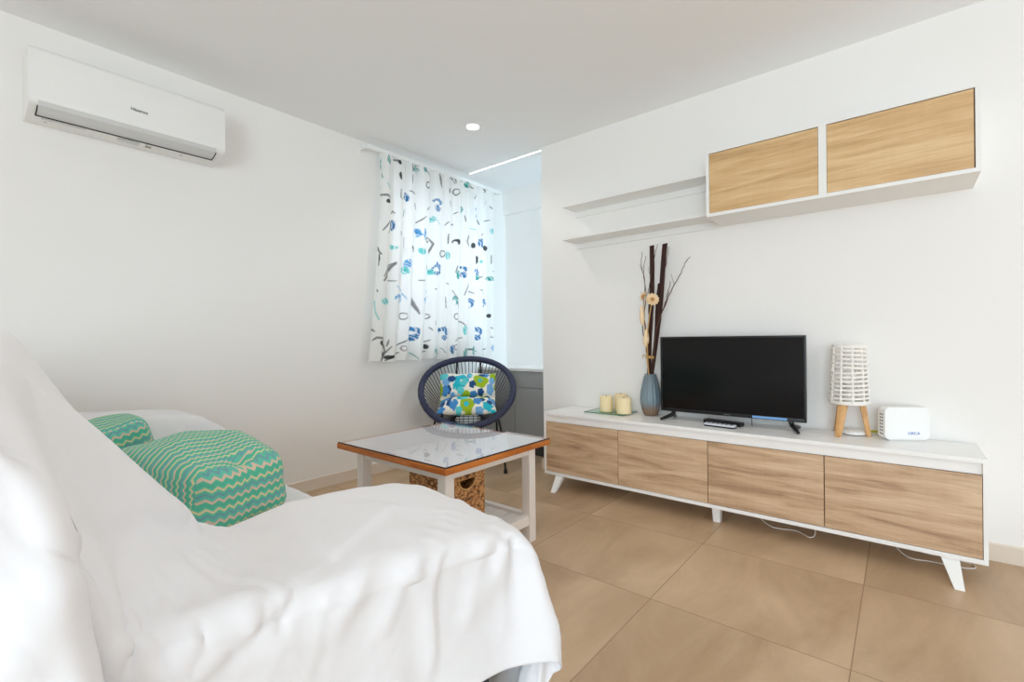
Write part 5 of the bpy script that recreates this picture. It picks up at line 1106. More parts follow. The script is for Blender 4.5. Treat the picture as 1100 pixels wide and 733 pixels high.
-1,-1,-1,2,2,1,0,-2,-2,-3,0,1,2,0,0,0,-1,1,0,0,0,0,0,0,0,0,0,-1,1,0,0,0,-1,0,1,0,0,0,0,0,-1,1,0,0,-1,1,0,0,0,0,0,0,0,3,-4,-7,18,-10,0,-5,5,0,0,1,-1,0,0,-1,1,0,0,0,0,0,0,0,0,0,0,0,0,0,1,5,-6,0,4,0,-1,
-1,-3,-1,-2,-1,0,-1,-1,-1,-1,0,1,2,1,-1,-2,-1,-2,0,1,1,-1,1,0,-1,1,0,0,0,0,0,0,0,0,0,0,0,0,0,-1,1,0,0,0,0,0,0,0,0,0,0,0,0,0,0,0,-1,1,0,0,0,-2,6,-5,-7,18,-10,0,0,0,0,0,0,0,0,0,0,0,0,1,-1,1,-1,1,-1,1,-1,
1,0,0,0,-7,-1,14,-4,0,1,-1,1,-1,-1,-1,0,-1,0,-1,0,-1,2,1,1,-1,-2,0,-3,2,0,0,1,0,0,-1,0,1,0,0,0,0,0,0,0,0,0,0,0,0,0,0,0,0,0,0,-1,0,1,0,0,0,0,0,0,0,0,0,0,0,0,-1,0,3,0,-3,-8,19,-9,-1,0,0,0,0,0,0,0,0,1,-1,
0,0,0,0,0,0,0,0,0,-1,1,-1,7,-1,-8,2,1,0,2,0,0,1,0,-1,1,-1,0,0,0,1,2,-1,0,-2,0,1,-1,0,0,-2,1,1,0,0,1,0,-1,0,-1,1,0,0,-1,1,0,0,0,0,0,0,-1,1,0,0,0,0,0,0,0,0,0,0,0,0,0,0,0,0,0,0,1,2,-3,0,-9,16,-7,0,0,-1,0,
1,0,1,-1,0,0,0,0,0,0,0,0,0,0,0,0,0,0,-4,5,-3,-4,2,2,0,0,1,0,0,1,-1,0,0,-1,0,1,1,0,-1,-1,0,3,-2,-1,0,-2,1,0,0,1,0,0,0,0,0,0,0,0,0,0,0,0,-1,1,0,0,0,0,-1,1,0,-1,1,0,0,-1,1,0,0,0,0,0,0,0,0,0,0,2,-2,-1,5,
-12,8,0,0,0,1,-1,1,-1,1,-1,1,-1,1,-1,0,0,0,0,0,0,0,0,-1,3,-3,1,0,-2,-1,0,1,-1,0,0,-2,0,0,-1,0,0,2,-1,0,-1,0,1,2,-1,-1,-2,-1,0,2,0,1,0,-1,1,-1,0,0,0,-1,1,0,0,0,0,0,0,0,0,0,0,0,0,0,0,0,0,0,0,0,0,-1,1,0,
0,0,0,0,1,0,1,-2,-5,11,-6,0,0,0,0,0,0,0,0,0,0,0,0,0,1,-1,1,-1,1,-1,0,0,1,-1,0,-1,1,-1,0,-1,0,-1,0,-1,0,-2,-1,0,-1,-1,1,1,0,-1,0,0,2,0,-1,-1,-2,1,0,0,1,0,1,-1,0,0,0,0,0,0,0,0,-1,1,0,0,0,0,0,0,0,0,0,0,0,
0,0,0,0,0,0,0,0,0,-1,1,0,0,-5,9,2,-6,-6,6,0,0,0,0,0,0,0,0,0,0,0,0,0,0,0,0,0,0,0,1,-1,0,-2,3,-1,0,0,0,0,-1,0,-1,0,0,1,0,-1,0,0,0,1,-1,0,0,0,2,0,-1,0,-4,1,2,0,0,1,-1,0,0,0,0,0,0,0,0,0,0,0,0,0,0,0,-1,1,0,
0,0,0,0,-1,1,0,0,0,0,0,0,0,0,0,1,-1,-3,-4,2,9,-4,0,0,0,0,0,0,0,0,0,0,0,0,0,0,0,0,0,0,0,0,0,0,1,1,-6,6,1,-1,-1,0,0,1,1,1,1,0,1,2,0,0,0,-1,1,0,0,0,2,1,0,-3,-2,-1,2,1,1,-1,0,-1,0,1,0,-1,1,0,0,0,0,0,0,0,0,
0,0,0,0,0,0,0,0,0,0,0,0,-1,1,0,0,-1,1,0,0,0,-2,2,-2,-2,4,0,0,0,0,0,0,0,0,0,0,0,0,0,0,0,0,0,0,0,0,0,0,-1,-1,5,-2,0,1,0,0,0,1,2,1,1,2,2,1,2,-1,0,1,-1,1,0,0,3,1,-1,-2,-3,-3,3,2,1,-1,-2,1,1,0,0,0,0,0,0,-1,
1,0,0,0,0,0,0,0,0,0,0,0,0,0,0,0,0,0,0,0,0,0,0,0,1,-1,0,-1,5,1,2,-7,0,-1,1,0,0,0,0,0,0,0,0,0,0,0,0,0,1,-1,1,-1,0,0,3,-5,2,-2,2,1,0,0,0,0,1,1,2,0,1,1,0,-1,-1,1,0,1,0,1,3,-1,-1,-4,-2,3,1,1,-1,-1,0,1,0,0,
0,0,0,0,0,0,0,0,0,0,0,0,0,0,0,0,0,-1,1,0,0,-1,1,0,0,0,0,0,0,3,-2,-1,0,-4,-1,-2,7,0,1,-1,0,0,0,0,0,0,0,0,0,0,0,0,0,-1,1,-1,1,0,1,-2,-1,3,3,-2,-2,0,0,0,-1,-1,0,-1,0,0,-1,0,-2,0,1,1,0,0,2,2,0,-1,-4,-3,1,
5,0,-2,-1,1,0,0,0,0,0,0,0,0,0,0,0,0,0,0,0,0,0,0,0,0,0,0,0,0,0,0,0,0,-1,1,0,0,1,-2,1,0,0,0,0,0,0,0,0,0,0,0,0,0,0,0,0,0,0,0,0,0,0,0,0,0,0,-2,0,7,-7,-1,0,1,0,0,0,-1,0,-2,-1,-2,-1,0,-1,0,-1,0,0,2,0,1,4,0,
-2,-3,-3,1,3,0,-1,0,-1,0,1,0,0,0,0,0,0,0,0,0,0,0,0,0,0,0,1,-1,0,0,0,0,0,0,0,0,0,0,0,0,0,1,-3,1,1,0,0,0,0,0,0,1,-1,0,0,0,0,0,0,0,0,0,0,0,0,0,0,0,0,0,2,1,-7,4,-1,-1,0,1,0,0,-1,-1,0,-1,-1,-1,-1,1,-3,-1,0,
2,1,0,0,4,1,0,-4,-5,1,7,-3,-1,-1,1,0,0,0,0,0,0,0,0,0,0,0,0,0,0,0,0,0,0,-1,0,1,0,0,-1,1,0,0,-1,1,0,0,-1,1,-4,5,4,1,0,1,-7,0,0,-1,1,0,0,0,0,0,0,0,0,0,0,0,0,0,0,0,0,0,-3,0,8,-7,0,2,1,0,1,-1,1,-1,-1,0,0,
-1,-1,0,-1,-2,0,0,3,0,0,3,3,-1,-3,-5,-2,7,-3,1,0,0,0,0,0,0,0,0,0,0,0,0,0,0,0,0,0,0,0,0,0,0,0,0,-1,1,0,0,0,0,0,0,0,0,0,3,2,-5,-6,0,-1,7,0,-1,1,-1,1,0,0,0,0,0,0,0,0,0,0,0,0,0,0,0,1,2,0,-10,10,3,0,-1,-1,
-1,-1,0,0,1,-1,0,0,1,1,-2,-2,-2,2,1,2,0,2,4,0,-2,-7,-4,-2,10,-1,0,0,0,0,0,1,-1,0,0,1,-1,0,0,0,0,0,0,0,0,0,0,0,0,0,0,0,0,0,-1,1,0,0,-1,1,-1,-1,-2,-1,5,0,0,0,0,1,-1,1,-1,0,0,0,0,0,0,0,0,0,0,0,0,0,0,-1,0,
0,2,5,-5,-3,0,2,1,0,1,-1,0,-1,1,0,0,-1,1,0,-3,-2,-1,3,2,0,1,5,0,-1,-4,-9,1,3,3,3,-1,-1,0,0,0,0,0,0,0,0,0,0,0,0,0,0,0,0,1,-1,0,0,-1,1,0,0,-1,1,0,0,-1,1,0,-1,-4,4,4,5,1,-1,-8,0,0,1,-1,0,0,0,0,0,-1,1,-1,
1,-1,1,-1,1,-1,1,0,0,0,-6,5,-4,11,-1,-2,-2,-2,-1,0,-1,0,-1,0,1,0,2,-1,-2,-3,-1,1,4,0,1,3,3,-1,-3,-8,-1,0,6,2,-1,0,-1,0,0,1,-1,0,0,1,-1,0,0,0,0,0,0,0,0,0,0,-1,1,0,0,-1,1,0,0,0,0,0,0,-3,4,7,-1,-7,-6,-1,
7,0,0,0,0,0,0,0,-1,1,0,0,0,0,0,0,0,-1,1,-1,1,-2,-2,3,1,5,-9,-1,-1,0,0,0,-1,1,0,0,0,0,0,2,0,-1,-4,-3,0,3,3,0,4,3,-1,-2,-6,-5,1,2,5,1,-2,0,0,0,0,1,-1,0,0,1,-1,0,0,0,0,0,0,0,0,0,0,0,0,0,0,0,0,0,-1,1,0,0,
-4,10,-6,-7,-1,5,3,0,0,0,-1,1,0,0,0,0,-1,1,-1,1,-1,1,-1,1,0,-1,0,-1,0,1,3,-8,5,-5,0,0,0,1,0,1,1,1,1,1,1,2,2,0,-1,-2,-4,-1,1,5,0,2,4,2,-2,-5,-8,0,2,4,1,1,0,-1,0,0,0,0,0,0,0,0,0,0,0,0,0,0,0,1,-2,1,0,0,
-1,1,0,0,-1,1,0,0,-1,8,-9,-6,5,3,0,0,0,0,-1,1,0,0,-1,0,1,0,0,0,-1,1,-1,1,-1,0,-1,1,0,1,2,-7,7,-6,11,-7,0,1,1,3,2,3,2,3,3,2,2,3,0,0,-2,-4,-4,1,3,3,1,5,1,-1,-4,-3,-6,-1,3,5,0,1,1,-2,0,0,1,-1,0,0,1,-1,0,
0,0,0,0,0,2,-1,-1,0,-1,1,0,0,-1,1,0,0,0,6,-10,-2,5,1,4,1,0,-5,0,1,-1,0,0,0,0,-1,1,-1,1,0,0,0,-2,0,1,1,-2,0,1,-1,7,-9,12,-11,9,4,4,5,2,4,2,2,1,2,1,1,2,1,0,-1,-3,-4,-4,3,5,1,4,4,-1,-4,-5,0,-3,0,3,5,-2,0,
2,-2,0,-1,1,0,-1,-1,1,-1,0,0,0,1,-3,4,2,-1,-3,1,0,0,-1,1,0,0,-1,5,-9,1,4,1,2,-7,0,-1,5,0,0,0,-1,-1,1,0,1,-1,1,-1,0,-1,0,1,1,-3,0,2,0,0,0,-3,10,-2,11,6,2,1,0,1,1,0,1,1,0,1,1,3,0,1,0,-1,-5,-5,-2,4,5,2,5,
1,-3,-6,3,0,-5,1,1,2,0,0,2,-3,1,-1,0,1,0,0,1,-2,0,0,-1,3,-7,1,1,3,0,0,-1,1,0,0,0,3,-8,3,2,0,1,-4,8,0,1,-6,0,-1,1,-1,1,-1,1,-1,0,0,0,0,1,-1,0,-2,2,1,-1,0,0,-1,3,-1,-13,-3,-2,7,0,0,1,0,0,1,1,1,0,1,3,0,0,
0,0,-2,-3,-5,1,4,3,3,2,-1,-4,-5,3,3,-1,1,-1,0,0,-1,3,-2,1,-1,-1,1,-1,-1,3,-1,-1,2,-6,5,-2,1,0,0,-1,1,0,0,0,0,-3,3,1,-1,0,-1,4,-7,-2,-1,7,0,0,0,1,0,0,-1,0,0,-1,0,0,-1,1,0,1,0,-1,0,0,-1,1,-1,-5,10,0,-9,
-10,-1,0,-1,0,0,-1,0,-1,0,0,3,0,-1,0,0,0,-3,-3,-3,2,4,4,2,0,-3,-3,-1,0,3,2,2,-4,0,0,-1,2,-1,0,0,-1,0,1,-1,-1,2,-2,4,-5,3,-1,0,0,0,0,0,0,-1,-1,0,0,-1,0,0,0,-3,3,1,4,1,0,-1,-2,1,-1,0,-1,1,0,0,1,0,0,-1,0,
1,0,0,-1,1,0,-1,0,0,-1,-5,7,-4,-3,-2,-1,-2,-1,0,-1,-1,0,-1,5,-1,0,0,-1,-1,-2,-4,-4,-1,5,5,7,0,-3,-1,-3,-2,-4,1,2,3,-2,1,0,0,1,0,0,0,0,0,-3,4,-2,0,1,0,0,0,0,-1,1,0,0,-1,-1,-1,0,0,1,1,0,0,1,-1,1,-1,0,-1,
2,2,-2,1,-1,1,-1,1,0,-1,-1,0,1,1,-1,0,-1,1,0,-3,-3,4,1,-1,1,-4,2,-1,-2,-2,-1,0,-2,-1,0,-1,-1,4,0,0,-1,0,0,-1,-3,-5,-4,0,7,8,4,-1,2,-1,-1,-3,-7,-1,1,1,0,1,0,-1,1,1,0,1,-1,2,-1,-1,1,-2,2,-1,0,0,0,0,0,0,
-1,0,1,1,0,0,0,0,-1,0,0,-1,0,1,0,0,0,1,0,1,0,0,-1,0,1,1,-1,0,-1,0,0,1,0,-1,2,-9,0,6,-2,6,0,-1,-1,-3,-2,-1,-2,-1,-1,-1,-1,-1,-1,2,1,1,1,0,0,-2,-4,-5,-4,2,7,10,1,-3,-1,-7,-2,6,-1,-3,0,0,0,0,2,0,0,1,0,0,
1,-1,1,-1,0,1,-1,1,-1,1,-1,1,1,-1,0,1,0,-1,0,0,-1,1,0,0,0,-1,0,1,-1,0,0,1,0,1,0,0,0,-1,1,1,0,-1,1,0,-1,0,0,0,2,-9,4,-2,4,-1,0,-1,1,-1,-1,-1,-1,-1,-1,-1,-1,-3,1,1,2,0,1,1,0,-2,-4,-4,-3,2,9,7,-4,-7,3,0,
-4,-1,4,1,-1,0,0,0,0,0,1,0,1,-1,0,1,0,1,-1,1,-1,0,-1,3,0,-2,0,1,0,-1,1,0,-1,1,0,-1,0,0,1,0,-1,1,0,0,0,0,-1,1,0,0,1,-1,0,1,1,-1,0,1,0,-2,2,2,-4,-3,8,-12,2,0,2,0,2,-1,-1,0,-1,-1,0,0,-6,0,1,2,1,2,1,1,1,
-2,-5,-2,-1,1,9,1,5,-1,-2,-7,0,-1,0,2,0,0,0,0,0,0,0,0,1,0,0,0,0,0,-1,0,1,3,-2,-3,2,1,-1,-1,0,0,0,0,0,0,1,-1,0,0,0,1,-1,0,1,-1,1,0,0,0,1,-1,0,1,0,0,0,0,0,0,3,-2,5,2,-12,3,6,-2,0,-1,0,-1,-1,0,-1,-1,0,-1,
0,-8,1,0,0,2,0,2,2,1,1,-2,-3,1,-1,4,-2,-4,1,2,3,-2,1,0,-1,1,0,0,1,0,0,1,0,0,0,0,0,-1,0,1,1,0,-3,-1,3,0,-1,0,0,0,0,0,1,-1,0,0,1,-1,0,0,0,1,-1,0,0,0,0,0,0,0,0,0,0,-1,1,0,1,-1,0,-1,2,4,4,2,-8,0,2,0,0,-1,
-1,0,-1,0,-1,-1,0,-1,-13,0,1,0,1,1,0,1,2,2,3,0,0,1,0,2,2,-1,-1,-1,0,0,0,1,-1,1,-1,0,0,0,0,0,0,0,0,0,0,0,-1,0,-1,0,2,1,1,0,-1,0,0,-1,0,0,1,-1,0,0,1,-1,0,0,0,1,-1,1,-1,1,-1,0,0,0,1,-1,1,-1,1,-1,0,0,1,-1,
1,-3,-6,-3,4,9,2,0,1,0,-1,0,-1,0,-1,-1,-1,-8,0,1,0,0,1,0,1,1,2,2,0,-1,0,0,1,0,0,1,-1,0,0,0,0,0,0,0,0,0,0,-1,0,0,1,0,-1,0,0,1,-1,0,2,0,0,0,0,0,0,-1,1,-1,0,0,1,-1,0,0,1,0,-1,0,0,0,0,0,0,0,1,-1,1,-1,1,-1,
1,-1,0,0,1,0,-1,0,-4,3,4,-2,-4,1,3,0,0,1,0,0,0,0,-1,-1,1,1,0,0,0,0,1,0,0,-1,-1,-1,-1,0,1,-1,0,0,0,1,1,-1,0,0,0,0,0,0,0,0,0,0,0,0,-1,1,0,0,0,0,1,-1,1,0,-1,1,0,-1,1,-1,1,-1,0,0,1,0,-1,0,0,1,-1,0,1,-1,1,
-1,1,-1,1,-1,1,-1,0,0,0,0,1,-1,0,0,-1,2,-1,-1,-4,-2,2,3,0,1,0,0,0,0,0,0,0,8,-1,0,1,-1,0,0,-1,-1,-1,-4,0,0,0,-1,1,0,1,-1,1,-2,1,0,0,0,0,0,0,0,0,0,0,0,-1,1,0,0,0,-1,1,0,1,-1,1,0,-1,1,0,-1,1,-1,1,0,-1,0,
0,1,-1,0,0,1,0,-1,1,-1,1,-1,0,0,0,0,0,1,-1,1,-1,0,1,0,-2,2,0,-1,0,0,1,0,-4,0,-1,1,0,0,0,0,0,0,9,0,-1,-1,0,-1,-2,0,-2,-2,0,0,0,0,0,0,0,-1,1,0,1,-1,0,0,0,0,0,0,0,0,0,0,0,0,0,0,0,0,0,0,0,0,1,-1,1,0,-1,0,
1,-1,0,0,0,1,-1,0,0,1,0,-1,0,0,0,0,0,0,0,1,-1,1,-1,1,-1,1,-1,1,0,-1,0,0,-2,4,1,-4,2,-1,-3,-2,0,0,0,0,0,0,0,1,1,6,0,-1,0,-1,-2,0,-2,0,-1,1,0,0,0,0,0,0,0,0,0,0,0,0,0,0,0,0,0,0,-1,1,0,0,0,0,0,0,0,0,0,1,0,
-1,1,0,0,0,0,-1,0,1,-1,0,0,1,-1,0,0,0,1,-1,0,1,-1,1,-1,1,-1,1,-1,1,-1,1,-1,0,0,0,0,0,0,2,-2,1,0,-2,-3,-2,0,0,0,0,0,0,1,1,1,1,3,-1,0,-1,-1,0,-1,0,0,1,0,0,0,0,0,-1,1,1,-1,-1,1,0,0,0,0,0,0,0,0,1,-1,0,0,0,
0,0,0,0,0,0,0,0,1,-1,0,0,0,0,0,0,0,1,-1,0,0,1,0,-1,0,0,1,-1,0,0,0,0,0,0,0,0,0,0,0,0,1,-1,0,1,-1,0,-1,-1,0,-1,0,0,0,0,0,0,-1,1,1,1,2,1,1,0,0,-1,0,0,0,0,0,0,0,1,0,0,0,0,1,-1,-1,1,1,-1,0,0,0,0,0,0,0,0,0,
0,0,0,0,0,0,1,-2,2,1,0,1,-1,0,0,-1,0,-1,1,0,-1,0,1,0,-1,0,0,1,-1,0,0,1,-1,1,-1,1,-1,1,-1,1,-1,1,-1,1,-1,1,0,-1,1,0,-1,4,-1,-10,0,2,2,-1,0,1,3,2,2,3,1,0,1,-2,0,0,0,0,0,1,0,0,1,0,0,1,1,-1,-1,0,1,-1,0,0,
0,0,0,0,0,0,0,0,0,0,0,0,0,0,0,0,6,1,2,2,0,1,-1,-5,-1,-2,-1,-2,0,1,-1,0,0,1,-1,0,0,1,-1,0,0,0,0,0,0,0,0,0,0,0,0,1,-1,1,-1,0,0,0,0,5,-5,-9,4,-1,-1,1,4,4,3,3,3,4,2,-2,0,-2,-1,-1,1,-1,1,0,0,0,1,0,0,0,2,0,
0,0,-1,0,0,-2,0,1,0,0,0,0,0,0,0,0,1,0,0,0,0,0,-1,-5,-1,-1,-1,0,5,5,7,0,0,-2,-4,-2,-1,1,0,-1,0,1,-1,0,0,1,-1,0,1,-1,1,-1,1,-1,1,-1,1,-1,0,0,0,0,1,0,0,0,1,-10,3,0,4,4,2,3,3,3,1,0,0,0,1,0,1,1,0,0,0,0,0,0,
0,0,0,-1,-1,1,-3,-5,-1,2,-1,2,5,1,-1,1,0,0,0,0,0,0,0,0,0,0,1,0,0,-1,1,-2,-2,-2,-1,-4,0,0,4,3,4,5,-1,-5,0,-1,1,0,0,0,0,0,0,0,0,0,0,0,0,0,0,0,0,0,0,0,1,-1,1,-1,1,0,-1,-7,20,2,2,-2,0,2,0,0,0,-1,0,-1,-2,1,
2,1,7,0,-1,0,-1,0,-1,1,-1,-1,0,-3,-10,5,-3,0,-2,5,5,2,-4,2,0,0,1,-1,1,-1,1,-1,0,0,0,-1,0,0,2,-1,1,0,0,-2,-3,-5,0,-1,1,0,0,3,6,-1,1,0,0,-1,1,0,0,0,0,0,0,0,0,0,0,0,0,0,0,0,0,-1,1,0,0,0,0,0,6,-3,6,5,3,1,
-1,0,-1,-2,-1,-2,-2,-1,1,-2,0,16,-1,0,0,0,0,0,-1,0,0,0,2,0,-21,5,3,10,4,-3,-12,4,-1,-1,-1,-1,0,-1,0,0,0,-1,0,-2,-1,0,-1,0,-2,0,1,0,2,0,0,-3,1,1,1,2,1,-1,1,0,0,-1,1,0,0,-1,0,1,0,-1,1,-1,0,0,0,0,0,-1,0,
0,0,-1,0,0,-1,-2,4,-6,3,6,2,3,2,1,-2,-3,-2,-3,-2,-2,-2,-3,0,-2,24,5,2,1,0,0,1,0,0,0,-1,-3,-8,-3,-8,1,0,-6,-7,9,-1,-2,0,0,-1,-1,-2,0,-2,0,-1,0,1,0,0,0,-1,2,0,-1,0,-1,0,-1,-1,1,0,1,-1,0,1,0,0,0,1,-1,0,0,
1,0,0,-1,1,-1,1,0,0,0,0,0,0,0,-1,0,0,-2,-2,0,-1,1,-4,1,-7,-6,-1,-6,-1,1,-4,-3,-1,-2,-1,-2,-1,-3,-1,8,0,1,2,2,2,-1,1,-1,-6,-7,-9,-7,13,17,-9,-2,0,7,-1,-2,-3,-6,0,1,0,0,0,1,0,0,-1,0,0,0,1,-1,0,0,0,0,0,0,
0,-1,0,0,-1,1,0,0,-1,0,0,0,1,0,-1,0,0,0,1,-1,1,-1,0,0,0,0,0,0,1,0,0,-2,3,-1,0,1,-1,2,0,-8,6,-11,4,-2,-1,8,-7,-4,0,-1,1,0,1,-1,4,0,0,-1,0,-1,-10,10,-6,-6,-2,-1,3,14,0,7,0,-3,-1,0,-8,4,0,-4,0,1,1,-1,0,0,
1,0,0,0,0,0,0,-1,0,0,0,-1,0,0,0,0,-1,1,0,-1,0,1,0,0,-1,0,0,1,0,-1,0,0,0,0,0,1,-1,1,-1,0,1,-1,0,-1,2,-1,2,0,0,0,4,-4,-9,8,-2,-6,6,-1,-6,17,-6,-9,-4,-1,-1,-1,1,2,-3,-4,-2,3,-9,6,-6,-1,1,-1,4,17,-4,2,9,
-2,-4,2,-10,-1,1,3,-1,-3,0,1,0,0,-1,0,1,0,0,0,0,0,0,0,-1,0,1,-1,0,0,0,0,0,0,0,0,0,-1,0,1,0,-1,0,0,1,0,-1,1,-1,1,-1,0,0,0,1,-1,0,0,1,0,0,0,0,1,0,0,-1,0,-5,10,-1,-12,-2,7,-2,15,2,-10,-6,-3,-1,-2,2,-5,-2,
-2,-4,6,17,-6,-15,-5,9,9,4,3,-10,-2,1,10,-5,-4,-1,-1,2,2,-1,-3,0,1,-1,1,0,0,-1,1,0,-1,1,0,-1,1,-1,0,0,0,0,-1,1,0,-1,1,-1,0,1,0,-1,0,1,0,-1,0,0,1,-1,1,-1,0,1,-1,1,-1,0,0,0,1,0,0,1,0,0,-1,1,-2,12,-15,7,
-2,0,1,-14,1,7,11,4,-7,-3,-4,-2,3,0,0,-1,-3,1,-9,6,-8,13,-4,11,1,0,2,-5,2,0,-5,-2,-2,-2,1,1,1,0,-2,0,1,-1,0,0,1,-1,0,1,-1,0,1,-1,1,-1,1,-1,0,0,0,-1,1,-1,1,0,-1,0,1,0,-1,0,1,0,-1,0,1,-1,0,1,-1,1,-1,1,0,
0,0,0,0,0,0,0,0,1,0,-2,-6,8,-1,14,7,-9,-1,-13,-9,8,13,-1,-3,-2,-3,7,1,0,0,0,-1,-5,-7,-3,10,16,-7,0,-3,-4,5,1,-3,-5,-1,0,-2,0,1,1,1,-1,-1,-1,1,0,-1,0,1,-1,0,1,0,-1,1,-1,1,-2,1,-1,1,-1,1,-1,1,-1,0,1,0,
-1,0,1,0,-1,0,1,0,-1,1,0,-1,1,-1,1,-1,1,0,0,0,0,0,0,1,0,0,0,-1,2,1,0,0,8,10,-1,0,-11,-15,9,5,1,0,-1,9,0,0,1,-1,1,1,-15,8,2,1,5,-5,-1,1,2,0,-3,-3,-1,-1,-3,0,1,0,1,1,-1,0,0,-1,1,0,-1,1,0,-1,0,1,-1,0,0,0,
-1,1,-1,0,0,0,0,1,0,-1,0,1,-1,0,0,1,0,-1,0,1,-1,1,0,0,0,0,0,-1,1,0,0,0,1,0,-1,0,1,-1,0,3,0,-1,0,0,5,10,-3,7,3,-15,4,0,1,1,11,-1,0,-1,1,-2,-6,-10,26,1,-18,4,1,-2,5,1,0,-6,-2,1,-2,-2,0,-1,1,0,1,1,0,-1,0,
0,-1,1,0,-1,1,0,-1,0,1,-1,1,-2,-1,1,0,0,1,-1,0,0,0,0,0,1,-1,0,0,0,1,-1,0,0,0,0,0,1,-1,1,0,0,0,0,0,0,0,1,0,0,0,-3,7,0,0,-2,0,0,1,8,-9,-7,7,-6,8,7,-1,558,10,11,10,8,-1,-12,13,-5,-17,0,-11,-14,-3,7,0,11,
-3,9,-6,12,17,7,4,-4,-1,-1,1,0,1,2,1,-1,-2,-2,-3,-5,-11,-9,11,15,9,10,16,15,1,0,0,-2,-2,-2,-1,1,0,0,1,1,1,1,1,1,0,-5,-11,-8,-2,9,11,3,-3,-6,-7,-5,-3,-2,-3,-7,-11,-15,-16,-12,9,16,-4,2,1,2,4,4,6,8,10,
11,0,11,10,5,-10,0,0,1,1,1,18,-6,-12,17,-3,1,-1,-3,-3,-3,3,12,-13,17,-15,-7,8,-15,2,1,2,0,2,2,4,2,0,0,-1,-1,2,1,-1,-1,1,0,-1,1,-2,-1,0,0,0,0,0,1,-1,0,1,-1,0,0,0,0,0,0,0,2,0,1,-2,-1,0,0,0,1,1,1,0,0,1,1,
0,0,-1,-4,2,-4,-1,1,-1,-1,0,4,2,0,-10,6,-1,3,-11,-10,0,0,1,0,15,10,-19,13,-2,-1,1,0,-5,-2,-1,-3,5,13,-14,18,-6,-25,16,-3,-6,1,1,1,3,-1,1,2,0,-1,0,-4,3,2,0,-1,0,0,1,-3,0,0,-1,1,0,1,0,-1,0,0,0,0,0,0,0,
-1,0,2,1,0,0,0,-2,0,0,0,1,1,1,0,1,0,1,1,-1,-2,-3,3,-5,3,-2,0,-2,7,-1,0,1,9,-14,-6,1,11,-5,-2,-2,0,3,-5,6,17,-10,-1,5,2,0,-3,-5,0,2,-6,5,13,-10,-11,15,-16,1,5,0,-1,3,-1,0,2,2,0,0,0,1,-1,1,-1,0,0,0,-1,
-2,0,0,0,0,0,0,0,1,0,-1,0,0,-1,0,0,1,0,1,1,1,0,-2,0,-1,0,1,1,0,0,1,0,1,0,1,1,-1,-4,1,-3,1,3,0,3,-2,1,-1,-1,-3,4,-14,0,15,8,-9,-4,-3,0,6,-10,14,14,-8,-6,5,1,-1,-1,-1,-8,7,-8,4,-7,14,-14,10,-5,1,-1,1,-3,
-1,1,2,4,1,1,-1,-1,0,1,0,-1,0,1,-1,-2,0,-1,0,0,1,0,0,0,0,0,0,0,0,0,0,-1,1,0,2,0,0,0,-2,-1,1,1,1,1,0,0,0,1,1,0,0,-1,-3,0,-1,-1,0,4,5,-1,-4,2,-4,-13,-6,23,0,-1,11,-1,-6,-6,-6,-2,2,-2,20,0,4,-11,4,0,-7,
12,-8,-9,9,-10,12,-13,11,-9,4,1,0,1,-2,-2,-1,1,2,4,0,0,1,0,-1,0,0,-1,1,-1,-2,0,0,0,0,0,0,0,0,0,0,0,0,0,0,-1,1,-1,2,0,2,0,-1,-2,0,0,1,0,1,0,1,0,1,1,0,0,0,-3,-1,4,3,0,0,0,0,5,-7,-14,-5,17,-12,9,-14,8,3,
0,-4,-4,-11,4,-4,1,18,-8,6,-4,3,-2,-6,13,-10,-9,10,-11,13,-12,12,-4,0,3,0,0,-4,-3,-1,2,3,1,0,0,0,0,-1,0,1,1,-2,-2,0,0,-1,0,0,1,-1,0,0,1,0,-1,1,-1,1,0,0,0,2,0,0,-1,0,-1,0,1,1,0,1,0,0,1,0,2,0,-1,-1,-7,8,
-1,4,3,-1,2,-8,-12,-3,16,-10,10,-2,6,8,2,1,0,-3,-1,-14,2,-5,10,12,-2,0,-2,-1,-7,3,12,-11,-10,12,-13,17,-11,7,-2,1,-1,-2,0,-3,-1,1,1,3,0,1,-1,0,1,-1,-1,1,-2,-1,-1,0,1,0,0,-1,1,0,0,-1,1,0,0,0,0,-1,1,0,1,
2,0,-1,-2,0,1,0,1,0,-1,-1,2,1,2,0,0,0,2,-7,8,3,-1,1,2,-6,-11,-3,12,-11,6,8,-4,-1,8,1,1,1,0,-2,-4,-10,0,-2,16,0,0,1,0,-7,-6,8,10,-8,-10,16,-16,13,-1,-5,-1,-4,-2,0,2,0,-1,3,1,1,0,0,0,-1,0,1,0,-2,-1,0,-1,
0,0,0,1,0,0,0,0,-1,1,-1,1,0,0,0,0,1,1,0,-1,0,-1,0,1,0,0,-1,0,1,1,2,1,0,0,1,-3,7,-2,3,0,-4,-10,-4,12,-8,8,6,-13,-4,6,6,1,3,1,1,-1,-1,-3,-13,-1,0,15,1,1,-1,-3,2,-13,10,11,2,-20,13,-8,0,2,-6,-1,0,1,0,-1,
1,0,3,1,0,1,-1,0,0,0,0,-3,0,-1,1,-1,0,0,0,0,0,0,1,0,0,0,0,-1,1,0,0,0,1,1,0,-2,1,0,1,0,0,-1,-2,0,1,3,3,0,0,1,0,7,-1,-1,-1,-10,-4,10,-11,8,7,0,-2,-1,-9,6,1,1,1,2,0,0,-3,-3,-8,-5,14,3,-1,1,-2,-6,10,-16,0,
13,0,-9,13,2,1,-1,-1,-4,-4,-4,-2,0,1,1,2,1,0,0,-1,-1,1,-1,-2,-1,0,-1,1,0,0,0,0,0,1,-1,1,-1,1,0,0,0,0,0,1,0,0,-1,1,0,0,0,0,0,0,0,-3,1,2,4,0,0,1,1,-9,4,2,-9,4,8,-9,5,8,-1,-8,8,-6,-6,7,-1,0,2,1,3,0,-1,-2,
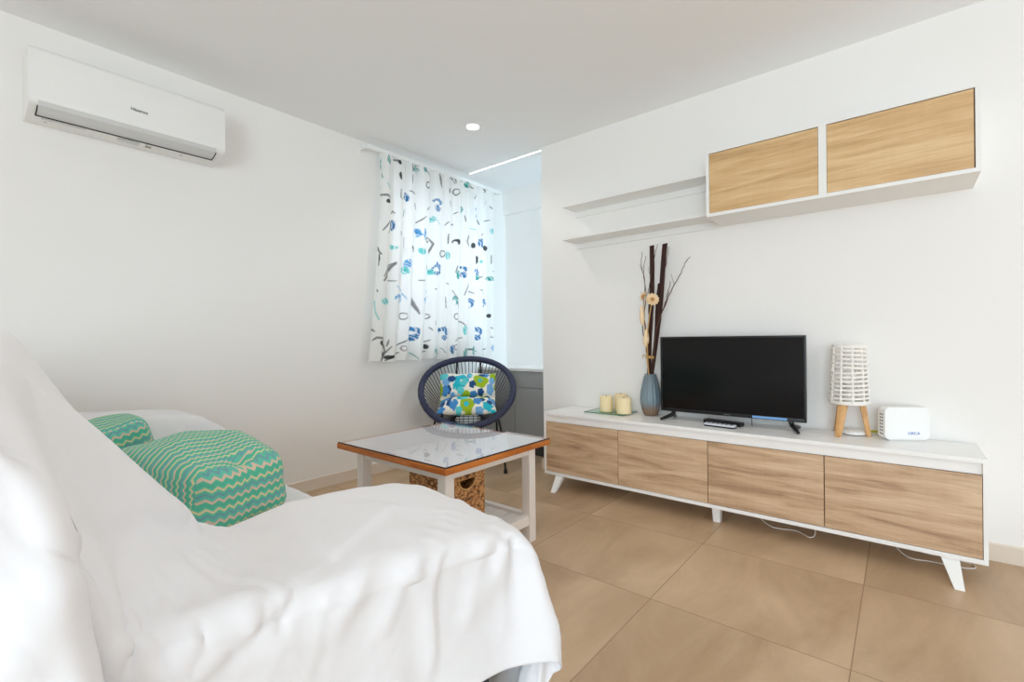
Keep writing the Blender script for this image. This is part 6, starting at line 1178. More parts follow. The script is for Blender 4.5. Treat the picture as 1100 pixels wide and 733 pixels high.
-6,-8,-7,21,-3,2,1,2,-9,14,-10,-3,7,-4,-8,7,3,2,0,2,-3,-4,-5,-3,2,1,2,0,1,0,0,0,1,-3,-1,-1,0,0,-1,0,2,0,0,0,-1,1,-1,1,-1,0,1,0,0,0,0,1,0,0,-1,0,1,0,1,0,1,-1,-2,-1,1,5,0,0,1,1,-2,-12,2,3,-4,-2,6,13,-1,
-2,1,-9,-9,10,8,-1,0,1,0,-3,4,2,0,-3,-7,-4,4,7,0,0,-4,10,-11,13,-24,13,8,-9,-7,5,2,5,0,2,-1,-9,-3,0,2,1,1,2,0,0,-2,1,-2,-2,0,-1,0,1,1,0,0,-1,0,1,-1,1,-1,1,0,0,1,-1,1,0,-1,0,1,0,0,0,0,0,0,2,2,1,-6,-1,4,
2,1,1,2,-7,10,-17,-1,4,0,13,-1,-1,-12,-2,-2,9,0,9,-1,0,0,-3,1,0,3,1,1,-4,-8,-8,19,-4,2,4,-8,11,-20,6,-9,11,8,-4,-12,0,3,10,0,0,-2,-8,-7,6,2,-1,4,1,0,0,-1,-2,-1,-1,0,0,1,2,-1,-1,1,0,0,0,-1,1,-1,0,0,0,2,
-1,0,1,0,-1,1,-1,1,0,0,1,-1,2,2,-2,-4,4,-1,2,2,2,0,1,0,1,-7,8,-1,0,-7,-1,1,1,-1,-2,8,1,-1,-3,1,-1,-1,-1,0,5,4,-5,-11,0,12,6,-11,12,-20,15,1,-8,-12,8,1,2,-5,-1,-3,13,-5,6,6,2,-24,7,0,2,4,0,0,-3,-1,-1,
-2,2,0,1,3,-2,1,1,-1,-2,0,0,-1,1,1,1,0,-1,0,0,0,0,0,0,0,-1,0,0,0,0,2,1,2,-6,3,-1,4,0,1,-8,-6,9,3,5,1,1,-5,-7,6,-1,0,-1,-1,10,0,0,-1,0,0,-1,-2,0,-2,2,4,-5,-11,11,-6,21,-22,13,-12,9,3,-8,-9,8,2,12,3,-12,
-5,2,6,3,-2,10,-23,3,-1,5,-1,0,-6,2,1,10,-4,7,-4,-7,6,-1,0,1,0,-2,-1,3,-3,-1,-1,-2,0,-2,0,1,-1,0,-4,2,2,-1,0,0,-1,-5,2,8,-2,0,2,2,2,-2,7,-7,7,-8,6,-1,-16,7,6,0,1,-1,-3,-1,10,0,0,0,0,0,0,0,1,-1,-2,-4,5,
2,0,-8,-5,4,-1,5,-4,5,2,-4,-3,6,1,-2,0,-6,5,1,1,0,0,0,2,2,-5,0,-3,4,-3,-3,3,-1,1,2,-2,0,-2,-1,0,1,4,-1,-2,1,-3,-1,-1,-2,4,-1,-1,1,1,1,1,0,0,-1,0,1,-1,-1,1,4,-6,5,4,-1,-1,-7,3,-7,8,4,-10,5,-7,3,3,2,2,2,
-3,17,-4,-5,-2,-1,0,-2,0,-1,0,1,5,3,4,-16,24,-12,3,-5,2,-1,-1,9,-1,4,-5,-5,-6,14,3,-1,2,-12,0,-5,9,4,-4,7,0,0,-2,-8,8,-9,11,-9,1,4,-5,3,-1,0,0,-2,2,-3,1,1,0,0,1,-3,1,0,-1,-2,1,-3,-2,2,-1,-1,1,3,-2,-5,
9,-12,8,5,0,-3,7,5,1,-2,-13,7,5,0,0,1,-1,-1,0,-1,22,-1,0,1,-1,0,1,-1,1,-1,-1,-1,0,-6,8,-1,1,-4,0,0,0,0,-1,5,-5,2,-4,2,-4,1,8,-3,3,-6,4,4,-7,4,3,-1,-2,-7,8,1,4,-5,6,-3,1,0,0,-1,1,-1,0,0,0,0,0,0,0,0,0,
-1,-1,1,0,0,1,-1,-2,2,-1,0,0,1,1,-4,4,-1,0,0,-4,5,-3,-4,-1,6,0,0,0,-1,-1,0,-1,-1,-1,24,0,0,0,0,1,-1,1,-1,0,1,-1,1,0,0,-1,0,1,0,0,-1,0,0,1,-1,0,1,0,0,0,-1,0,1,0,0,-1,1,-2,0,-3,-3,6,0,-1,-1,3,-3,5,-2,1,
-1,1,-1,1,0,-2,2,-1,1,-1,1,-1,1,0,0,-1,1,0,-1,1,0,-1,2,-1,0,-1,0,1,0,1,-1,-1,1,-1,0,1,-1,1,0,-1,0,0,-1,-1,0,0,-1,24,0,1,-1,1,-1,1,-1,0,1,-1,1,-1,0,0,1,0,0,-1,0,1,0,-1,0,1,0,-1,0,1,0,0,0,-1,0,0,1,-1,0,
-2,1,1,0,0,-2,4,-1,-1,-2,2,0,0,0,1,0,-2,2,-1,1,-1,1,-1,1,-1,0,0,1,-1,0,1,-1,0,1,-1,1,0,0,-1,0,0,0,1,0,-1,0,0,-1,0,-1,0,0,-1,1,1,1,1,-1,1,25,0,-1,1,-1,1,-1,0,1,-1,1,-1,0,1,0,-1,1,-1,1,0,-1,0,1,0,0,0,0,
0,-1,0,0,0,1,0,0,-1,1,-1,-1,0,0,0,0,1,-2,1,2,-1,-1,0,0,2,-1,-1,2,-1,1,-1,1,-1,1,-1,1,0,0,-1,1,0,-1,1,0,-1,1,-1,1,0,0,-1,1,0,0,0,0,0,0,0,-1,0,1,0,0,-1,-1,-1,-1,0,-1,24,0,1,-1,1,-1,0,1,-1,1,-1,1,0,-1,0,
1,-1,1,-1,0,1,0,-1,0,0,0,0,0,0,1,0,-1,0,0,0,1,0,0,-5,-2,1,1,1,-1,1,0,2,2,-1,0,1,0,-1,1,-1,0,0,1,-1,1,-1,1,-1,0,0,1,-1,0,1,-1,0,1,-1,1,-1,0,1,0,-1,1,0,0,0,-1,0,-1,1,0,0,0,0,0,0,0,0,0,0,24,1,-1,1,-1,0,1,
-1,1,-1,1,-1,0,1,0,-1,1,-1,1,0,-1,0,1,0,-1,0,1,0,0,-1,0,1,0,0,0,-1,0,0,1,-1,-4,-2,0,1,0,1,1,1,2,0,0,-1,1,-1,1,1,-1,0,0,0,1,-1,0,1,0,-1,1,0,-1,0,1,-1,1,-1,1,0,0,0,0,-1,0,1,-1,1,-1,0,0,-1,-1,0,1,0,0,1,0,
0,0,25,-1,1,-1,1,0,-1,1,-1,1,-1,0,1,-1,0,1,-1,1,0,-1,1,0,-1,0,1,0,-1,0,0,0,0,0,0,0,1,0,0,0,0,0,-1,-2,-3,-1,-2,1,1,2,2,2,1,-1,0,1,-1,0,1,-1,1,-1,0,1,0,-1,0,1,-1,0,1,0,-1,1,-1,1,-1,1,-1,1,0,1,-1,-1,1,-1,
0,1,0,0,0,-1,-1,0,0,-1,0,0,0,24,0,0,0,0,0,1,-1,1,-1,1,0,-1,1,0,-1,1,-1,0,1,-1,0,1,0,-1,0,0,1,0,0,0,0,0,0,-1,0,1,-1,1,0,0,0,-2,-2,0,-3,-2,0,1,3,3,2,-1,0,1,-1,0,0,0,1,0,-1,0,0,1,-1,0,1,-1,0,1,-1,1,-1,1,
-1,1,-1,1,-1,1,0,-1,1,0,0,-1,1,0,1,0,0,0,0,0,0,-1,24,1,-1,1,-1,1,-1,1,-1,1,-1,0,1,-1,0,1,0,0,0,-1,1,0,-1,0,1,0,0,-1,0,0,0,1,-1,0,1,0,0,0,-1,1,1,-1,1,-1,-1,0,-1,-2,-2,-2,-1,4,4,0,0,1,-1,1,0,-1,0,1,0,0,
-1,1,0,-1,0,1,-1,1,-1,1,-1,1,-1,1,-1,1,-1,0,1,-1,1,-1,1,0,0,0,0,0,0,0,1,0,1,24,0,0,0,1,-1,1,-1,1,-1,1,0,-1,1,0,-1,0,0,0,1,-1,0,1,0,-1,0,0,0,0,1,0,-1,1,0,-1,0,0,1,0,0,0,1,-1,1,0,-1,0,0,-1,-1,-1,-3,0,5,
0,0,1,-1,0,1,-1,0,0,0,0,0,0,1,0,-1,1,-1,1,-1,1,-1,1,-1,1,-1,1,0,-1,0,0,1,-1,0,0,0,0,0,0,1,-1,0,0,25,-1,1,-1,0,1,-1,1,-1,1,-1,0,1,-1,1,0,0,0,0,-1,1,-1,0,0,1,0,0,0,0,-1,0,0,0,0,1,0,0,0,0,0,0,0,1,-1,0,0,
-1,0,1,0,0,-1,-1,-3,2,2,0,1,0,-1,1,-1,0,1,0,-1,1,-1,0,1,-1,1,-1,0,0,1,-1,1,-1,1,-1,0,0,0,0,0,1,0,-1,0,1,0,0,-1,0,1,0,24,1,-1,1,-1,0,1,-1,1,-1,0,1,-1,1,-1,1,-1,0,0,1,-1,1,0,-1,0,0,0,0,0,0,1,0,0,0,-1,0,
1,0,1,-1,0,1,0,0,-1,0,0,-1,0,-1,0,1,0,0,0,-1,1,0,0,1,-1,1,0,-1,0,1,-1,0,1,-1,1,-1,0,1,-1,0,1,-1,1,-1,1,0,-1,-1,0,1,0,0,1,0,-1,1,0,0,1,-1,1,24,0,0,0,1,-1,0,1,-1,1,0,-1,1,-1,1,-1,1,0,0,-1,1,-1,0,1,0,0,0,
0,0,0,-1,0,0,0,1,0,-1,1,0,1,0,-1,0,0,0,0,0,0,-1,1,-1,0,-1,0,0,1,0,0,0,0,1,-1,0,0,1,-1,0,1,-1,1,-1,0,1,-1,1,0,-1,1,-1,1,0,-1,1,-1,1,-1,1,0,0,0,0,0,0,1,-1,1,0,19,0,1,-1,0,1,-1,0,0,0,0,1,-1,1,-1,1,-1,0,0,
0,0,1,-1,0,0,0,0,0,0,0,0,0,1,0,-1,0,1,0,0,0,0,0,0,1,-1,0,0,0,0,-1,0,-1,1,0,0,0,0,0,0,0,0,0,0,1,-1,1,0,-1,1,-1,1,0,0,0,-1,0,1,-1,1,0,-1,0,0,0,0,1,-1,0,0,0,1,-1,1,-1,1,0,-1,14,0,0,1,-1,0,1,-1,1,-1,1,-1,
0,0,1,-2,1,1,-1,1,-1,0,1,-1,0,1,0,-1,0,0,0,0,1,1,0,-1,-1,1,-1,1,0,-1,0,0,1,-1,-1,1,0,0,1,0,-2,1,0,0,1,0,0,-1,0,1,0,0,0,-1,1,0,-1,0,-1,0,0,0,1,0,0,0,0,0,0,0,-3,3,0,0,1,0,0,0,-1,1,-1,1,-1,0,1,15,-1,0,0,
1,-1,0,0,0,0,0,0,1,-1,1,0,-4,3,1,-1,0,0,0,1,-1,-1,0,1,0,0,0,0,1,0,0,0,0,-1,1,-2,0,1,1,-1,-2,0,1,-3,1,-1,1,2,2,-1,-1,-1,0,2,2,2,0,-2,-1,-3,-1,-1,-2,-1,-1,-2,1,3,-1,-1,1,2,-3,2,5,-7,8,-2,1,3,-1,-2,1,0,0,
1,0,0,0,0,0,0,0,14,1,-1,0,0,1,-1,1,-1,1,-1,0,-1,1,1,0,0,-2,1,0,1,-2,-1,0,-1,-1,0,0,0,0,0,4,-9,-1,0,2,0,2,0,5,-1,0,2,2,-1,-1,-2,1,-2,1,-2,-1,1,0,1,1,0,-3,-3,-1,0,0,-2,0,0,0,0,1,0,3,1,-2,1,2,2,-5,5,7,
-10,4,3,-1,0,1,-1,3,-3,0,2,-1,0,-1,1,-1,2,-1,2,14,0,1,-1,0,0,0,0,0,0,0,0,0,1,0,1,0,-1,-1,1,-1,1,-2,0,-1,2,0,1,1,0,0,-10,11,0,-1,-2,0,1,4,-6,0,1,-1,2,3,-1,0,-2,0,-1,-1,0,-2,1,0,1,0,1,1,0,-1,0,-1,0,-2,0,
1,0,1,-1,-1,0,1,1,-3,7,6,-14,3,6,-1,-2,0,0,1,-4,3,1,-2,1,0,1,-1,1,-2,3,-7,14,0,0,1,-1,0,0,0,1,-1,0,0,1,0,0,1,0,-1,-1,0,0,0,1,-3,4,0,0,0,-4,-2,-1,10,-2,-1,0,1,2,0,-5,-1,2,-1,-1,-1,3,3,0,1,-2,-1,-1,-1,0,
-1,0,0,1,0,0,0,2,0,0,0,1,-1,1,0,0,1,-1,1,0,0,5,2,-15,5,3,0,-1,-1,3,-4,-2,4,-1,0,0,0,0,-1,1,-2,3,-8,9,14,0,0,0,1,-1,1,-1,0,0,-1,2,0,0,0,1,0,-1,0,-1,0,1,0,2,-2,-1,-1,-1,3,2,2,-2,-1,0,1,-1,0,-4,0,2,0,1,0,
-2,-2,3,3,0,1,0,0,-1,0,-2,-1,-1,0,2,-1,1,-1,3,0,1,2,3,-2,0,1,0,4,-4,0,6,-3,-13,8,-1,-1,-1,0,-1,2,-5,3,0,0,-1,1,-1,0,1,-2,2,-4,3,-7,15,0,-1,0,0,0,0,1,-1,-1,2,-1,0,1,1,-2,1,1,-1,-1,1,-1,1,1,0,0,1,0,0,1,
-1,-1,-2,1,0,1,-2,1,0,0,0,0,0,-1,-1,-2,1,4,1,0,-1,2,-1,1,-1,-1,-2,1,2,-2,-1,-1,4,5,-2,2,-1,3,-3,4,-7,3,5,-11,-3,10,-4,4,-2,4,-14,11,-5,0,1,-1,-1,1,-1,0,1,-1,1,-2,-2,2,0,14,0,1,-1,0,1,-1,0,-1,1,0,0,1,
-1,0,0,0,-1,1,1,-1,0,1,0,1,0,0,0,0,-1,0,0,0,0,0,0,0,0,0,0,0,-1,0,0,0,-1,-2,-1,1,4,1,-3,4,-1,1,1,1,-3,-2,2,1,0,1,-3,3,-2,3,-2,3,-4,4,0,-6,4,1,-3,3,-2,2,-6,6,-3,-2,2,-1,-1,1,-1,1,0,0,-1,-1,0,1,-4,2,14,0,
0,1,-1,0,1,-1,0,0,1,-1,0,1,0,-1,-2,0,1,1,0,1,0,0,0,0,0,0,0,0,0,-1,0,0,0,0,0,1,0,0,-1,1,-1,0,-1,0,0,-2,0,-2,2,4,-2,2,0,-2,2,0,0,-1,0,0,0,0,0,0,0,0,0,0,0,0,0,0,0,0,0,0,0,0,0,0,0,0,-1,-1,-1,0,0,-1,-1,0,0,
0,1,2,0,15,-1,0,0,0,0,0,-1,1,1,-1,0,0,0,-1,-3,3,1,0,0,0,0,0,0,0,0,0,0,0,0,0,0,0,1,0,0,0,-1,0,1,0,-1,0,0,1,-1,0,0,0,0,0,-1,-1,0,2,0,-3,2,1,0,-1,0,1,0,-1,1,-1,1,0,-1,1,-1,1,-2,0,2,0,0,0,0,0,-1,2,0,-1,1,
-1,-1,-2,0,-1,1,0,0,1,1,0,34,1,0,-1,1,0,-1,0,0,0,0,0,0,0,-3,1,1,1,0,0,1,0,0,0,0,0,0,0,0,0,0,0,0,-1,0,0,1,0,0,-1,0,1,0,0,-1,1,-1,1,0,-1,0,-1,1,0,-2,1,2,-2,1,0,0,0,-2,1,1,-1,1,-1,0,1,-1,0,-1,2,-1,-1,0,1,
0,0,0,1,0,0,1,-1,1,0,0,0,1,-1,1,0,-1,0,0,35,0,-1,1,0,-1,0,0,1,0,-1,0,1,-4,-1,4,1,0,0,0,0,0,-1,0,0,0,0,0,0,0,1,0,0,0,0,0,-1,0,1,0,0,-1,0,1,0,-1,1,-1,0,1,0,0,-2,0,2,-1,-2,3,-1,0,0,0,1,-3,0,-1,0,0,0,0,0,
1,0,0,2,0,1,-1,-1,0,0,0,2,0,0,0,-1,1,0,0,-1,1,-1,0,1,0,-1,35,-1,1,0,-1,0,0,1,0,-1,0,1,-1,-1,2,0,0,0,0,0,-1,0,1,0,0,0,0,0,0,0,-1,0,0,0,1,0,0,0,-1,1,0,0,0,-1,1,0,-1,1,-1,1,-1,0,1,-1,-2,3,0,-2,1,0,0,0,-1,
2,-1,1,0,0,0,0,0,-1,0,0,-1,-1,2,-1,1,0,0,1,-1,0,0,1,0,-1,1,0,0,-1,0,0,-2,0,0,34,1,0,-1,1,-1,0,0,0,0,0,0,-1,2,0,0,-1,0,0,0,1,0,0,0,0,0,0,0,0,0,0,0,0,0,-1,0,1,0,0,-1,0,1,0,0,-1,0,1,-1,1,-2,2,0,0,-1,0,-1,
1,0,0,0,0,0,1,-1,1,0,0,0,-1,0,0,1,0,0,0,0,-3,1,1,0,0,0,-1,2,-2,-3,0,0,-2,0,0,0,0,-1,1,0,-1,35,0,-1,1,-1,0,0,1,-1,0,0,1,-1,0,0,0,1,0,0,0,0,0,0,0,0,0,0,0,0,0,0,0,0,0,0,0,-1,0,1,0,0,-1,0,1,0,0,-1,1,-1,0,
-1,2,-1,1,0,-1,-1,1,0,0,1,0,-1,1,0,-1,0,0,1,0,0,0,0,0,-1,0,0,0,-1,1,1,-2,2,-2,1,1,0,-1,1,-1,0,-1,0,0,-1,0,0,35,-1,1,0,-1,1,0,0,0,0,0,0,0,0,0,0,0,0,0,-1,0,0,0,0,0,0,0,0,0,0,0,0,0,0,1,0,0,0,-1,0,1,0,0,
-1,1,0,0,-1,0,1,-1,-2,3,0,-1,0,1,0,-1,0,0,0,1,-1,0,1,0,0,0,0,0,-1,0,0,1,0,0,0,0,-1,-1,1,-1,0,0,1,0,1,-1,1,-1,0,0,0,1,-1,1,34,1,0,-1,1,-1,0,0,0,0,1,-1,0,1,0,0,-1,0,0,1,0,0,0,0,0,0,0,0,0,0,0,0,0,0,-1,0,
1,0,0,0,-1,1,0,0,-1,0,1,0,0,-1,0,0,-1,1,1,0,-1,-1,1,0,-1,0,0,1,0,1,-1,0,0,0,0,1,0,0,0,0,-1,0,0,0,0,0,-1,1,-2,-1,0,-1,1,0,0,1,-1,1,-1,1,-1,35,0,-1,0,0,1,0,0,0,0,-1,0,1,0,-1,0,1,0,0,0,0,0,0,0,0,0,0,0,0,
0,0,0,0,0,0,0,-1,0,1,0,0,-1,0,1,0,0,-1,1,0,0,0,-1,-1,0,2,-1,0,0,0,0,0,0,0,0,1,-1,1,0,0,0,0,0,0,0,-1,0,1,-1,0,0,0,0,1,-1,1,0,-1,0,0,-1,0,0,0,0,0,0,0,35,0,0,0,0,-1,1,-1,0,1,0,0,0,-1,1,0,0,0,0,-1,0,0,0,0,
0,0,0,0,0,0,0,0,0,1,0,0,0,0,-1,0,1,0,0,-1,1,0,0,-1,0,1,0,0,0,-2,-1,3,0,-1,0,0,0,0,0,0,0,0,1,0,0,0,0,-1,0,0,1,0,-1,1,0,-1,0,0,1,-1,0,0,1,0,0,0,0,0,0,-1,1,-1,0,35,-1,1,-1,0,1,-1,1,0,-1,1,0,-1,1,0,-1,0,0,
0,1,0,0,0,0,0,0,0,0,0,0,0,0,0,-1,0,0,1,0,0,0,-1,1,0,0,-1,0,1,0,0,-1,0,1,-1,1,-2,0,1,1,-1,0,1,0,0,0,-2,0,-1,0,0,0,0,1,0,0,-1,0,1,0,0,1,0,-1,0,1,1,0,-1,1,-1,1,0,-1,1,0,-1,1,0,35,0,-1,1,0,0,0,-1,1,0,-1,0,
1,0,-1,1,0,0,0,0,0,0,0,0,0,0,0,0,0,0,0,0,0,0,0,0,-1,0,1,0,0,-1,0,1,0,0,-1,1,0,0,0,-1,0,0,1,-2,0,1,0,0,0,0,0,0,0,-1,0,0,0,-1,0,0,0,0,1,0,0,0,0,0,0,1,0,1,-1,1,0,-1,1,-1,1,0,-1,1,0,-1,1,34,1,0,0,0,0,0,0,
-1,1,0,0,0,-1,1,0,0,0,0,-1,0,0,0,0,0,0,0,0,0,0,0,0,0,1,0,0,0,0,-1,0,1,0,0,-1,1,0,0,-1,0,1,0,0,0,0,0,-1,-1,1,0,0,0,0,0,-1,1,1,0,-1,0,1,0,0,0,0,0,0,-1,1,0,0,-1,0,0,0,0,0,1,0,-1,1,-1,1,0,-1,1,0,-1,35,-1,
1,-1,0,0,0,0,1,0,0,-1,0,1,0,-1,0,0,0,1,0,0,0,0,0,0,0,0,0,0,0,0,0,-1,0,0,1,0,0,0,-1,1,0,0,-1,0,1,0,0,-1,0,1,0,-1,0,1,0,-2,1,0,0,0,0,1,0,0,-1,1,0,0,0,0,-1,0,0,0,1,-1,0,0,1,0,0,-1,1,0,-1,1,0,0,0,0,0,1,-1,
1,0,35,0,-1,1,0,0,0,0,0,-1,1,0,0,0,-1,1,0,0,0,0,0,0,0,0,0,0,0,0,0,0,0,0,0,0,0,0,-1,0,1,0,0,-1,0,1,0,0,-1,0,1,0,0,-1,0,1,0,0,-1,0,0,0,1,0,0,0,0,-1,1,0,0,-1,0,0,1,0,0,0,0,0,-1,0,0,0,0,1,0,-1,1,0,0,0,0,0,
0,0,0,-1,1,35,0,0,0,0,0,0,0,-1,1,-1,1,0,0,0,0,0,0,-1,0,0,0,0,0,0,0,0,0,0,0,0,0,0,1,0,0,0,0,-1,0,1,0,0,-1,1,0,0,0,-1,1,0,0,0,-1,0,0,0,0,0,0,-1,1,0,0,0,0,0,0,0,1,0,0,0,0,0,0,-1,0,1,0,0,0,0,-1,0,1,0,-1,1,
-1,1,-1,1,-1,1,0,0,35,0,0,0,-1,0,0,0,1,0,0,-1,0,0,1,0,-1,0,1,0,0,0,0,0,0,0,0,0,0,0,0,0,0,-1,0,0,0,1,0,0,-1,1,0,0,-1,0,1,0,0,-1,0,1,0,0,-1,0,1,-1,0,0,0,-1,0,1,0,1,0,0,0,0,0,0,-1,0,0,0,1,0,0,-1,0,0,0,1,
0,0,0,1,-1,1,0,1,0,0,0,1,0,34,0,0,0,1,0,0,0,0,0,0,0,0,0,-1,0,1,0,0,0,0,0,0,0,0,0,0,0,0,0,0,0,0,0,0,0,0,-1,1,0,0,-1,0,1,0,0,-1,0,1,0,0,-1,0,0,1,-1,0,1,-1,0,1,0,0,-1,0,0,0,1,-1,0,0,0,1,0,0,0,0,0,-1,1,0,
0,0,0,0,0,0,0,1,0,1,0,0,1,0,1,0,35,0,0,0,0,0,0,-1,0,0,1,-1,0,1,0,0,0,0,-1,0,0,0,0,0,0,0,0,0,0,0,0,0,0,1,0,0,0,0,-1,0,1,0,0,-1,1,0,0,0,-1,1,0,0,0,0,-1,1,-1,-1,1,0,-1,0,0,0,0,1,0,-1,1,0,0,-1,0,0,0,0,0,0,
1,0,0,0,0,0,0,1,0,0,0,1,-1,0,1,0,0,0,0,35,0,0,0,0,-1,0,1,-1,1,-1,1,-1,0,1,-1,0,0,1,0,0,0,0,0,0,0,0,0,0,0,0,0,0,-1,0,0,0,1,0,0,-1,1,0,0,-1,0,1,0,0,-1,0,1,0,0,0,-1,0,0,0,0,0,0,0,0,0,-1,0,0,0,0,0,1,0,0,0,
0,0,0,0,1,-1,0,1,0,0,-1,1,0,0,-1,1,0,-1,1,0,0,0,35,-1,0,0,0,1,0,0,0,-1,1,0,0,0,0,0,0,0,0,0,0,0,0,0,0,0,0,0,0,0,0,0,0,0,0,0,0,-1,1,0,0,-1,0,1,0,0,-1,1,0,0,0,-1,1,0,0,0,0,0,-1,0,1,0,-1,0,0,0,0,0,0,0,0,0,
0,0,0,0,0,1,0,-1,1,0,-1,0,0,1,-1,1,0,1,0,0,1,-1,1,-1,1,35,0,0,0,0,0,0,-1,0,0,1,0,-1,1,-1,1,0,0,-1,0,0,0,0,0,0,0,0,0,0,0,0,0,0,1,0,0,0,0,-1,0,1,0,0,-1,1,0,0,-1,0,1,0,0,-1,0,0,0,1,0,-1,0,0,0,1,0,0,0,0,0,
0,0,0,0,0,0,0,0,0,-1,0,0,0,0,0,1,0,0,0,0,1,0,-1,1,0,1,0,1,-1,34,1,-1,1,0,0,-1,1,-1,1,-1,0,1,-1,1,-1,0,0,1,0,0,0,0,0,0,0,0,0,0,0,0,0,0,-1,0,0,0,1,0,0,-1,1,0,0,-1,0,1,0,0,-1,0,1,0,0,-1,0,-1,0,1,0,0,0,0,
0,1,0,0,0,0,0,0,0,0,0,0,0,0,0,-1,0,0,0,0,0,1,-1,1,0,0,-1,1,0,0,0,0,0,1,35,-1,1,-1,0,0,1,-1,1,-1,0,1,-1,0,0,1,0,0,0,0,0,0,0,0,0,0,0,0,0,0,0,0,0,0,0,0,0,-1,0,1,0,-1,0,1,0,0,-1,1,0,0,0,-1,0,0,1,-1,0,0,0,
0,-1,0,0,0,-1,0,0,0,0,0,0,1,0,0,0,0,0,0,1,0,0,0,0,0,0,0,0,0,0,1,0,0,0,0,-1,0,0,35,0,-1,0,1,0,0,0,0,-1,1,0,0,-1,-1,2,0,0,0,-1,0,0,0,0,0,0,0,0,0,0,0,0,0,0,1,0,0,0,0,-1,1,0,0,-1,1,0,0,-1,0,1,0,0,0,-1,0,1,
0,0,-1,0,0,-1,0,0,0,0,0,0,0,0,0,-1,0,1,0,0,0,0,1,0,0,0,0,1,-1,1,0,0,0,0,0,-1,0,0,1,0,0,34,1,0,0,-1,1,-1,1,-1,0,0,0,0,-2,1,1,0,0,0,1,0,0,0,0,0,0,0,0,0,0,0,0,0,0,-1,0,0,1,0,0,-1,1,0,0,-1,1,0,0,0,-1,0,1,
-1,1,0,-2,0,0,1,0,0,1,-1,0,0,0,0,0,0,1,0,0,0,-1,1,0,0,0,-1,1,-1,0,0,0,0,0,0,0,0,0,0,1,0,0,0,0,0,35,-1,1,-1,0,0,1,-1,1,-1,0,0,1,-1,0,0,1,0,0,0,0,0,0,0,0,0,0,0,0,0,0,0,0,0,0,0,0,-1,0,1,0,-1,0,1,0,-1,0,1,
0,0,0,-1,1,-2,0,2,-1,0,0,0,0,0,1,0,0,0,0,0,0,-1,0,1,0,0,-1,0,1,0,0,-3,2,0,1,-1,1,0,0,0,0,0,0,0,0,0,0,0,0,35,0,-1,1,-1,0,1,0,0,0,-2,1,1,0,-2,1,1,0,0,-1,0,0,0,0,0,0,0,0,0,0,0,0,0,0,0,1,0,0,0,-1,1,0,0,-1,
1,0,0,-1,0,1,0,0,-2,2,-1,-1,1,0,0,0,1,0,0,0,-1,0,0,1,0,0,0,-1,0,1,0,0,-1,0,-2,3,-1,0,0,0,0,0,0,0,0,0,0,0,0,0,1,0,0,34,0,1,-1,1,-1,0,1,-1,1,-1,0,0,0,0,-1,1,0,0,1,0,0,0,0,0,0,0,0,0,0,0,0,0,0,0,-1,0,0,1,
0,-1,1,0,0,-1,1,0,0,0,-1,0,-1,2,-1,0,1,0,0,-1,0,-1,0,0,0,2,0,0,-1,0,1,0,0,0,-1,0,0,-2,1,2,-1,0,-1,1,0,0,0,1,0,0,0,-1,0,-1,-1,-1,-1,-2,35,0,-1,1,-1,0,0,0,1,-1,1,-1,0,1,-1,-3,-2,6,0,0,0,-1,0,1,0,0,0,0,0,
0,0,0,0,0,0,0,0,0,-1,1,0,-1,1,0,0,-1,1,0,0,0,-1,0,0,0,1,-1,0,0,0,0,0,0,0,0,0,0,1,0,0,-1,0,1,0,-2,0,0,2,-3,0,0,1,1,0,-1,1,1,-2,-1,-2,-2,-1,-2,-1,-1,-2,-1,1,34,1,0,-1,1,-1,-1,1,1,0,-1,-1,1,1,0,-1,-1,-6,
7,0,0,1,0,-1,0,0,0,0,0,0,0,0,0,0,0,1,-1,1,0,-1,1,0,-1,1,0,0,-1,0,0,0,0,1,-1,1,-1,1,-1,0,0,0,1,0,-1,1,-1,1,-1,1,0,0,0,-3,0,2,0,-2,0,2,1,0,-1,0,-1,1,-3,-3,-1,-1,0,0,0,0,0,1,0,0,-1,35,-1,0,1,-1,1,-1,0,0,
1,0,-1,-1,1,0,1,-1,0,-7,8,0,0,-1,0,0,0,1,0,0,0,-1,0,1,0,0,-1,1,-1,0,1,-1,1,0,-1,1,0,0,0,0,-1,1,-1,1,0,0,-1,0,0,0,0,0,0,0,0,0,-1,0,0,0,0,0,2,-2,1,-2,2,1,0,-1,0,0,0,1,-4,-1,-1,3,0,1,0,0,1,0,0,0,0,1,26,0,
1,-1,1,-1,0,-1,0,1,0,1,-1,0,0,-1,2,0,0,-8,7,0,1,-1,0,1,-2,1,0,0,0,0,0,0,1,-1,0,0,1,-1,1,-1,0,1,-1,0,0,0,0,1,-1,1,0,-1,0,0,-1,0,1,0,-1,0,1,-1,0,0,0,-1,0,0,0,0,2,-1,2,0,-1,0,0,0,0,0,-2,2,0,0,-5,0,-1,0,0,
-1,0,-1,0,0,-1,16,1,-1,0,0,0,1,-1,0,0,1,-1,0,0,1,0,0,-1,0,0,-7,7,0,0,1,-2,2,-2,2,-1,1,-1,0,0,-1,1,0,0,0,1,-1,0,1,-1,0,1,0,0,-1,0,1,0,0,0,1,0,0,-3,-6,-1,5,-5,-4,7,-4,7,1,1,1,1,0,-6,5,1,1,1,-4,3,0,1,-3,
0,0,-1,0,0,0,-1,-1,-1,0,-1,0,0,0,-1,0,17,-1,1,0,0,0,0,0,-1,0,1,0,0,-1,1,1,1,0,-1,-1,1,-6,4,0,1,0,-1,1,-2,1,0,1,-1,0,0,0,0,1,-1,0,0,1,-1,0,1,-1,0,0,1,0,0,0,-1,0,-1,0,0,0,2,3,-3,5,-2,-12,12,-4,0,1,-1,-6,
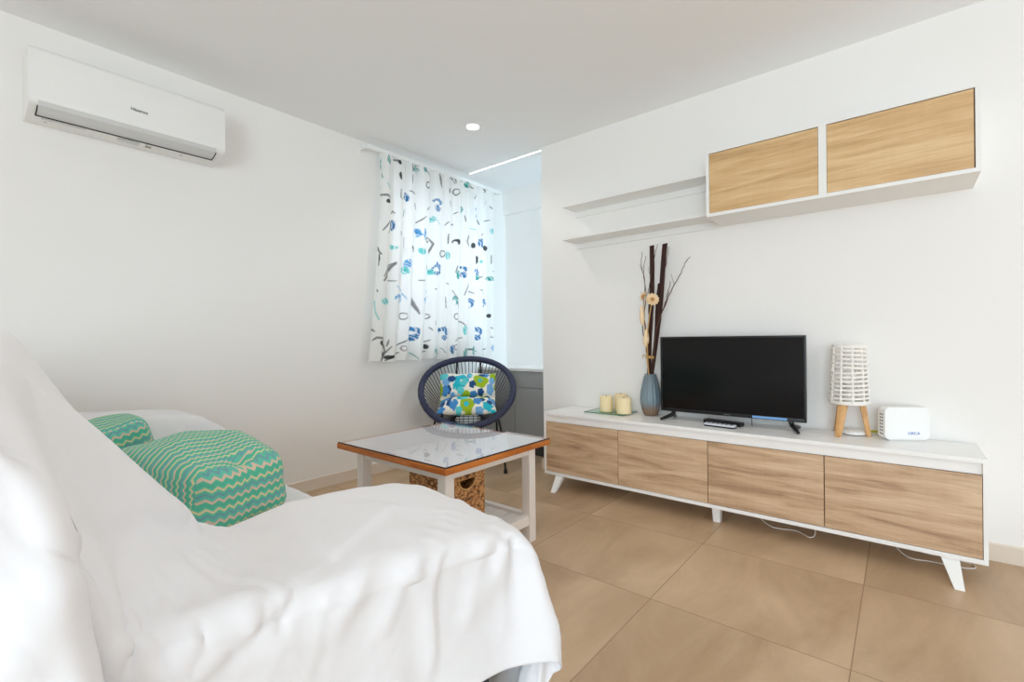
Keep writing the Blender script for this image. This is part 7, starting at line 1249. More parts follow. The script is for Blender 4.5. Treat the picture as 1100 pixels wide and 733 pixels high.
8,11,-4,-1,0,-3,10,-5,-1,-14,11,-4,-1,-1,0,0,1,0,-1,0,-1,1,-1,-1,0,0,0,16,1,-1,1,-1,1,0,0,0,-1,0,2,-1,0,-1,-2,1,0,3,2,-2,1,-3,1,-2,1,1,0,-1,1,-1,0,1,0,0,0,0,-1,1,-1,1,-1,1,0,-1,0,0,0,0,-1,-1,-1,0,0,1,
0,1,3,4,-2,-1,1,6,1,-15,-3,1,2,4,5,-12,2,5,3,2,5,-7,1,-3,0,2,0,-2,0,-1,0,0,0,1,0,0,0,0,0,-1,1,-1,17,0,0,0,0,0,-1,1,0,-1,0,0,2,-1,0,2,0,2,-2,-3,2,0,0,0,0,0,-1,0,1,-2,1,0,0,0,-1,0,0,1,-1,1,-1,1,-1,0,0,0,
0,-1,-1,0,0,-1,0,0,-1,1,0,0,1,1,0,1,2,6,6,-3,-7,-5,-3,4,5,-10,-1,2,-2,-2,3,2,4,1,-4,5,-2,-1,1,0,0,0,0,0,1,-1,0,0,1,-1,0,17,-1,1,-1,1,0,0,0,0,0,-1,0,0,2,0,1,1,-1,0,0,-1,-2,0,1,0,0,0,0,-1,1,0,0,-1,0,1,0,
0,0,0,-1,1,-1,0,0,1,-1,0,0,0,-1,0,1,0,0,0,-1,0,0,-1,-1,0,-1,-1,0,3,6,4,-2,-3,-5,-1,3,-2,-5,-1,0,-1,-1,5,4,-2,3,1,-3,1,1,0,1,0,0,-1,1,0,0,0,0,0,15,1,0,1,0,-1,1,-1,0,1,0,0,-1,0,1,0,-2,0,0,3,-1,1,-1,-1,0,
0,0,0,1,0,-1,0,0,0,0,0,1,-1,0,1,-1,0,0,1,-1,1,-1,1,1,1,1,1,0,1,0,1,0,0,-1,0,-1,-2,-1,-2,-2,-3,1,3,2,1,-1,0,-5,2,0,0,-2,0,-5,8,-4,-2,8,0,-2,0,1,0,0,0,1,-1,0,1,-1,1,0,12,0,1,0,0,1,0,1,0,-1,0,0,1,-1,1,0,
-1,0,0,0,1,-1,0,0,0,0,0,0,0,0,1,0,0,0,0,0,-1,0,0,0,0,0,1,-1,0,0,1,0,-1,1,0,0,1,0,0,0,1,0,1,-1,0,1,0,0,0,-1,0,0,0,0,0,0,1,-2,0,-1,1,-1,0,-1,-1,-3,-4,8,0,0,-1,0,1,0,0,0,1,-1,0,0,0,21,0,0,0,1,0,0,1,0,1,1,
-1,0,1,0,-1,0,0,1,-1,0,0,0,0,0,0,0,0,0,0,0,0,0,0,0,0,0,1,0,-1,0,1,-1,0,0,0,0,0,1,0,-1,0,0,0,1,-1,0,0,0,1,0,0,-1,0,0,1,0,-1,0,0,1,-1,1,0,0,-1,0,1,-1,1,-1,0,-1,-2,3,0,1,-1,0,0,0,0,0,0,1,-1,1,23,1,-1,1,
-1,1,0,0,0,1,-1,1,-1,0,0,1,-1,1,-1,0,0,1,0,0,0,0,0,0,0,0,-1,0,1,0,0,0,0,-1,0,1,0,-1,0,1,0,0,0,-1,0,0,1,0,-1,0,0,1,0,0,-1,0,0,0,1,0,-1,0,0,1,0,-1,0,1,0,-1,0,1,0,-1,0,0,1,-1,0,0,0,0,0,1,-1,1,-1,1,-1,1,0,
0,0,25,-1,1,-1,1,-1,0,0,0,0,1,-1,1,0,0,-1,1,-1,1,0,0,-1,0,0,0,0,0,0,0,0,1,0,-1,0,0,0,0,0,1,-1,0,1,0,-1,0,0,0,1,0,-1,0,0,1,0,0,-1,0,0,1,0,0,0,-1,0,1,0,0,-1,0,1,0,-1,0,1,0,-1,0,0,1,-1,0,1,0,0,-1,0,0,0,1,
-1,1,-1,1,-1,0,1,-1,23,0,0,0,0,1,0,0,0,0,0,1,0,-1,1,0,-1,1,-1,0,1,0,0,0,0,0,0,0,0,0,0,0,0,0,0,0,0,0,-1,0,1,-1,0,0,1,0,-1,0,0,1,0,0,-1,0,0,1,0,0,-1,0,0,0,1,0,-1,0,0,1,0,-1,0,1,0,-1,0,1,-1,1,-1,1,-1,0,0,
0,0,0,0,0,0,0,0,1,-1,1,-1,0,0,23,0,0,1,-1,0,1,0,1,0,-1,0,0,1,-1,0,1,-1,0,1,-1,0,0,0,0,0,0,0,0,0,0,0,0,0,0,0,0,0,1,0,-1,0,1,0,-1,0,1,0,0,-1,0,0,1,0,0,-1,0,0,1,0,0,-1,0,0,1,0,-1,0,0,1,0,-1,0,1,0,-1,1,-1,
1,-1,1,0,0,0,0,0,0,-1,0,0,0,0,0,0,1,-1,1,23,1,0,0,1,0,0,-1,0,0,1,0,0,-1,1,0,-1,0,1,-1,0,1,0,0,0,0,0,0,0,0,0,0,0,-1,0,0,0,1,-1,0,1,0,-1,0,0,0,0,0,0,1,0,-1,0,0,0,1,0,-1,0,0,0,1,0,-1,0,0,1,0,0,-1,0,1,0,
-1,0,1,-1,1,-1,1,-1,0,0,0,0,0,-1,1,0,0,0,0,0,0,0,1,0,24,0,0,0,0,0,0,1,0,0,-1,0,0,1,-1,0,0,1,-1,1,0,-1,0,0,0,0,0,0,0,0,0,0,0,1,0,0,0,-1,1,0,-1,0,1,0,0,0,0,0,-1,0,0,1,0,0,-1,0,0,1,0,0,-1,0,0,1,0,0,-1,0,
0,1,0,-1,0,1,0,-1,1,-1,1,-1,1,-1,0,0,1,-1,1,-1,0,0,0,0,1,0,-1,0,0,25,0,0,0,0,0,-1,0,0,0,1,0,0,-1,1,0,0,-1,1,-1,1,0,0,0,0,0,0,0,0,0,0,0,0,-1,0,0,0,1,-1,0,0,1,-1,0,0,0,0,0,1,0,0,-1,0,0,1,0,0,-1,0,0,1,0,
0,-1,0,0,1,0,-1,0,0,1,0,-1,0,1,-1,1,-1,0,0,0,1,-1,-1,1,0,0,0,1,0,0,-1,0,0,0,0,24,0,0,0,0,0,1,0,0,0,-1,0,0,1,-1,0,0,1,-1,0,0,0,0,0,0,0,0,0,0,0,0,0,0,1,0,0,-1,-1,-1,-1,0,-2,0,1,3,1,0,1,-1,0,0,1,0,-1,0,0,
0,1,0,0,-1,0,0,1,0,-1,0,0,1,0,0,-1,0,1,0,-1,1,-1,1,0,-1,1,-2,1,0,0,0,1,0,0,-1,-1,-1,-2,2,1,1,25,0,0,0,-1,0,0,0,0,0,1,0,-1,0,0,1,0,-1,0,1,-1,1,0,0,0,0,0,0,0,0,0,-1,0,0,0,0,1,-2,0,-1,-1,0,3,0,-2,-1,0,0,
3,1,-1,0,0,1,0,-1,0,0,0,0,1,0,0,-1,0,1,0,0,-1,0,0,1,0,0,-1,1,-1,1,-1,0,0,-1,1,0,0,0,0,0,-1,-1,-1,0,1,1,0,0,0,24,0,0,0,1,0,0,0,0,-1,0,0,1,-1,-1,0,0,0,1,0,1,-1,0,0,0,0,0,0,0,0,0,1,0,0,0,0,-1,1,-1,0,-1,0,
-4,0,0,4,1,1,-2,-1,1,0,0,0,1,1,0,-1,0,0,0,0,0,1,0,-1,0,0,1,0,-1,0,0,0,1,0,0,-1,1,0,-2,-3,-1,-1,2,-1,0,-1,0,0,2,0,1,2,-1,0,-1,24,0,0,0,0,0,0,0,0,1,0,0,-3,2,0,-1,-1,2,0,1,2,0,-1,-1,0,0,0,0,0,0,0,0,0,-1,
0,0,1,-1,0,1,0,-1,-1,-3,0,-3,1,0,3,2,1,-1,0,0,-1,0,0,2,0,0,0,0,0,0,0,1,0,-1,0,0,1,0,0,-1,1,-1,0,1,0,-1,0,1,-2,-3,-3,0,0,1,1,1,1,1,1,0,1,-1,1,19,0,0,0,0,1,0,0,0,0,0,-2,1,5,0,0,-4,-7,4,4,-1,0,0,1,0,1,0,
1,0,1,0,0,-1,0,0,0,0,0,0,-1,1,0,1,0,-2,2,0,1,-2,0,0,1,0,1,0,0,0,-1,0,0,0,-1,0,0,0,-1,0,1,0,0,-1,-1,0,1,0,2,0,-1,0,1,-2,1,1,0,0,-1,0,0,1,1,-1,1,-1,-1,0,0,-1,22,-6,-4,-3,-3,-2,-1,0,0,0,5,9,6,2,1,-18,1,
10,2,-2,-15,-5,2,0,5,-6,5,3,3,3,3,1,1,1,0,0,-1,0,0,0,-1,-1,-1,-1,-1,-3,-1,-2,-1,-1,0,1,1,-1,1,1,0,1,0,0,1,1,0,0,0,1,0,0,-1,-1,-1,-1,-5,3,-4,9,-10,2,9,3,-6,3,-13,18,-4,-13,-12,-4,11,4,0,-3,-3,-3,-4,-3,
-2,13,0,-1,-3,-2,-4,-2,-1,5,7,2,-2,-9,9,-7,-3,9,1,-10,-8,24,-5,-13,1,-5,10,-11,-4,0,-1,2,2,0,1,0,1,0,-1,-1,0,-1,2,0,3,2,0,-1,-1,0,-1,0,-1,-1,0,0,-1,0,0,0,0,0,0,0,0,0,0,-1,0,0,0,1,1,8,-6,14,-10,1,-1,-1,
2,2,-5,-8,-7,14,10,-4,-10,-8,4,5,4,2,2,1,2,0,14,0,0,1,0,0,-3,3,-2,-3,-5,-8,12,-16,9,2,0,-13,-1,13,2,7,-1,-11,-1,-4,11,-3,-6,-3,-3,-1,0,0,0,0,0,1,2,1,3,0,2,1,1,0,0,0,0,0,-1,0,0,0,-1,0,0,-1,0,0,-1,0,0,0,
-1,0,1,-1,1,1,1,1,-3,12,-7,-3,1,1,0,0,5,-6,-3,-16,-2,14,17,1,-20,-3,-2,1,4,2,1,1,1,15,1,-2,-1,2,-7,5,-18,-1,8,-4,12,-6,7,-10,7,-15,-2,9,3,-1,6,4,-1,-9,-3,-4,7,2,-3,-3,-2,0,-1,0,-1,1,2,1,0,1,1,2,-1,-1,
0,1,1,0,0,0,0,-1,0,0,-1,0,0,0,0,0,0,0,0,0,0,-1,1,0,0,0,1,7,-4,-5,0,2,0,-1,0,0,-2,0,-18,0,-2,6,22,4,-21,3,1,-7,-1,3,1,1,15,-1,1,-1,-4,4,-5,4,-5,-12,17,-9,4,-8,-8,-3,2,9,5,-3,1,3,4,1,0,-7,-5,-4,4,4,-1,
-1,0,-1,0,0,0,0,-1,2,0,2,-2,2,-2,-1,-1,0,1,1,0,0,1,0,-1,1,0,-1,0,0,0,0,0,0,1,-1,1,0,-1,1,1,4,-3,-5,0,0,1,2,-2,-1,0,-5,-2,-8,-7,1,0,-1,15,10,-14,0,4,-6,-1,0,1,15,0,-1,1,0,0,-4,3,-15,13,-9,3,-1,-5,1,-3,
2,3,1,-1,-1,3,2,3,1,-1,-3,-5,-5,0,3,1,-1,1,0,-1,1,-2,3,0,1,-2,4,-4,0,-1,-1,-1,1,0,1,1,0,0,1,0,-1,1,0,0,-1,0,0,1,0,1,0,0,1,1,1,-2,-5,-1,0,1,2,0,-2,-1,0,-6,-3,5,-4,-5,3,-9,0,7,12,-10,3,-3,-2,0,0,14,-1,0,
0,0,0,2,0,-4,-2,-14,10,-1,-6,-2,3,2,4,-1,-1,0,1,2,2,1,2,-1,-2,-3,-4,-2,-1,1,0,0,1,-1,5,-2,2,-4,6,-5,0,-1,0,-1,0,-1,1,0,0,0,1,0,0,1,0,0,-1,1,0,0,-1,0,1,0,1,1,-1,-1,-4,1,0,1,0,3,-1,-2,-1,-3,-1,-1,1,4,-3,
-8,13,-6,-6,-6,7,-3,3,0,-1,-1,12,0,0,-1,0,1,-1,3,3,-24,5,-12,12,-1,1,2,2,3,-1,-1,-1,2,2,0,2,1,0,0,0,-2,-3,0,0,0,0,0,1,-3,2,-5,7,-3,-4,-1,3,-1,0,0,0,-1,-1,0,1,-1,1,0,0,0,0,1,0,0,0,0,0,-1,1,-1,-1,0,-1,1,
0,1,-1,2,1,-2,0,-1,-4,-2,2,-2,-3,2,0,-4,14,10,-9,-9,-6,9,0,2,1,11,0,1,0,0,1,2,-6,10,0,10,-3,-27,-2,2,2,3,2,-2,-1,0,0,2,1,0,1,2,1,-1,0,-1,-1,-1,-1,-1,0,-2,1,-4,4,-6,4,4,-4,-4,3,0,0,-1,0,1,-1,0,0,-1,0,0,
1,0,0,0,0,0,0,0,1,-1,0,0,-1,0,0,0,0,1,0,0,-1,-1,0,-1,-4,4,0,-2,-7,1,1,-1,4,17,4,-1,-2,3,-4,0,169,36,37,38,38,32,12,5,11,-1,7,9,8,7,5,4,8,24,21,24,18,18,16,19,8,7,8,8,8,8,8,1,-7,-7,-7,-7,-17,-48,-46,
-48,-48,-40,-39,-18,-4,-4,-4,-5,-4,-4,-5,-4,-3,-3,-2,-3,-2,-2,-2,-3,-2,-3,-5,-4,19,38,42,28,4,-2,-2,-3,-2,-1,-3,-3,-3,-2,-1,-1,-9,-31,-22,-126,1,1,1,1,1,1,1,-2,1,12,2,-9,-10,6,-1,0,-1,0,5,9,4,-7,7,1,0,
1,0,0,0,-1,-3,3,-5,5,-1,3,-3,1,0,0,0,1,0,0,1,0,0,0,0,-1,0,0,1,-1,1,-1,0,0,0,0,1,0,-1,1,0,0,0,-1,1,0,-1,0,1,0,0,-1,0,0,-3,-3,-1,-1,0,0,0,0,0,0,0,0,0,-1,0,1,1,-2,9,-1,0,0,0,0,-1,-2,0,-11,-22,1,11,2,6,0,
-1,1,0,-2,12,3,3,1,0,0,0,1,1,-1,0,0,-4,4,-6,3,0,3,0,0,0,1,-1,0,1,-1,0,0,0,1,0,1,-1,0,0,-1,1,0,0,0,0,-1,0,1,-1,0,0,0,1,-1,0,1,0,0,-1,1,0,0,-2,-2,-3,-2,0,0,0,0,0,0,0,0,0,-1,1,0,0,0,0,7,1,0,-1,0,-5,-4,-3,
-1,7,1,-12,1,-1,6,1,0,-2,-1,3,0,13,3,1,0,-1,0,1,0,0,0,-1,1,-4,4,0,-1,0,1,1,0,-1,1,0,-1,0,0,0,1,-1,1,-1,1,-1,1,0,-1,0,0,0,0,1,-1,0,0,1,0,0,-1,1,0,0,-1,0,1,-1,1,0,-2,-2,-2,-2,-1,0,0,0,0,0,0,0,-1,1,-1,0,
0,1,-1,9,-1,0,1,-1,1,0,-1,1,-4,0,3,-18,7,5,1,0,0,-1,-2,4,7,5,4,0,0,0,0,1,0,0,0,0,1,-2,0,1,1,-1,0,0,1,-1,0,0,1,0,0,-1,1,-1,1,-1,1,-1,1,0,-1,1,-1,0,0,1,-1,1,-1,0,1,0,0,-1,0,1,0,-1,1,0,0,-1,-3,-3,-1,0,-1,
0,0,0,0,0,0,0,-1,0,0,1,1,-1,7,1,-1,0,-4,2,-4,5,-7,-2,4,-10,-5,5,2,2,2,1,0,-1,0,2,15,-1,-1,1,1,1,0,-3,3,0,-1,0,1,0,0,0,1,0,0,-1,0,0,1,-1,0,0,1,-1,1,0,0,0,0,-1,0,1,-1,1,0,0,-1,1,-1,1,0,-1,1,-1,1,0,0,-1,
1,-1,0,0,-1,-2,-2,-3,0,0,0,0,0,-1,1,0,0,0,0,0,0,0,0,7,-2,0,-1,1,-7,5,-8,1,7,-14,-9,13,-6,2,0,1,1,2,1,-3,3,3,12,1,-1,1,0,1,1,-4,3,0,0,-1,0,1,-1,1,0,0,0,0,1,-1,1,0,0,-1,1,0,0,0,-1,1,0,0,-1,0,0,0,0,1,-1,
1,-1,0,1,-1,1,0,-1,0,1,0,0,0,0,-2,-2,-3,-1,-1,0,0,0,0,0,1,-1,0,-1,0,0,0,1,-3,9,0,0,-3,-4,4,-6,1,6,-18,-4,3,10,-7,2,0,0,1,1,1,3,-4,3,12,2,2,-2,1,1,2,-1,-4,4,-1,1,0,-2,3,-1,0,0,0,1,-1,1,-1,0,0,0,0,0,0,1,
0,-1,0,0,1,0,0,0,-1,0,1,-1,1,0,-1,1,0,-1,1,0,0,-1,1,0,0,-1,-3,-3,-1,-1,0,0,0,0,0,0,0,0,0,-1,0,1,-1,1,6,-4,0,-1,2,-5,2,5,-18,-3,-1,11,-17,-2,2,0,0,0,0,2,0,4,-3,2,16,-1,1,-2,2,1,0,0,-5,5,1,-5,4,-2,1,1,0,
1,-1,0,0,1,0,0,0,0,0,0,-1,1,0,0,0,-1,0,0,0,1,0,-1,1,-1,1,0,-1,0,1,0,-1,0,1,-1,1,0,-2,-2,-2,-3,0,0,0,0,0,0,0,0,0,-1,1,0,-1,0,0,5,3,-7,2,-6,1,8,-18,-3,-1,6,-12,-2,2,3,-1,0,0,0,0,2,0,4,-3,8,10,0,0,-1,2,
-1,1,0,-6,-2,8,-2,2,0,0,1,-1,0,1,-1,0,0,0,0,0,0,1,0,-1,1,-1,0,1,0,0,-1,0,0,1,-1,1,-1,1,0,0,-1,0,1,0,-1,1,-1,1,-1,-3,-3,-1,-1,0,0,0,0,0,0,0,0,0,-1,0,1,-1,0,-2,1,7,-5,2,3,-20,-2,-1,10,-3,-1,-1,-9,2,1,-1,
0,0,1,-1,2,1,1,1,15,1,0,-1,1,2,-3,2,1,-2,1,0,-3,-1,-1,0,1,3,1,1,0,0,-1,1,0,0,-1,1,0,-1,1,0,-1,0,0,1,0,-1,0,1,-1,1,-1,1,-1,1,0,0,-1,1,0,0,-1,-1,-2,-3,-1,-1,0,0,0,0,0,1,0,-1,0,-1,0,0,0,0,9,0,-5,-3,0,-13,
-3,-1,9,-6,-3,5,-7,-1,3,-1,1,0,-1,-1,2,0,0,3,1,0,16,0,0,1,-2,2,-4,4,0,-3,3,1,-1,-1,0,0,-1,1,1,0,0,1,0,0,0,0,0,0,0,0,0,0,0,-1,0,0,1,-1,0,1,-1,1,-1,1,0,-1,0,1,-1,0,1,0,-1,-3,-2,-3,1,-1,0,0,0,0,0,0,0,0,
-1,1,0,-1,-1,6,-6,3,-1,-6,-7,-2,5,-1,-3,0,-5,2,0,2,1,-1,0,1,0,-1,0,1,1,1,2,8,8,0,0,1,-3,3,-4,3,1,-3,3,0,1,-1,-1,-1,-1,1,3,-1,1,-1,0,1,0,0,0,-1,0,0,1,-1,1,0,-1,0,1,0,-1,1,-1,1,0,-1,1,0,-1,1,0,0,0,-2,-2,
-3,-1,-1,0,0,0,0,0,-1,0,1,1,-1,-1,0,-1,-1,5,0,0,-8,-9,1,3,-2,-2,-1,0,0,-1,0,2,0,1,-1,0,0,0,0,0,1,1,1,1,17,1,-1,-2,3,-4,3,2,-1,1,-3,2,0,0,0,0,0,-1,0,2,-3,3,0,-1,0,0,0,1,0,0,-1,1,-1,0,1,0,-1,0,1,-1,1,-1,
0,1,0,-1,1,0,0,-1,1,-1,-3,-2,-3,0,0,-1,0,0,1,0,0,-1,0,1,0,-1,0,-2,11,-1,-17,-6,1,5,-2,2,-6,0,0,0,0,-1,2,0,0,1,0,0,0,0,0,-1,1,2,0,2,15,-6,9,-6,6,-3,0,2,-1,1,0,0,0,0,-1,0,0,0,-3,-4,7,1,0,1,0,0,-1,0,1,-1,
-1,1,0,0,-1,1,0,-1,1,0,1,-1,0,0,0,0,0,0,1,0,-2,-2,-3,-1,-1,-2,0,1,0,-1,1,0,-1,1,-1,1,0,-1,-1,6,-12,-3,1,2,-1,0,-6,1,0,0,0,-1,0,2,0,0,0,0,0,0,0,0,1,-1,1,1,2,11,5,-7,8,-3,4,-3,-2,4,0,1,-1,-6,-2,5,1,1,0,
-3,1,-9,13,0,0,0,0,1,-1,-1,1,-2,1,-2,1,3,-2,0,0,0,0,0,1,-1,1,1,-1,0,-1,0,0,-2,-5,-6,-3,0,1,0,-1,0,0,-1,0,1,0,0,-1,-2,1,-1,-1,-1,1,3,-3,-4,1,1,-1,0,0,1,-1,-1,-2,0,0,1,0,0,1,0,0,-1,1,-1,2,1,5,1,2,0,1,-2,
1,0,-2,1,0,-2,-2,3,0,1,0,-2,-1,2,0,-1,0,-2,3,-1,0,1,0,2,-1,0,-1,-1,1,1,0,0,0,0,-3,2,0,-1,1,1,0,2,0,0,-1,0,1,-1,1,0,-1,1,-1,1,-1,1,0,-3,3,-3,-2,-1,0,0,-1,-5,0,3,0,-2,-1,-1,0,0,-1,1,-2,1,0,0,-1,1,0,-1,0,
0,0,1,0,0,0,-6,10,8,-2,2,-1,1,0,-2,0,-5,5,7,1,-8,-4,2,-6,15,0,3,-10,-3,4,-3,-1,1,2,6,-5,8,-8,7,1,-4,3,0,1,-1,0,2,-2,2,0,-1,1,0,-1,0,-1,-1,-2,-2,-1,0,2,-2,0,1,-1,0,0,3,-6,4,-3,-6,0,0,3,-2,2,-3,-3,0,-1,
0,1,-1,0,0,0,-1,0,1,0,0,-1,0,0,1,0,0,-1,0,0,0,4,3,-1,5,-2,2,-1,1,1,-2,5,-1,3,-1,3,0,-6,3,-4,6,-5,-6,8,-1,-1,4,3,3,-3,0,-10,7,-10,1,-4,-1,1,1,-3,-1,0,0,4,-4,2,-1,1,0,2,2,2,1,0,-1,-1,0,8,-4,-1,0,-1,-1,
-2,11,-13,1,2,-1,2,-4,-1,0,-1,0,-1,1,0,-1,1,-1,0,0,0,1,-1,0,0,1,0,0,-1,0,0,0,1,0,0,0,0,1,0,1,0,1,-1,0,1,0,1,-3,-1,-1,0,0,3,2,-1,0,1,1,6,1,5,3,-2,0,0,0,-6,4,-9,4,-5,0,0,-3,-1,1,3,-9,5,-3,0,-1,1,-1,2,1,
0,-1,0,1,1,-4,9,-1,-5,1,0,0,-5,12,-5,-1,-1,0,0,0,0,1,-1,1,-1,0,0,0,0,0,-1,1,0,0,1,0,-1,0,0,0,1,0,0,-1,0,1,0,0,0,-1,1,-1,0,1,0,0,1,-1,1,-1,1,0,0,0,-1,0,1,0,3,5,4,1,0,2,1,0,-5,0,-1,4,-6,1,-2,-2,-2,-1,3,
-9,2,-2,2,-1,0,0,1,2,0,0,0,0,0,1,0,-6,3,9,-7,1,-1,1,-6,9,1,-4,-1,1,0,0,-1,1,-1,1,-1,1,-1,1,0,0,0,1,0,-1,0,0,1,0,0,-1,0,1,0,0,-1,0,1,-1,1,-1,1,0,0,1,0,-1,0,0,1,0,0,0,1,0,-1,1,0,0,7,4,2,1,0,1,-1,2,-3,-4,
-1,2,0,-2,-7,2,2,-10,2,0,1,-2,1,0,0,1,0,1,0,0,0,1,-1,0,1,-2,-4,13,-6,-1,0,0,-5,2,8,-5,-1,0,0,0,0,1,-1,1,0,0,0,-1,1,-1,0,0,0,1,0,-1,0,0,1,0,-1,0,0,1,0,-1,1,0,0,0,0,0,0,0,1,0,0,0,-1,0,2,0,0,0,-1,1,0,4,8,
4,1,0,1,0,-2,-2,-2,-4,-1,-2,-1,0,2,-7,4,-3,-2,-1,2,-2,0,0,0,2,0,0,1,-1,0,1,0,0,0,0,-7,11,1,-6,1,0,-3,-2,8,-4,1,0,0,0,-1,1,0,-1,1,-1,1,0,0,0,1,0,-1,0,0,1,0,-1,0,0,1,0,-1,0,0,0,0,1,-1,1,0,0,1,-1,0,0,0,1,
0,-1,0,1,0,1,0,2,2,2,6,5,1,1,-1,-1,-1,-2,-3,-4,-1,-2,2,-4,4,-6,2,-3,1,-5,2,0,0,1,0,1,0,0,1,0,0,0,-1,1,-1,2,-6,0,12,-8,0,1,-2,-4,5,0,0,0,0,0,0,-1,1,0,0,0,-1,1,1,-1,0,0,1,0,-1,0,0,1,0,-1,0,0,1,0,0,-1,0,
1,0,0,1,0,0,0,0,0,0,0,0,-1,0,1,0,1,0,4,3,1,4,4,2,0,-1,0,-2,-2,-2,-5,-2,0,1,-6,3,-4,2,-1,-2,0,1,-1,1,1,0,0,0,0,1,0,0,0,0,0,-1,1,0,-7,13,-6,1,-2,0,-1,-1,0,1,0,0,0,0,0,-1,0,0,0,0,0,0,1,0,-1,0,0,0,1,-1,0,
0,1,0,-1,0,0,1,0,0,0,1,-1,0,0,1,-1,0,0,1,-1,1,-1,1,0,1,0,4,3,2,1,2,3,2,0,-1,0,-1,-1,-2,-4,-6,0,2,-5,2,0,-6,4,-1,-1,1,0,0,1,1,-1,1,0,0,0,0,0,0,0,-1,0,2,-8,10,2,-6,0,-1,1,0,0,-1,0,0,0,0,0,1,-1,0,0,1,0,
-1,0,0,0,1,0,-1,0,0,1,-1,0,0,0,0,0,0,1,0,0,1,0,0,-1,1,0,0,-1,0,0,0,0,1,0,0,4,4,0,0,1,2,1,0,1,0,1,-1,1,-1,-2,-7,-2,1,-1,-5,2,0,0,0,0,0,1,0,0,1,0,0,0,0,0,-1,1,-1,1,0,-1,1,-4,-1,8,-4,0,0,-1,0,1,0,-1,1,-1,
1,-1,0,1,-1,0,0,0,0,1,0,-1,0,0,1,0,-1,0,0,0,1,-1,1,0,-1,1,0,0,0,1,0,-1,0,1,0,0,-1,1,1,0,0,1,1,4,2,0,-1,0,-1,0,0,0,1,1,0,1,1,0,-6,-4,-3,1,0,1,-1,0,-1,5,-5,1,1,0,1,-1,1,-1,1,0,0,0,0,0,-1,0,0,-2,-2,6,-2,
0,0,0,0,0,1,-1,0,0,0,0,0,0,0,0,1,0,-1,0,0,0,1,-1,0,0,0,1,0,-1,1,-1,1,0,0,0,0,1,-1,0,1,0,-1,1,0,0,0,0,0,1,0,1,4,4,1,0,-2,-1,-2,-2,-1,-1,0,1,1,1,2,1,-2,-6,-1,3,-4,2,-3,5,-7,4,1,0,1,-1,2,-2,1,0,0,0,0,0,0,
-1,0,1,-1,0,-2,3,-1,0,0,0,1,-1,1,0,-1,1,0,0,0,0,1,-1,0,0,0,0,1,-1,0,0,0,1,-1,0,0,0,1,-1,1,0,1,0,-1,1,0,0,0,0,0,0,1,0,0,0,0,0,2,3,4,2,0,0,-1,-2,-2,-2,-2,-2,-1,-1,0,0,2,2,2,-6,-1,2,-4,5,-6,4,1,-1,1,1,1,
-2,1,0,0,0,0,0,0,-1,1,0,-1,1,-3,-1,3,0,1,-1,1,0,0,0,0,1,-1,1,-1,1,1,-1,0,0,0,0,1,-1,0,0,0,1,-1,0,0,0,0,0,1,1,0,-1,0,1,-1,0,1,0,0,-1,1,1,0,0,1,-1,1,0,2,6,1,2,1,-2,-1,-1,-1,-2,-2,-1,-2,-2,-2,-1,-1,1,7,
-5,0,0,-4,3,2,-2,1,1,0,0,1,0,0,0,0,-1,0,1,0,-1,0,0,0,-1,0,1,1,0,0,-1,1,0,0,1,-1,1,-1,1,0,0,0,0,0,0,1,-1,0,0,0,1,-1,0,0,0,0,1,0,0,0,1,-1,0,1,-1,0,0,1,1,0,1,-1,0,-1,-2,2,1,2,3,1,2,0,1,0,-1,-1,0,-1,-1,-1,
0,0,0,-1,0,-1,-4,3,-4,1,-2,1,-1,0,0,2,-1,0,-1,1,0,0,1,-1,0,0,1,-1,0,0,0,1,1,1,-1,0,1,-1,0,1,-1,1,0,0,0,0,0,2,1,0,0,0,-1,0,1,0,0,-1,0,0,0,0,0,-1,0,1,-1,0,0,-1,-2,0,0,-1,0,0,0,0,0,0,1,3,-2,-1,-1,-3,1,-1,
1,-1,0,1,0,-1,0,1,0,0,-1,-2,2,0,0,1,0,2,-4,1,0,1,0,0,-2,1,-1,1,-1,-1,-1,0,1,0,0,0,1,1,0,1,-1,-1,3,1,0,0,0,-1,1,0,0,0,0,1,-1,0,8,-1,0,0,0,0,1,-1,0,0,0,0,0,-1,0,-1,-1,0,-1,-1,-1,-2,-3,-2,-1,-1,0,-1,-1,1,
-1,0,0,1,-1,-1,0,-2,0,-4,1,0,3,-1,-1,0,0,-1,0,-1,1,1,2,-3,0,-1,-1,1,1,4,-1,-1,-3,-2,-1,-1,-1,0,-1,0,0,1,0,0,1,0,0,1,3,-3,5,2,2,2,-1,0,0,1,0,-1,1,-1,1,0,0,0,0,10,0,0,0,1,0,-1,0,0,0,0,0,-1,1,0,-2,-2,-2,
0,-1,-3,-5,-3,-1,-4,-1,0,-1,-1,-1,0,2,-5,-2,0,1,-1,-1,-2,2,0,1,1,3,-1,-2,-1,1,0,0,-2,0,-1,0,0,0,0,-3,0,-2,1,-1,0,0,-1,0,0,0,0,0,1,0,0,1,1,-1,2,5,-5,3,4,3,1,0,0,1,-1,0,1,1,-1,0,0,0,0,0,1,12,0,1,0,-1,0,
0,0,0,0,0,-1,0,0,0,0,-1,-4,-2,0,-4,0,-7,-5,-1,1,-1,1,1,-2,-2,-7,7,-1,-2,-1,-1,-2,0,-5,0,1,0,3,3,0,-1,-2,-1,-1,0,-2,0,0,-1,0,-1,0,-1,1,-1,1,-2,-1,-1,-1,0,0,1,0,0,0,1,0,0,4,5,-7,2,4,1,4,3,-1,0,-1,0,3,-1,
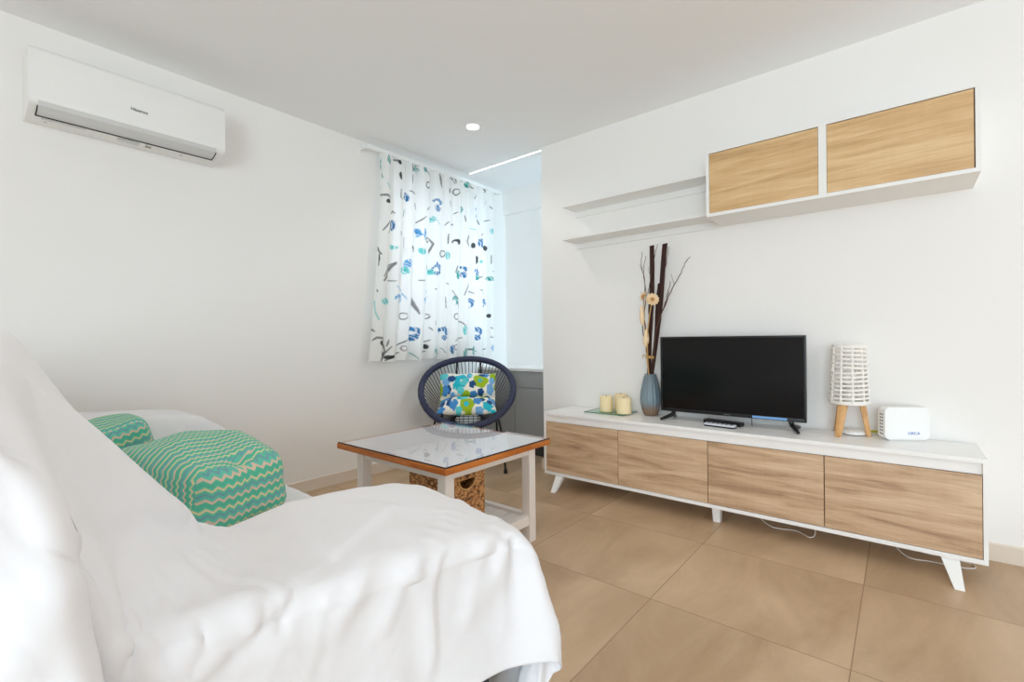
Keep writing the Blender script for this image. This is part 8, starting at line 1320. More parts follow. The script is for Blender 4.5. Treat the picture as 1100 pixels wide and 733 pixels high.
-1,0,0,0,0,0,1,1,13,0,0,0,0,0,0,0,0,0,-2,1,1,-1,0,-1,-1,-2,-3,-2,-1,-4,-4,-6,3,-1,-1,-2,-4,-2,-1,7,-4,-1,0,-1,1,-3,-6,-3,2,1,0,0,2,4,1,0,-2,-2,-2,0,-2,-1,0,-1,-1,-1,1,-1,2,-1,-1,-1,0,0,0,0,0,0,0,1,0,2,
3,2,-8,4,2,2,2,3,9,-8,1,1,2,-3,0,0,0,0,0,0,0,2,0,13,0,-1,0,1,0,0,0,0,-2,1,0,-1,1,0,-2,0,-3,-3,-1,-3,-2,-1,-2,-5,-2,-2,-1,1,1,2,-3,-3,0,-1,1,-3,-5,-2,-1,1,1,1,-1,0,1,4,2,0,-1,-2,-3,0,-1,-2,0,-1,-1,-1,0,
1,1,0,0,-1,2,-1,0,-1,1,4,-2,0,6,-3,-8,6,-1,2,-1,3,5,5,-6,3,0,-1,0,-1,0,1,-1,0,0,1,-2,-2,11,0,0,0,-1,1,0,0,-2,1,0,0,0,0,0,1,-2,-3,-2,-2,0,-3,-1,-2,0,-2,-1,-1,-1,0,-3,-2,-1,0,0,-1,-2,-1,-3,-1,0,0,1,1,-2,
0,0,3,4,1,0,-3,-2,-1,-1,-1,-2,-1,1,-1,-1,0,1,4,-2,0,-1,3,-2,4,-6,2,6,-9,-1,8,-4,6,-3,8,-11,17,-7,2,-1,-2,0,0,1,-1,0,1,-1,0,-1,-1,0,8,0,0,0,0,0,0,-1,0,0,1,-1,0,0,0,0,1,-1,-4,-1,-2,0,0,-2,-1,-1,0,-2,-1,
-1,-1,-2,0,-1,0,0,-1,-1,-2,-1,0,1,0,0,0,-1,-1,-1,1,3,2,3,-3,-1,-1,4,-1,-6,-1,1,1,0,0,-3,2,-2,3,-2,3,-4,4,1,-5,2,2,-3,4,-1,4,-6,9,-1,-1,2,-2,1,-1,0,-1,1,-1,0,0,0,-1,1,0,4,0,0,0,0,0,-1,0,0,1,0,-1,0,0,-1,
-2,-4,0,6,-3,2,-1,0,0,0,-1,-1,0,-1,-1,-1,-1,0,0,0,0,0,1,-1,-2,0,-1,0,0,0,0,-1,0,-1,-1,1,7,0,-2,0,-5,6,-1,-4,1,0,0,0,-1,0,0,0,0,0,0,0,0,0,1,0,0,0,0,0,0,1,1,3,-1,-1,0,0,0,1,-1,1,-1,1,-1,1,-1,0,0,0,0,1,0,
-1,0,0,0,-1,0,0,0,0,-2,-4,4,3,0,2,-2,1,0,-1,0,1,0,0,0,-2,-1,2,1,0,-1,-1,1,0,0,0,0,0,0,0,0,-2,0,-1,0,0,1,-1,6,0,-3,-1,-6,10,-3,-1,7,0,-7,2,5,-5,4,-4,0,5,-4,4,-4,5,0,-7,-1,0,1,0,-1,3,-3,1,1,-1,1,-1,0,0,
0,0,0,0,0,0,0,0,0,0,-1,1,0,-1,-1,1,1,-2,0,1,-3,-5,3,4,1,0,1,1,-1,0,0,0,0,0,0,0,0,0,-1,1,0,0,0,0,0,0,0,0,0,0,0,0,2,-1,0,-2,-1,-2,-3,4,7,2,-1,-4,-7,6,0,3,1,10,-2,-5,5,-4,4,0,-5,5,-4,5,-4,1,4,-1,-1,-1,-1,
-1,-13,5,0,-1,0,0,1,-1,1,-1,1,-1,1,0,0,0,0,0,0,0,0,-1,0,0,0,0,-1,0,0,-7,0,8,0,1,0,-1,0,2,-2,1,0,0,0,0,0,0,0,0,0,0,0,0,1,-1,0,0,0,0,0,0,0,-1,4,0,-2,0,0,-2,-6,1,9,0,2,-3,-2,0,-9,0,4,-8,-1,0,0,0,0,0,-1,1,
0,2,3,11,-5,-4,-2,0,0,13,-2,-2,0,1,-1,0,1,-1,1,-1,1,-1,0,0,0,0,0,0,0,-1,0,-1,1,1,-2,0,1,-3,0,4,0,0,0,0,0,1,-2,1,0,0,0,0,0,0,0,0,0,0,0,0,0,0,0,0,1,-1,0,0,0,0,0,-3,3,4,-3,-1,0,0,-5,-3,10,-2,5,-5,0,-1,5,
-13,8,1,0,0,0,0,0,0,-1,-1,-3,-3,-5,16,6,1,-3,-2,-6,-4,5,1,-1,1,-1,0,0,0,0,0,0,0,0,0,0,0,0,0,0,-1,0,1,-1,-1,0,1,-5,4,2,0,0,0,0,0,-1,1,0,0,0,0,0,0,0,0,0,0,0,0,0,0,0,0,0,0,0,0,0,0,0,0,0,-3,2,5,-2,-1,0,0,
-4,-5,11,-6,3,0,7,-12,5,0,0,0,2,-2,0,0,0,0,0,0,-1,-3,-9,3,9,-3,4,-6,10,-4,0,1,-1,1,-1,0,0,0,0,0,0,0,0,0,0,0,0,-1,-1,2,0,-1,0,0,0,0,0,1,0,0,0,0,0,1,-1,0,0,0,0,0,0,0,0,0,0,0,0,0,0,0,0,0,0,1,-1,0,0,0,0,0,
0,-4,1,7,-3,0,0,1,-4,-4,9,-3,0,0,5,-5,0,0,3,-5,2,0,0,0,0,0,0,0,0,0,-4,-6,14,-9,11,-5,-5,1,0,2,0,0,1,-1,1,-1,1,-1,1,-1,0,0,1,-1,-1,1,-1,1,-1,-1,2,-1,-1,2,1,-1,0,0,0,0,-1,1,0,0,0,0,0,0,-1,1,0,0,0,0,0,0,
0,0,0,0,0,1,-1,0,0,0,0,0,0,-3,-2,9,-3,-1,-1,4,-5,1,1,0,-7,1,7,5,0,-9,3,0,0,0,0,0,0,0,0,0,0,0,-1,-7,15,-13,-1,10,-2,0,-2,0,0,-1,1,-1,1,-1,1,-1,0,0,1,-1,0,-1,0,1,-1,0,1,-1,-1,1,1,0,0,0,0,0,0,0,0,0,0,0,0,
0,0,0,0,0,0,0,0,0,1,-1,0,0,0,0,0,0,0,0,0,0,0,1,-1,-2,-4,10,-3,0,-3,5,-8,5,0,8,1,0,-5,-5,2,-1,0,0,0,0,0,0,0,1,2,1,2,0,1,-15,12,2,-8,0,0,0,0,0,1,-1,1,-1,1,-1,0,1,1,-1,0,-1,1,0,1,-1,0,-1,1,-3,3,0,0,0,0,0,
0,0,0,0,0,0,0,0,0,0,0,0,0,0,0,0,0,0,0,0,0,0,0,0,1,-1,0,0,0,0,0,1,0,-2,-6,11,-4,0,-3,7,-4,0,-8,-1,-1,0,11,2,-3,0,0,0,0,0,0,0,-1,-2,-1,-2,0,0,11,-10,4,0,0,-1,1,-1,1,-1,1,-1,1,-1,1,0,0,0,0,0,0,-1,1,0,0,
-1,1,1,0,-1,0,0,0,0,0,0,0,0,0,0,0,0,0,0,0,0,0,0,0,0,0,0,0,0,0,0,0,0,0,0,1,-1,0,0,0,0,0,0,2,-2,-7,12,-4,-1,-5,5,0,5,0,-5,4,-10,2,4,0,0,0,0,0,0,0,0,0,0,0,0,-1,-4,10,-6,-1,1,1,-1,1,-1,1,-1,1,-1,1,-1,1,-1,
0,0,0,0,0,1,0,-2,1,0,0,0,0,0,0,1,-1,0,0,0,0,0,0,0,0,0,0,0,0,0,0,0,0,0,0,0,0,0,0,0,0,0,0,0,0,0,0,0,0,0,0,-1,4,-3,-8,12,-3,0,-1,0,-5,0,6,-1,11,0,1,0,0,0,0,0,0,0,0,0,-1,0,-1,-1,-2,-12,-2,7,0,-1,0,0,0,0,0,
0,0,0,0,0,0,1,0,-1,0,0,0,0,0,0,1,-1,1,0,-1,0,0,0,0,0,0,0,0,0,0,0,0,0,0,0,0,0,1,-1,0,0,0,0,1,-1,0,0,0,0,0,1,-1,0,0,0,0,0,0,2,0,-1,-8,12,-4,-1,0,1,2,4,-2,-12,-2,-2,-1,0,0,0,0,0,0,0,0,1,0,1,1,1,12,0,-5,
-1,1,0,0,0,0,0,0,0,0,0,0,0,0,0,0,0,1,0,0,0,0,-1,1,0,-1,1,0,-1,0,0,0,0,0,0,0,0,0,0,0,0,0,0,0,0,0,1,0,-1,0,0,0,0,0,0,0,0,0,0,0,0,0,0,0,0,1,2,-2,0,-8,11,-4,0,6,-2,-9,-4,5,2,1,1,0,0,0,0,0,0,0,0,0,0,0,1,3,
-9,4,0,0,0,1,-1,1,-1,0,0,0,0,0,0,0,1,0,0,-1,1,0,0,1,-1,0,-1,1,0,-1,0,0,0,0,-1,1,0,0,0,0,0,0,0,0,0,0,0,0,0,0,0,0,0,0,1,-1,0,0,0,0,0,1,-1,0,0,0,0,0,1,0,0,-1,4,-10,6,0,-7,0,4,3,0,0,0,0,0,0,0,0,0,0,0,0,1,
2,1,0,-8,6,-2,-1,1,-1,0,0,0,0,1,-1,1,-1,1,-1,1,1,-1,0,1,-1,1,0,0,0,-1,1,0,0,-1,0,0,0,0,0,0,0,0,0,0,0,0,0,0,0,0,0,0,0,0,0,0,0,0,0,1,-1,0,0,0,0,0,1,-1,0,0,0,0,1,1,0,-1,-4,9,-6,0,0,0,0,0,0,0,0,0,0,0,0,0,
0,0,0,0,-1,-2,-1,-1,8,-4,0,1,-1,1,-1,1,-1,1,-1,1,-1,1,0,0,0,1,0,0,0,0,-1,1,1,-1,0,0,1,-1,0,0,-1,0,0,0,0,0,0,0,0,0,0,0,0,0,0,0,0,1,-1,0,0,0,0,0,0,0,0,0,0,0,0,0,1,-1,0,0,0,0,-3,5,1,-3,-6,6,0,7,1,0,-1,-1,
-1,-1,-2,-2,0,0,0,0,0,0,0,0,0,1,2,-4,-1,2,-1,1,-1,1,-1,1,-1,1,-1,1,-1,0,0,0,1,0,-1,1,0,0,-1,1,0,0,-1,1,0,-1,0,0,0,0,0,0,0,0,0,0,0,0,0,0,0,0,0,0,0,0,0,0,1,-1,0,0,1,-1,0,0,0,0,0,0,1,-1,0,1,-1,0,-4,2,4,
-2,0,0,-7,-1,0,1,1,1,1,2,2,0,0,0,0,0,0,0,0,0,-1,-2,4,2,-6,3,-1,1,-1,0,0,0,0,0,0,0,-1,1,-1,1,0,1,-1,0,0,0,0,1,0,-1,1,0,-1,0,-1,0,0,1,-1,0,0,0,0,0,0,0,0,0,0,0,0,0,0,0,0,0,0,0,0,0,1,-1,0,0,0,0,0,0,1,-1,1,
-1,-1,2,-1,-1,1,0,0,0,0,0,0,0,0,0,0,0,0,0,0,0,0,0,0,0,0,1,4,-5,-3,5,-2,0,-1,0,1,-1,0,-1,1,-1,0,1,-1,0,1,0,0,0,0,0,1,0,0,-1,0,0,2,-3,0,0,0,0,0,0,0,0,0,0,0,0,0,0,0,0,0,0,0,0,0,0,0,0,0,0,0,0,1,0,-1,0,0,0,
0,0,1,0,-1,0,0,3,1,2,-6,0,8,1,0,1,0,0,0,0,0,0,0,0,-1,0,0,0,0,-1,-2,-10,1,6,-3,-1,1,0,0,-1,0,1,0,-1,0,0,0,0,0,1,1,-1,0,1,0,-1,0,1,0,-1,0,2,-2,-1,0,1,-1,0,0,0,0,0,0,0,0,0,0,0,0,0,0,0,0,0,0,0,0,0,0,0,0,0,
0,1,-1,0,0,0,0,0,2,-2,0,0,-3,-1,-1,5,0,-8,-1,0,-1,0,0,0,0,0,0,0,0,1,0,0,0,0,1,1,7,5,-5,-1,2,-1,0,1,0,0,-1,0,1,0,0,0,0,0,2,-1,1,0,-1,0,0,0,1,0,0,0,0,-2,0,0,0,1,-1,0,0,0,0,0,0,0,0,0,0,0,0,0,0,0,0,0,1,-1,
1,-1,0,0,0,0,0,1,-1,0,0,0,0,2,-2,0,0,0,0,0,0,0,0,0,0,0,0,0,0,0,0,0,0,0,0,0,0,0,1,2,2,1,-10,1,6,-2,0,1,-1,0,1,0,0,0,0,0,0,0,0,1,1,0,-1,0,0,0,0,2,-1,-1,0,2,-2,-1,0,0,0,1,0,-1,0,0,0,0,0,0,0,0,0,0,0,0,0,0,
0,0,1,-1,1,-1,0,0,0,0,0,1,-1,0,0,0,2,-2,0,0,0,0,0,0,0,6,0,-2,-1,-3,0,0,0,0,0,0,0,0,0,0,0,-1,-2,-2,-1,10,1,-7,3,0,0,0,1,-1,1,0,0,0,1,-1,1,0,2,0,0,0,0,-1,0,0,0,2,-1,-1,1,0,-3,1,1,-1,0,0,0,0,0,0,0,0,0,0,
0,0,0,0,0,0,0,0,1,-1,0,0,1,-1,0,0,0,0,0,1,0,-1,0,1,-2,2,3,0,1,0,-5,0,-6,0,2,1,3,0,0,0,0,0,0,0,0,0,0,0,0,0,1,5,-10,-1,9,-3,0,0,0,0,0,0,1,-1,1,-1,1,-1,1,1,0,1,0,0,0,0,0,0,1,0,-1,1,1,-5,1,0,0,0,0,0,0,0,0,
0,0,0,0,0,0,0,0,0,0,0,0,0,0,0,0,0,1,0,-1,0,0,0,0,0,1,-1,0,2,0,-3,-3,-1,0,5,0,8,2,1,1,0,0,0,0,0,0,0,-1,0,0,0,-1,0,-1,-1,-7,4,1,-9,4,1,-1,1,-1,1,-1,0,0,0,0,0,0,0,2,0,0,1,-1,-1,0,0,0,2,0,-1,0,5,2,-9,0,1,
-1,0,0,0,0,0,0,0,0,0,0,0,0,0,0,0,0,0,1,-1,0,0,0,0,0,1,0,-1,0,0,0,0,1,-2,-1,0,-1,3,0,0,0,0,-8,-2,-1,-1,0,0,0,0,0,0,0,1,0,0,0,1,0,1,0,1,2,8,2,-3,0,0,0,0,0,0,0,0,0,0,0,0,0,2,0,0,1,0,-1,0,0,0,0,1,-1,-1,7,
-2,-5,-1,0,0,1,0,-1,0,0,0,0,0,0,0,0,0,0,0,0,0,0,0,1,0,-1,0,0,0,0,0,1,0,-1,0,0,0,-2,-1,2,2,4,1,0,-6,0,5,0,-5,0,0,0,0,0,0,0,0,0,0,0,0,0,0,0,0,0,7,-13,7,-1,1,1,-1,1,-1,1,-1,1,-1,1,0,0,0,1,0,0,1,1,0,-2,0,
0,1,1,0,-1,2,2,-3,-3,0,1,-1,1,-1,0,0,0,0,0,0,0,0,1,0,-1,0,0,0,1,-1,0,1,0,-1,0,0,0,0,0,1,0,-1,0,-2,1,6,0,-5,-4,-1,5,0,0,-1,1,0,2,-2,0,0,0,0,0,0,0,0,0,0,0,0,3,7,-15,5,1,3,-2,0,0,0,0,0,0,0,0,0,0,0,0,2,0,
0,0,1,0,-1,0,0,0,1,0,0,1,2,0,-5,-1,0,0,0,0,0,0,0,0,0,0,0,0,-1,1,0,0,0,0,0,0,0,0,0,1,0,-1,0,0,0,0,0,1,0,-3,8,-6,-4,0,2,2,0,0,-5,1,4,0,-2,5,-3,0,0,0,0,0,0,0,0,0,2,5,4,-15,4,7,-9,3,1,-1,1,-1,1,0,0,0,0,0,
-1,1,-1,2,0,0,0,0,1,0,-1,0,0,1,0,-1,0,4,1,-3,-4,0,1,-1,3,-3,0,0,0,0,0,0,0,0,1,-1,0,0,0,0,2,-2,0,0,0,0,1,0,0,-1,0,0,0,0,6,-7,-3,2,1,1,0,0,0,7,1,1,0,-6,-5,2,0,0,0,0,0,0,0,3,5,5,-2,-10,5,3,-14,9,-5,1,2,
-1,1,-1,0,0,0,1,-1,1,0,0,1,0,1,0,1,0,0,-1,-1,0,1,1,0,-1,1,12,2,-14,-2,-1,1,-4,8,-3,-2,0,0,0,1,-1,1,0,-1,0,0,1,0,0,0,0,0,-1,0,0,0,0,1,0,-1,0,6,-8,-2,3,1,3,1,0,-4,0,-7,-1,-1,1,12,0,-4,0,0,0,0,0,4,7,1,-3,
-11,-10,-1,1,3,14,-10,9,-1,-2,1,-1,1,0,1,0,0,0,0,0,1,2,0,-1,0,0,2,1,-1,-1,0,0,2,-1,0,1,-1,6,11,-19,-1,0,1,-5,9,0,-5,0,0,0,3,1,-7,3,0,0,2,-6,5,2,-1,-2,1,0,0,-1,0,0,0,1,4,-8,0,3,0,2,-5,0,-1,4,0,0,1,6,-8,
-6,2,5,0,0,1,2,8,0,-6,-6,-11,-1,7,4,4,2,-9,11,-4,0,1,0,0,0,0,-1,0,0,1,-1,0,0,2,0,0,0,0,0,2,0,-1,-1,0,1,1,-1,0,-3,0,5,16,-20,-1,0,0,-6,7,6,-7,0,0,-3,-2,10,-5,0,0,-2,7,-8,1,0,2,0,0,0,1,0,0,-1,3,-6,1,2,0,
1,-3,6,0,0,-4,0,7,0,-14,14,1,1,1,0,1,-1,-1,-9,-11,4,-6,8,5,3,1,-1,-7,9,-3,-8,0,-1,2,1,0,0,1,-1,0,0,1,0,-1,1,0,0,0,0,1,0,1,0,-1,0,0,0,0,0,5,-5,-3,1,18,-18,0,2,1,-8,3,9,-7,0,0,5,-10,8,-1,-1,6,-10,5,-2,1,
0,0,-1,0,0,0,0,1,-3,1,1,0,0,-1,3,-6,-1,0,5,0,-7,-1,8,-7,-1,-1,-1,0,-1,0,-1,1,7,-5,8,1,0,-3,-1,-1,6,-2,-6,6,0,0,-3,0,0,0,-1,1,0,0,0,-1,1,-4,0,0,0,1,-1,0,1,1,-1,-1,0,2,-1,-1,2,2,2,-4,-2,17,-12,-4,-1,6,
-7,2,9,-7,4,-2,3,-4,-3,8,-7,4,-3,1,0,-1,0,1,0,0,1,0,1,0,2,0,1,1,1,-1,3,2,4,4,1,-2,3,1,-3,2,-4,-1,-1,-1,-1,0,5,-5,-2,-1,-1,4,-7,-2,-4,6,-4,-1,-1,-1,1,0,0,-1,0,0,0,0,0,0,0,0,-11,0,0,0,-1,1,0,1,1,0,-1,0,
0,1,-1,1,3,2,5,0,-2,14,-7,0,-8,1,-4,2,9,-10,1,3,-5,9,-8,0,2,0,0,0,1,0,0,0,1,2,2,2,3,2,4,3,4,3,4,3,3,2,1,-1,2,-4,2,4,-4,2,0,-1,0,2,-3,-8,3,0,-1,1,-12,3,-3,5,-23,3,-1,-3,1,-1,1,-1,1,-1,1,0,-1,0,0,0,0,
-16,1,0,0,0,-1,0,0,1,2,0,-2,1,1,-1,-1,0,2,3,6,2,-1,13,-2,1,-2,-5,-6,-1,10,-9,3,2,-2,-1,1,-2,1,0,0,1,0,0,0,1,2,4,4,4,5,4,5,3,5,3,5,3,2,-1,3,0,1,-4,0,5,1,-1,0,-1,-2,3,-1,-2,-1,-2,-3,0,-4,-2,-5,-15,-13,1,
-4,1,0,0,0,0,0,0,-1,1,0,-1,1,0,-17,0,0,0,0,0,0,0,1,0,1,0,-2,1,1,1,2,2,2,-2,1,6,-2,3,4,2,3,-2,-5,-5,9,-5,2,-4,2,-1,-1,1,0,1,-1,0,0,2,1,3,4,4,5,4,4,4,5,4,5,4,4,3,2,0,2,-1,-1,-2,-3,1,3,2,1,-1,-3,2,-1,-1,
0,-1,-3,-4,-5,-6,-11,-18,-1,-3,1,0,0,0,0,1,-1,1,-1,0,0,0,0,-15,-1,0,0,1,0,0,0,-1,1,1,1,0,-1,2,1,1,1,1,4,2,-8,1,3,1,2,1,3,3,-1,-6,1,-1,0,1,0,0,0,1,-1,0,1,2,0,-2,4,3,4,4,3,5,4,4,3,4,4,5,3,1,2,0,0,1,0,-1,
-2,-1,0,1,1,0,-2,1,0,0,0,-3,-4,-5,-5,-11,-9,-8,0,-2,0,0,0,0,0,0,0,0,0,0,0,0,-11,1,0,0,-1,0,0,1,0,0,0,0,1,0,0,0,0,1,1,3,1,3,-3,-4,0,0,1,1,1,3,1,-2,1,1,-1,0,0,0,-1,1,1,1,-1,-2,3,1,1,1,0,2,3,3,3,4,3,3,3,
2,2,1,1,1,1,0,1,1,-1,0,-2,0,0,1,1,-2,0,-1,-2,-1,-1,-6,-6,-6,-11,1,-1,1,0,0,0,-1,1,-1,1,0,0,0,-1,-3,-1,1,0,0,0,0,-1,1,0,0,1,-1,0,0,0,1,1,0,-1,2,1,1,1,0,-1,0,-1,-1,0,0,0,1,0,0,-1,0,0,1,0,0,-2,0,1,0,1,0,
-1,1,1,0,0,1,0,1,1,0,0,0,0,0,0,0,1,-1,1,0,0,2,0,-1,-1,1,2,-1,2,-1,-1,0,-1,-1,0,0,-7,1,0,0,0,0,0,0,0,0,-1,1,0,0,1,1,-1,0,0,0,0,0,-1,1,0,0,0,0,-1,0,0,-1,1,0,0,0,-1,-1,-1,1,0,1,1,0,0,0,0,0,0,1,0,-1,0,0,
-1,1,0,2,1,-2,0,-1,0,-1,-1,-1,0,0,0,0,1,0,-1,1,1,0,0,0,1,0,0,0,0,-1,1,1,-1,1,1,-3,0,0,1,0,0,-2,-1,-1,1,1,0,0,0,1,-1,1,-1,1,-1,0,0,1,-1,0,1,0,0,0,0,0,-1,0,0,1,0,0,-1,0,1,-1,0,0,0,0,0,0,0,0,0,0,0,0,0,0,
0,0,0,0,0,0,0,0,1,1,0,-1,1,-1,0,-1,0,0,0,-1,1,0,0,0,-1,1,0,0,0,0,0,0,0,0,0,0,0,0,0,0,-1,1,0,0,0,0,-1,0,-1,0,3,-1,-1,-1,1,-1,0,0,0,1,-1,1,-1,1,0,1,0,-1,0,0,0,0,0,0,0,0,0,0,0,1,0,-1,0,0,0,0,0,0,0,0,0,0,
0,0,0,1,-1,0,0,0,0,1,-1,0,1,0,0,-1,1,0,0,0,-1,0,0,0,0,0,0,0,0,1,-1,0,0,0,0,0,0,0,0,0,0,0,0,0,-1,1,0,-1,1,0,0,-1,0,1,0,-2,0,0,1,-1,1,0,0,0,-1,1,-1,1,-1,0,-1,0,0,1,0,0,0,0,0,0,0,0,0,0,0,0,0,0,0,0,0,0,0,
0,0,0,0,0,0,0,0,0,0,0,0,0,0,1,-1,1,-1,0,1,0,-1,0,0,1,-1,0,0,0,0,0,0,0,0,0,0,0,0,0,0,0,0,0,0,0,0,0,0,0,0,0,0,-1,1,0,-1,1,0,-1,1,-1,0,0,0,0,-1,1,-1,1,-1,1,0,0,0,0,0,0,-1,0,1,0,0,0,0,0,0,0,0,0,0,0,0,1,-1,
0,0,0,0,0,0,0,0,0,0,0,0,0,0,0,1,-1,0,1,-1,1,0,0,0,0,0,0,-1,0,0,0,0,0,0,0,0,-1,1,0,0,0,0,0,0,0,0,0,0,0,0,0,0,0,0,-1,1,-1,0,1,-2,2,0,-1,0,0,0,0,0,0,0,0,0,0,0,0,0,0,0,0,0,0,0,0,0,0,0,0,0,0,0,1,-1,0,0,0,0,
0,0,0,0,0,0,0,0,0,0,0,0,0,0,0,0,0,0,0,0,0,0,1,0,0,0,0,-1,0,1,-1,0,0,0,0,0,0,1,-1,0,0,0,0,0,0,0,0,0,0,0,0,0,0,0,0,0,0,0,0,-1,1,-1,1,-1,1,-1,0,0,0,0,0,0,0,0,0,-1,1,0,0,0,0,0,1,-1,0,0,0,1,-1,0,0,0,0,0,0,
0,0,0,0,0,0,0,0,0,0,0,0,0,0,0,0,0,0,0,1,-1,0,1,0,0,0,0,0,-1,1,-1,-1,1,0,1,0,0,0,-1,0,1,-1,0,0,0,0,0,0,0,0,0,0,0,0,0,0,0,0,0,0,0,0,0,-1,0,0,-1,1,-1,1,-1,1,0,0,0,0,0,0,0,0,0,0,0,0,0,0,0,0,0,0,0,0,0,0,0,
0,0,0,0,0,0,0,0,0,0,0,0,0,0,0,0,0,0,0,0,2,-2,1,1,0,1,-1,-1,0,0,0,-1,1,0,-1,0,-1,0,0,0,1,-1,0,1,-1,1,0,0,0,0,0,0,0,0,0,-1,1,0,-1,1,0,-1,0,1,-1,2,-1,-2,1,-1,1,0,0,0,-1,1,-1,1,0,1,-1,0,0,0,0,0,0,0,0,0,0,
0,0,0,0,-1,1,0,0,0,0,0,0,0,0,0,0,0,0,0,0,0,0,0,0,0,0,-2,6,3,1,1,1,0,0,-4,-1,-2,-2,-2,0,0,2,1,1,1,0,-1,0,0,-1,0,-2,0,0,0,0,0,0,0,0,0,0,0,0,0,-1,0,1,0,-1,3,-2,-1,0,-1,1,-1,0,0,0,1,0,1,1,-1,0,0,0,0,0,0,0,
0,0,0,0,0,0,0,0,-1,1,-1,0,1,0,0,0,0,1,0,-1,0,0,0,0,0,0,-1,1,0,0,0,0,-5,-2,-1,0,-1,7,5,6,-1,1,-1,-4,-4,6,-1,0,-2,-2,-2,-2,1,-1,1,0,2,0,0,0,0,0,0,0,0,0,0,0,0,0,0,0,0,-1,1,0,-2,0,0,1,0,0,0,1,0,0,1,0,-1,0,
-1,1,0,0,0,0,1,-1,0,0,0,0,0,1,-2,2,0,1,0,-1,-1,-1,1,0,-1,0,1,0,0,0,0,0,0,0,0,-1,1,0,-2,1,-2,-1,-2,-1,-6,0,1,7,4,4,4,0,-15,1,0,1,1,2,3,0,1,0,0,-1,0,0,0,0,1,-1,0,0,0,0,0,1,-1,0,0,0,0,-1,-3,6,0,0,0,-1,1,
0,0,0,0,-2,0,0,0,1,-1,0,0,0,0,-1,1,0,0,0,0,0,0,3,-2,0,0,0,-1,-1,-3,2,0,0,1,0,0,0,0,-1,-1,1,0,0,0,-1,0,1,-1,1,0,0,-1,-2,-5,-1,-3,0,1,2,4,12,3,1,0,0,0,-1,0,-1,0,0,-1,-1,-1,-1,-2,-1,-1,-1,0,1,1,0,-2,0,1,
0,0,0,-1,3,-2,3,0,0,1,0,-1,0,-1,0,0,-1,0,0,-1,1,0,0,0,0,0,0,0,0,0,0,0,0,-1,1,0,0,-8,-4,0,3,-4,-2,2,0,1,2,1,1,2,2,1,0,-3,-1,0,0,1,-1,0,1,0,1,0,0,-4,5,4,3,4,2,-1,-4,-3,-1,-1,-1,-1,-1,0,-1,-1,0,-1,-1,-1,
0,0,0,0,0,-2,0,0,-1,2,3,1,0,-1,3,-2,2,1,2,1,1,0,0,-1,0,0,0,0,-1,0,1,-1,-1,-1,0,0,0,-1,0,1,0,0,-1,-1,1,-2,-10,-17,0,4,1,-1,-7,-1,0,1,1,-1,1,0,1,1,2,1,0,1,-1,0,-1,1,0,-1,0,-1,1,-1,0,-2,0,0,-1,0,0,-1,1,0,
0,0,1,0,0,0,0,0,0,0,1,0,-1,1,-1,0,0,-1,-1,1,-1,2,-1,0,2,1,-1,1,1,16,-1,5,5,1,3,1,-1,1,1,0,1,0,1,-2,0,0,0,0,0,0,-1,0,-1,-1,0,0,-5,-19,-3,2,0,0,0,4,-2,-4,0,1,0,-1,2,0,0,-1,0,-1,0,1,0,0,-1,0,1,0,0,-1,0,0,
1,-1,0,0,0,0,1,0,0,0,0,0,0,0,0,0,0,0,0,0,0,0,0,0,0,0,0,-1,0,2,-2,0,0,0,0,1,-1,2,3,16,0,2,5,-2,2,2,-1,0,0,0,0,-1,-1,0,0,0,0,-1,-1,-2,0,-1,0,-1,-1,-23,0,2,0,0,0,-2,0,1,1,-2,-1,1,0,-1,0,0,2,-1,1,0,0,0,-1,
1,0,-2,0,0,0,0,0,0,0,0,0,0,0,0,0,0,0,0,0,0,0,0,0,0,0,1,-1,0,1,-1,0,1,-1,0,0,2,-2,0,0,0,0,0,1,-1,2,5,1,9,4,-1,6,0,1,3,0,0,0,-1,1,-1,1,-1,0,0,-2,1,-2,-1,-2,0,0,-22,1,-3,3,-1,-1,-1,-1,0,2,1,-1,-2,0,1,-1,
1,0,-1,1,-1,0,0,0,1,-1,0,1,0,-1,0,0,0,0,0,0,1,0,0,-1,0,0,0,0,0,0,0,0,0,0,0,0,0,0,0,0,1,-1,0,0,2,-2,0,0,1,-1,0,0,0,0,0,8,0,1,5,9,-3,4,0,-1,5,2,0,1,-1,0,-1,1,-1,-1,3,-3,2,-5,-1,-2,-16,-5,0,-2,1,0,0,-1,0,
-1,0,1,1,0,-2,0,1,-1,0,0,0,1,0,-1,0,0,0,0,0,0,1,-1,0,0,0,0,1,-1,0,0,1,0,-1,0,0,0,0,0,0,0,0,1,-1,0,1,-1,0,0,0,1,0,-1,0,0,0,0,1,-1,0,0,1,2,1,6,-1,0,3,12,-1,4,0,-3,4,1,0,1,-1,1,0,0,1,-1,2,0,-14,4,-10,-11,
-1,-1,2,-2,0,0,0,-1,0,1,0,1,0,0,-1,-1,0,0,0,0,0,0,1,-1,0,0,0,0,0,0,1,-1,0,0,1,-1,0,0,0,0,0,1,0,0,0,-1,0,0,0,1,-1,0,1,-1,0,1,-1,1,0,-1,0,0,1,0,-1,0,0,0,0,2,1,-2,0,7,2,0,1,10,2,3,-2,3,0,1,1,0,0,-1,1,0,0,
0,1,-11,-2,-13,-5,0,-1,-1,1,1,0,-2,0,1,-1,1,0,1,0,-1,0,0,-1,0,0,0,0,0,1,-1,1,-1,0,0,1,-1,1,-1,0,0,0,0,0,0,0,0,0,0,0,0,1,0,0,0,-1,0,0,0,0,1,-1,1,-1,0,1,0,0,-1,0,0,0,0,0,0,1,0,0,-1,0,4,2,1,2,9,8,3,-3,1,
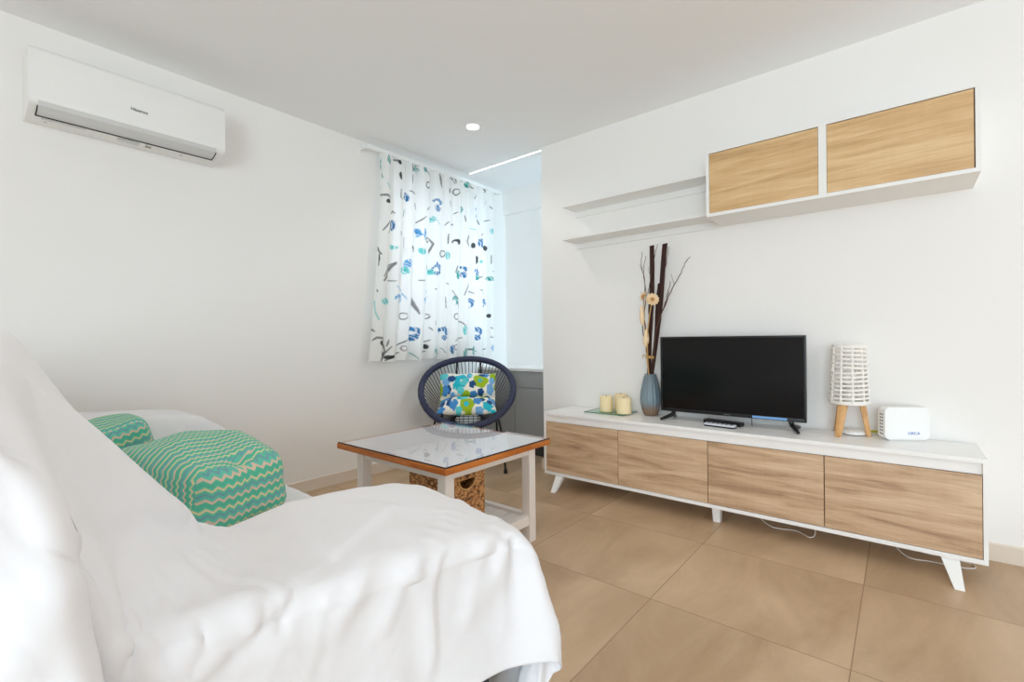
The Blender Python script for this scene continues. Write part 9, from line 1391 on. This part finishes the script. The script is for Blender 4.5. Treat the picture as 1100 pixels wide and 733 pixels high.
0,0,0,0,0,0,-1,1,0,-4,13,-35,-6,6,-5,0,0,1,-1,0,0,0,-1,1,0,0,0,0,1,0,-1,0,0,-1,0,0,0,0,1,-1,1,0,0,-1,0,0,0,1,-1,0,0,1,-1,0,0,0,0,0,0,0,0,0,0,0,0,1,-1,0,0,0,0,0,0,0,0,0,0,0,0,0,0,1,0,0,0,0,2,-1,0,1,1,0,
5,7,11,-2,0,0,0,0,0,0,0,0,0,0,-9,-6,9,8,-20,-13,0,1,-1,1,-1,-1,0,0,0,0,1,-1,1,0,0,0,1,-1,0,0,0,0,-1,0,0,0,0,0,0,1,-1,0,0,0,0,0,0,1,-1,0,0,0,0,0,0,0,0,0,0,0,0,0,0,0,0,0,0,0,0,0,0,0,0,0,0,0,0,0,1,0,-1,1,
2,0,0,-1,1,-3,1,4,16,6,-1,-1
]
tag(make_sheet(), 'large white cotton sheet draped over the whole sofa in loose folds', 'sofa throw')

# green zigzag cushions lying on the sheet
def cushion(name, label, loc, ax, ay, az, sx, sy, sz, dent=0, px=2.6, seed=0):
    """ax, ay, az: local axes (long, across, up)"""
    NU, NV = 72, 48
    bm = bmesh.new(); uvl = bm.loops.layers.uv.new('UVMap')
    A_, Bv, Cv = Vector(ax).normalized(), None, None
    Cv = (Vector(az) - A_*Vector(az).dot(A_)).normalized(); Bv = Cv.cross(A_)
    rng = random.Random(seed)
    def sgn(v, p): return math.copysign(abs(v)**p, v)
    grid = []
    for j in range(NV+1):
        ph = -PI/2+PI*j/NV; row = []
        for i in range(NU):
            th = 2*PI*i/NU
            e1, e2 = .46, .46
            x_ = sx*sgn(math.sin(ph), e1)
            y_ = sy*sgn(math.cos(ph), e1)*sgn(math.cos(th), e2)
            z_ = sz*sgn(math.cos(ph), e1)*sgn(math.sin(th), e2)
            # plump middle, pulled corners
            k = 1-.10*(abs(x_/sx)**2)
            z_ *= k; y_ *= 1-.05*(abs(x_/sx)**2)
            y_ *= 1 + .22*max(0, -z_/sz); x_ *= 1 + .04*max(0, -z_/sz)
            z_ += .010*math.sin(x_*19+seed)*max(0, z_/sz) + .006*math.sin(y_*31+x_*17)
            if dent:
                dd = math.exp(-(((x_+sx*.82)/.040)**2+((y_+sy*.05)/.045)**2+((z_-sz*.80)/.05)**2))
                x_ += dd*.035; z_ -= dd*.030
                cr = math.exp(-((y_-.01)/.012)**2)*max(0, (-x_/sx-.75)/.25)
                x_ += cr*.012
            row.append((bm.verts.new(Vector(loc)+A_*x_+Bv*y_+Cv*z_), x_, y_, z_, i, ph))
        grid.append(row)
    for j in range(NV):
        for i in range(NU):
            q = [grid[j][i], grid[j][(i+1) % NU], grid[j+1][(i+1) % NU], grid[j+1][i]]
            f = bm.faces.new([v[0] for v in q])
            ii = [i, i+1, i+1, i]
            for l, v, i_ in zip(f.loops, q, ii):
                # end faces carry level bands, the long side carries bands running across
                if q[0][1] < -sx*.80 and q[2][1] < -sx*.70: l[uvl].uv = (v[2], v[3])
                else: l[uvl].uv = ((v[3]+v[2])*1.3, v[1]*1.3)
    bmesh.ops.remove_doubles(bm, verts=bm.verts, dist=.0004)
    return tag(obj(name, bm, M['zigzag'], loc=loc, smooth='all'), label, 'cushion', 'green zigzag cushions on the sofa')
cushion('zigzag_cushion', 'larger green zigzag cushion in front, nearest the sofa arm', (.520, 1.725, .566), (-.26, .96, .085), (1, 0, 0), (-.05, 0, 1), .250, .160, .122, dent=1, seed=1)
cushion('zigzag_cushion', 'green zigzag cushion farther back, mostly hidden behind the larger one', (.385, 2.19, .610), (-.1, .99, .1), (1, 0, 0), (-.30, .1, 1), .100, .115, .120, seed=5)

# ================================================================== LIGHT
WORLD, L_BACK, L_SIDE, L_CURT, L_KITCH, L_SPOT, L_FILL, EXPO = 1.0, 190, 30, 9, 34, 10, 26, -0.22
w = bpy.data.worlds.new('sky'); SC.world = w; w.use_nodes = True
bg = w.node_tree.nodes['Background']; bg.inputs['Color'].default_value = (.74, .87, 1.0, 1); bg.inputs['Strength'].default_value = WORLD
def area(name, loc, look, sx, sy, power, rgb):
    l = bpy.data.lights.new(name, 'AREA'); l.shape = 'RECTANGLE'; l.size = sx; l.size_y = sy; l.energy = power; l.color = rgb
    o = bpy.data.objects.new(name, l); COL.objects.link(o); o.location = loc
    o.rotation_euler = Vector(look).to_track_quat('-Z', 'Z' if abs(look[2]) < .9 else 'Y').to_euler(); return o
area('daylight_terrace_door', (XB-.15, (BY0+BY1)/2, 1.08), (1, 0, 0), BY1-BY0, 2.1, L_BACK, (.76, .90, 1.0))
area('side_fill_light', ((RX0+RX1)/2, YR-.15, 1.08), (0, 1, 0), RX1-RX0, 2.1, L_SIDE, (.84, .93, 1.0))  # added fill behind the camera, evens out the room light
area('daylight_curtain_window', ((WX0+WX1)/2, YL+.35, 1.6), (0, -1, 0), 1.0, 1.2, L_CURT, (.74, .87, 1.0))
area('daylight_kitchen_window', (3.3, -.10, 1.5), (.05, 1, 0), .5, 1.4, L_KITCH, (.55, .80, 1.0))
l = bpy.data.lights.new('ceiling_spot_or_fill', 'SPOT'); l.energy = L_SPOT; l.spot_size = 2.4; l.spot_blend = .6; l.color = (1, .93, .84); l.shadow_soft_size = .04
o = bpy.data.objects.new('ceiling_spot_or_fill', l); COL.objects.link(o); o.location = (2.349, 2.276, ZC-.02)

l = bpy.data.lights.new('ceiling_spot_or_fill', 'SPOT'); l.energy = L_FILL; l.spot_size = 2.6; l.spot_blend = .8; l.color = (1, .96, .92); l.shadow_soft_size = .05  # added overhead fill with no fixture, brightens the sofa sheet
o = bpy.data.objects.new('ceiling_spot_or_fill', l); COL.objects.link(o); o.location = (.85, .80, ZC-.02)

# ================================================================== CAMERA
cam = bpy.data.cameras.new('camera'); cam.sensor_fit = 'HORIZONTAL'; cam.sensor_width = 36
cam.lens = 506.2765/1100*36; cam.clip_start = .02
co = bpy.data.objects.new('camera', cam); COL.objects.link(co)
yaw, pitch, roll = PI/4-.0938, -.0012, -.0103
F0 = Vector((math.cos(yaw), math.sin(yaw), 0)); R0 = Vector((math.sin(yaw), -math.cos(yaw), 0)); U0 = Vector((0, 0, 1))
F1 = F0*math.cos(pitch)+U0*math.sin(pitch); U1 = U0*math.cos(pitch)-F0*math.sin(pitch)
R2 = R0*math.cos(roll)+U1*math.sin(roll); U2 = U1*math.cos(roll)-R0*math.sin(roll)
mw = Matrix((R2, U2, -F1)).transposed().to_4x4(); mw.translation = Vector((0, 0, CAM_H))
co.matrix_world = mw
SC.camera = co
SC.view_settings.view_transform = 'Standard'; SC.view_settings.look = 'None'
SC.view_settings.gamma = 1; SC.view_settings.use_curve_mapping = False
SC.view_settings.exposure = EXPO
SC.cycles.use_denoising = True
SC.cycles.max_bounces = 12; SC.cycles.diffuse_bounces = 8; SC.cycles.transparent_max_bounces = 16
SC.cycles.caustics_reflective = False; SC.cycles.caustics_refractive = False
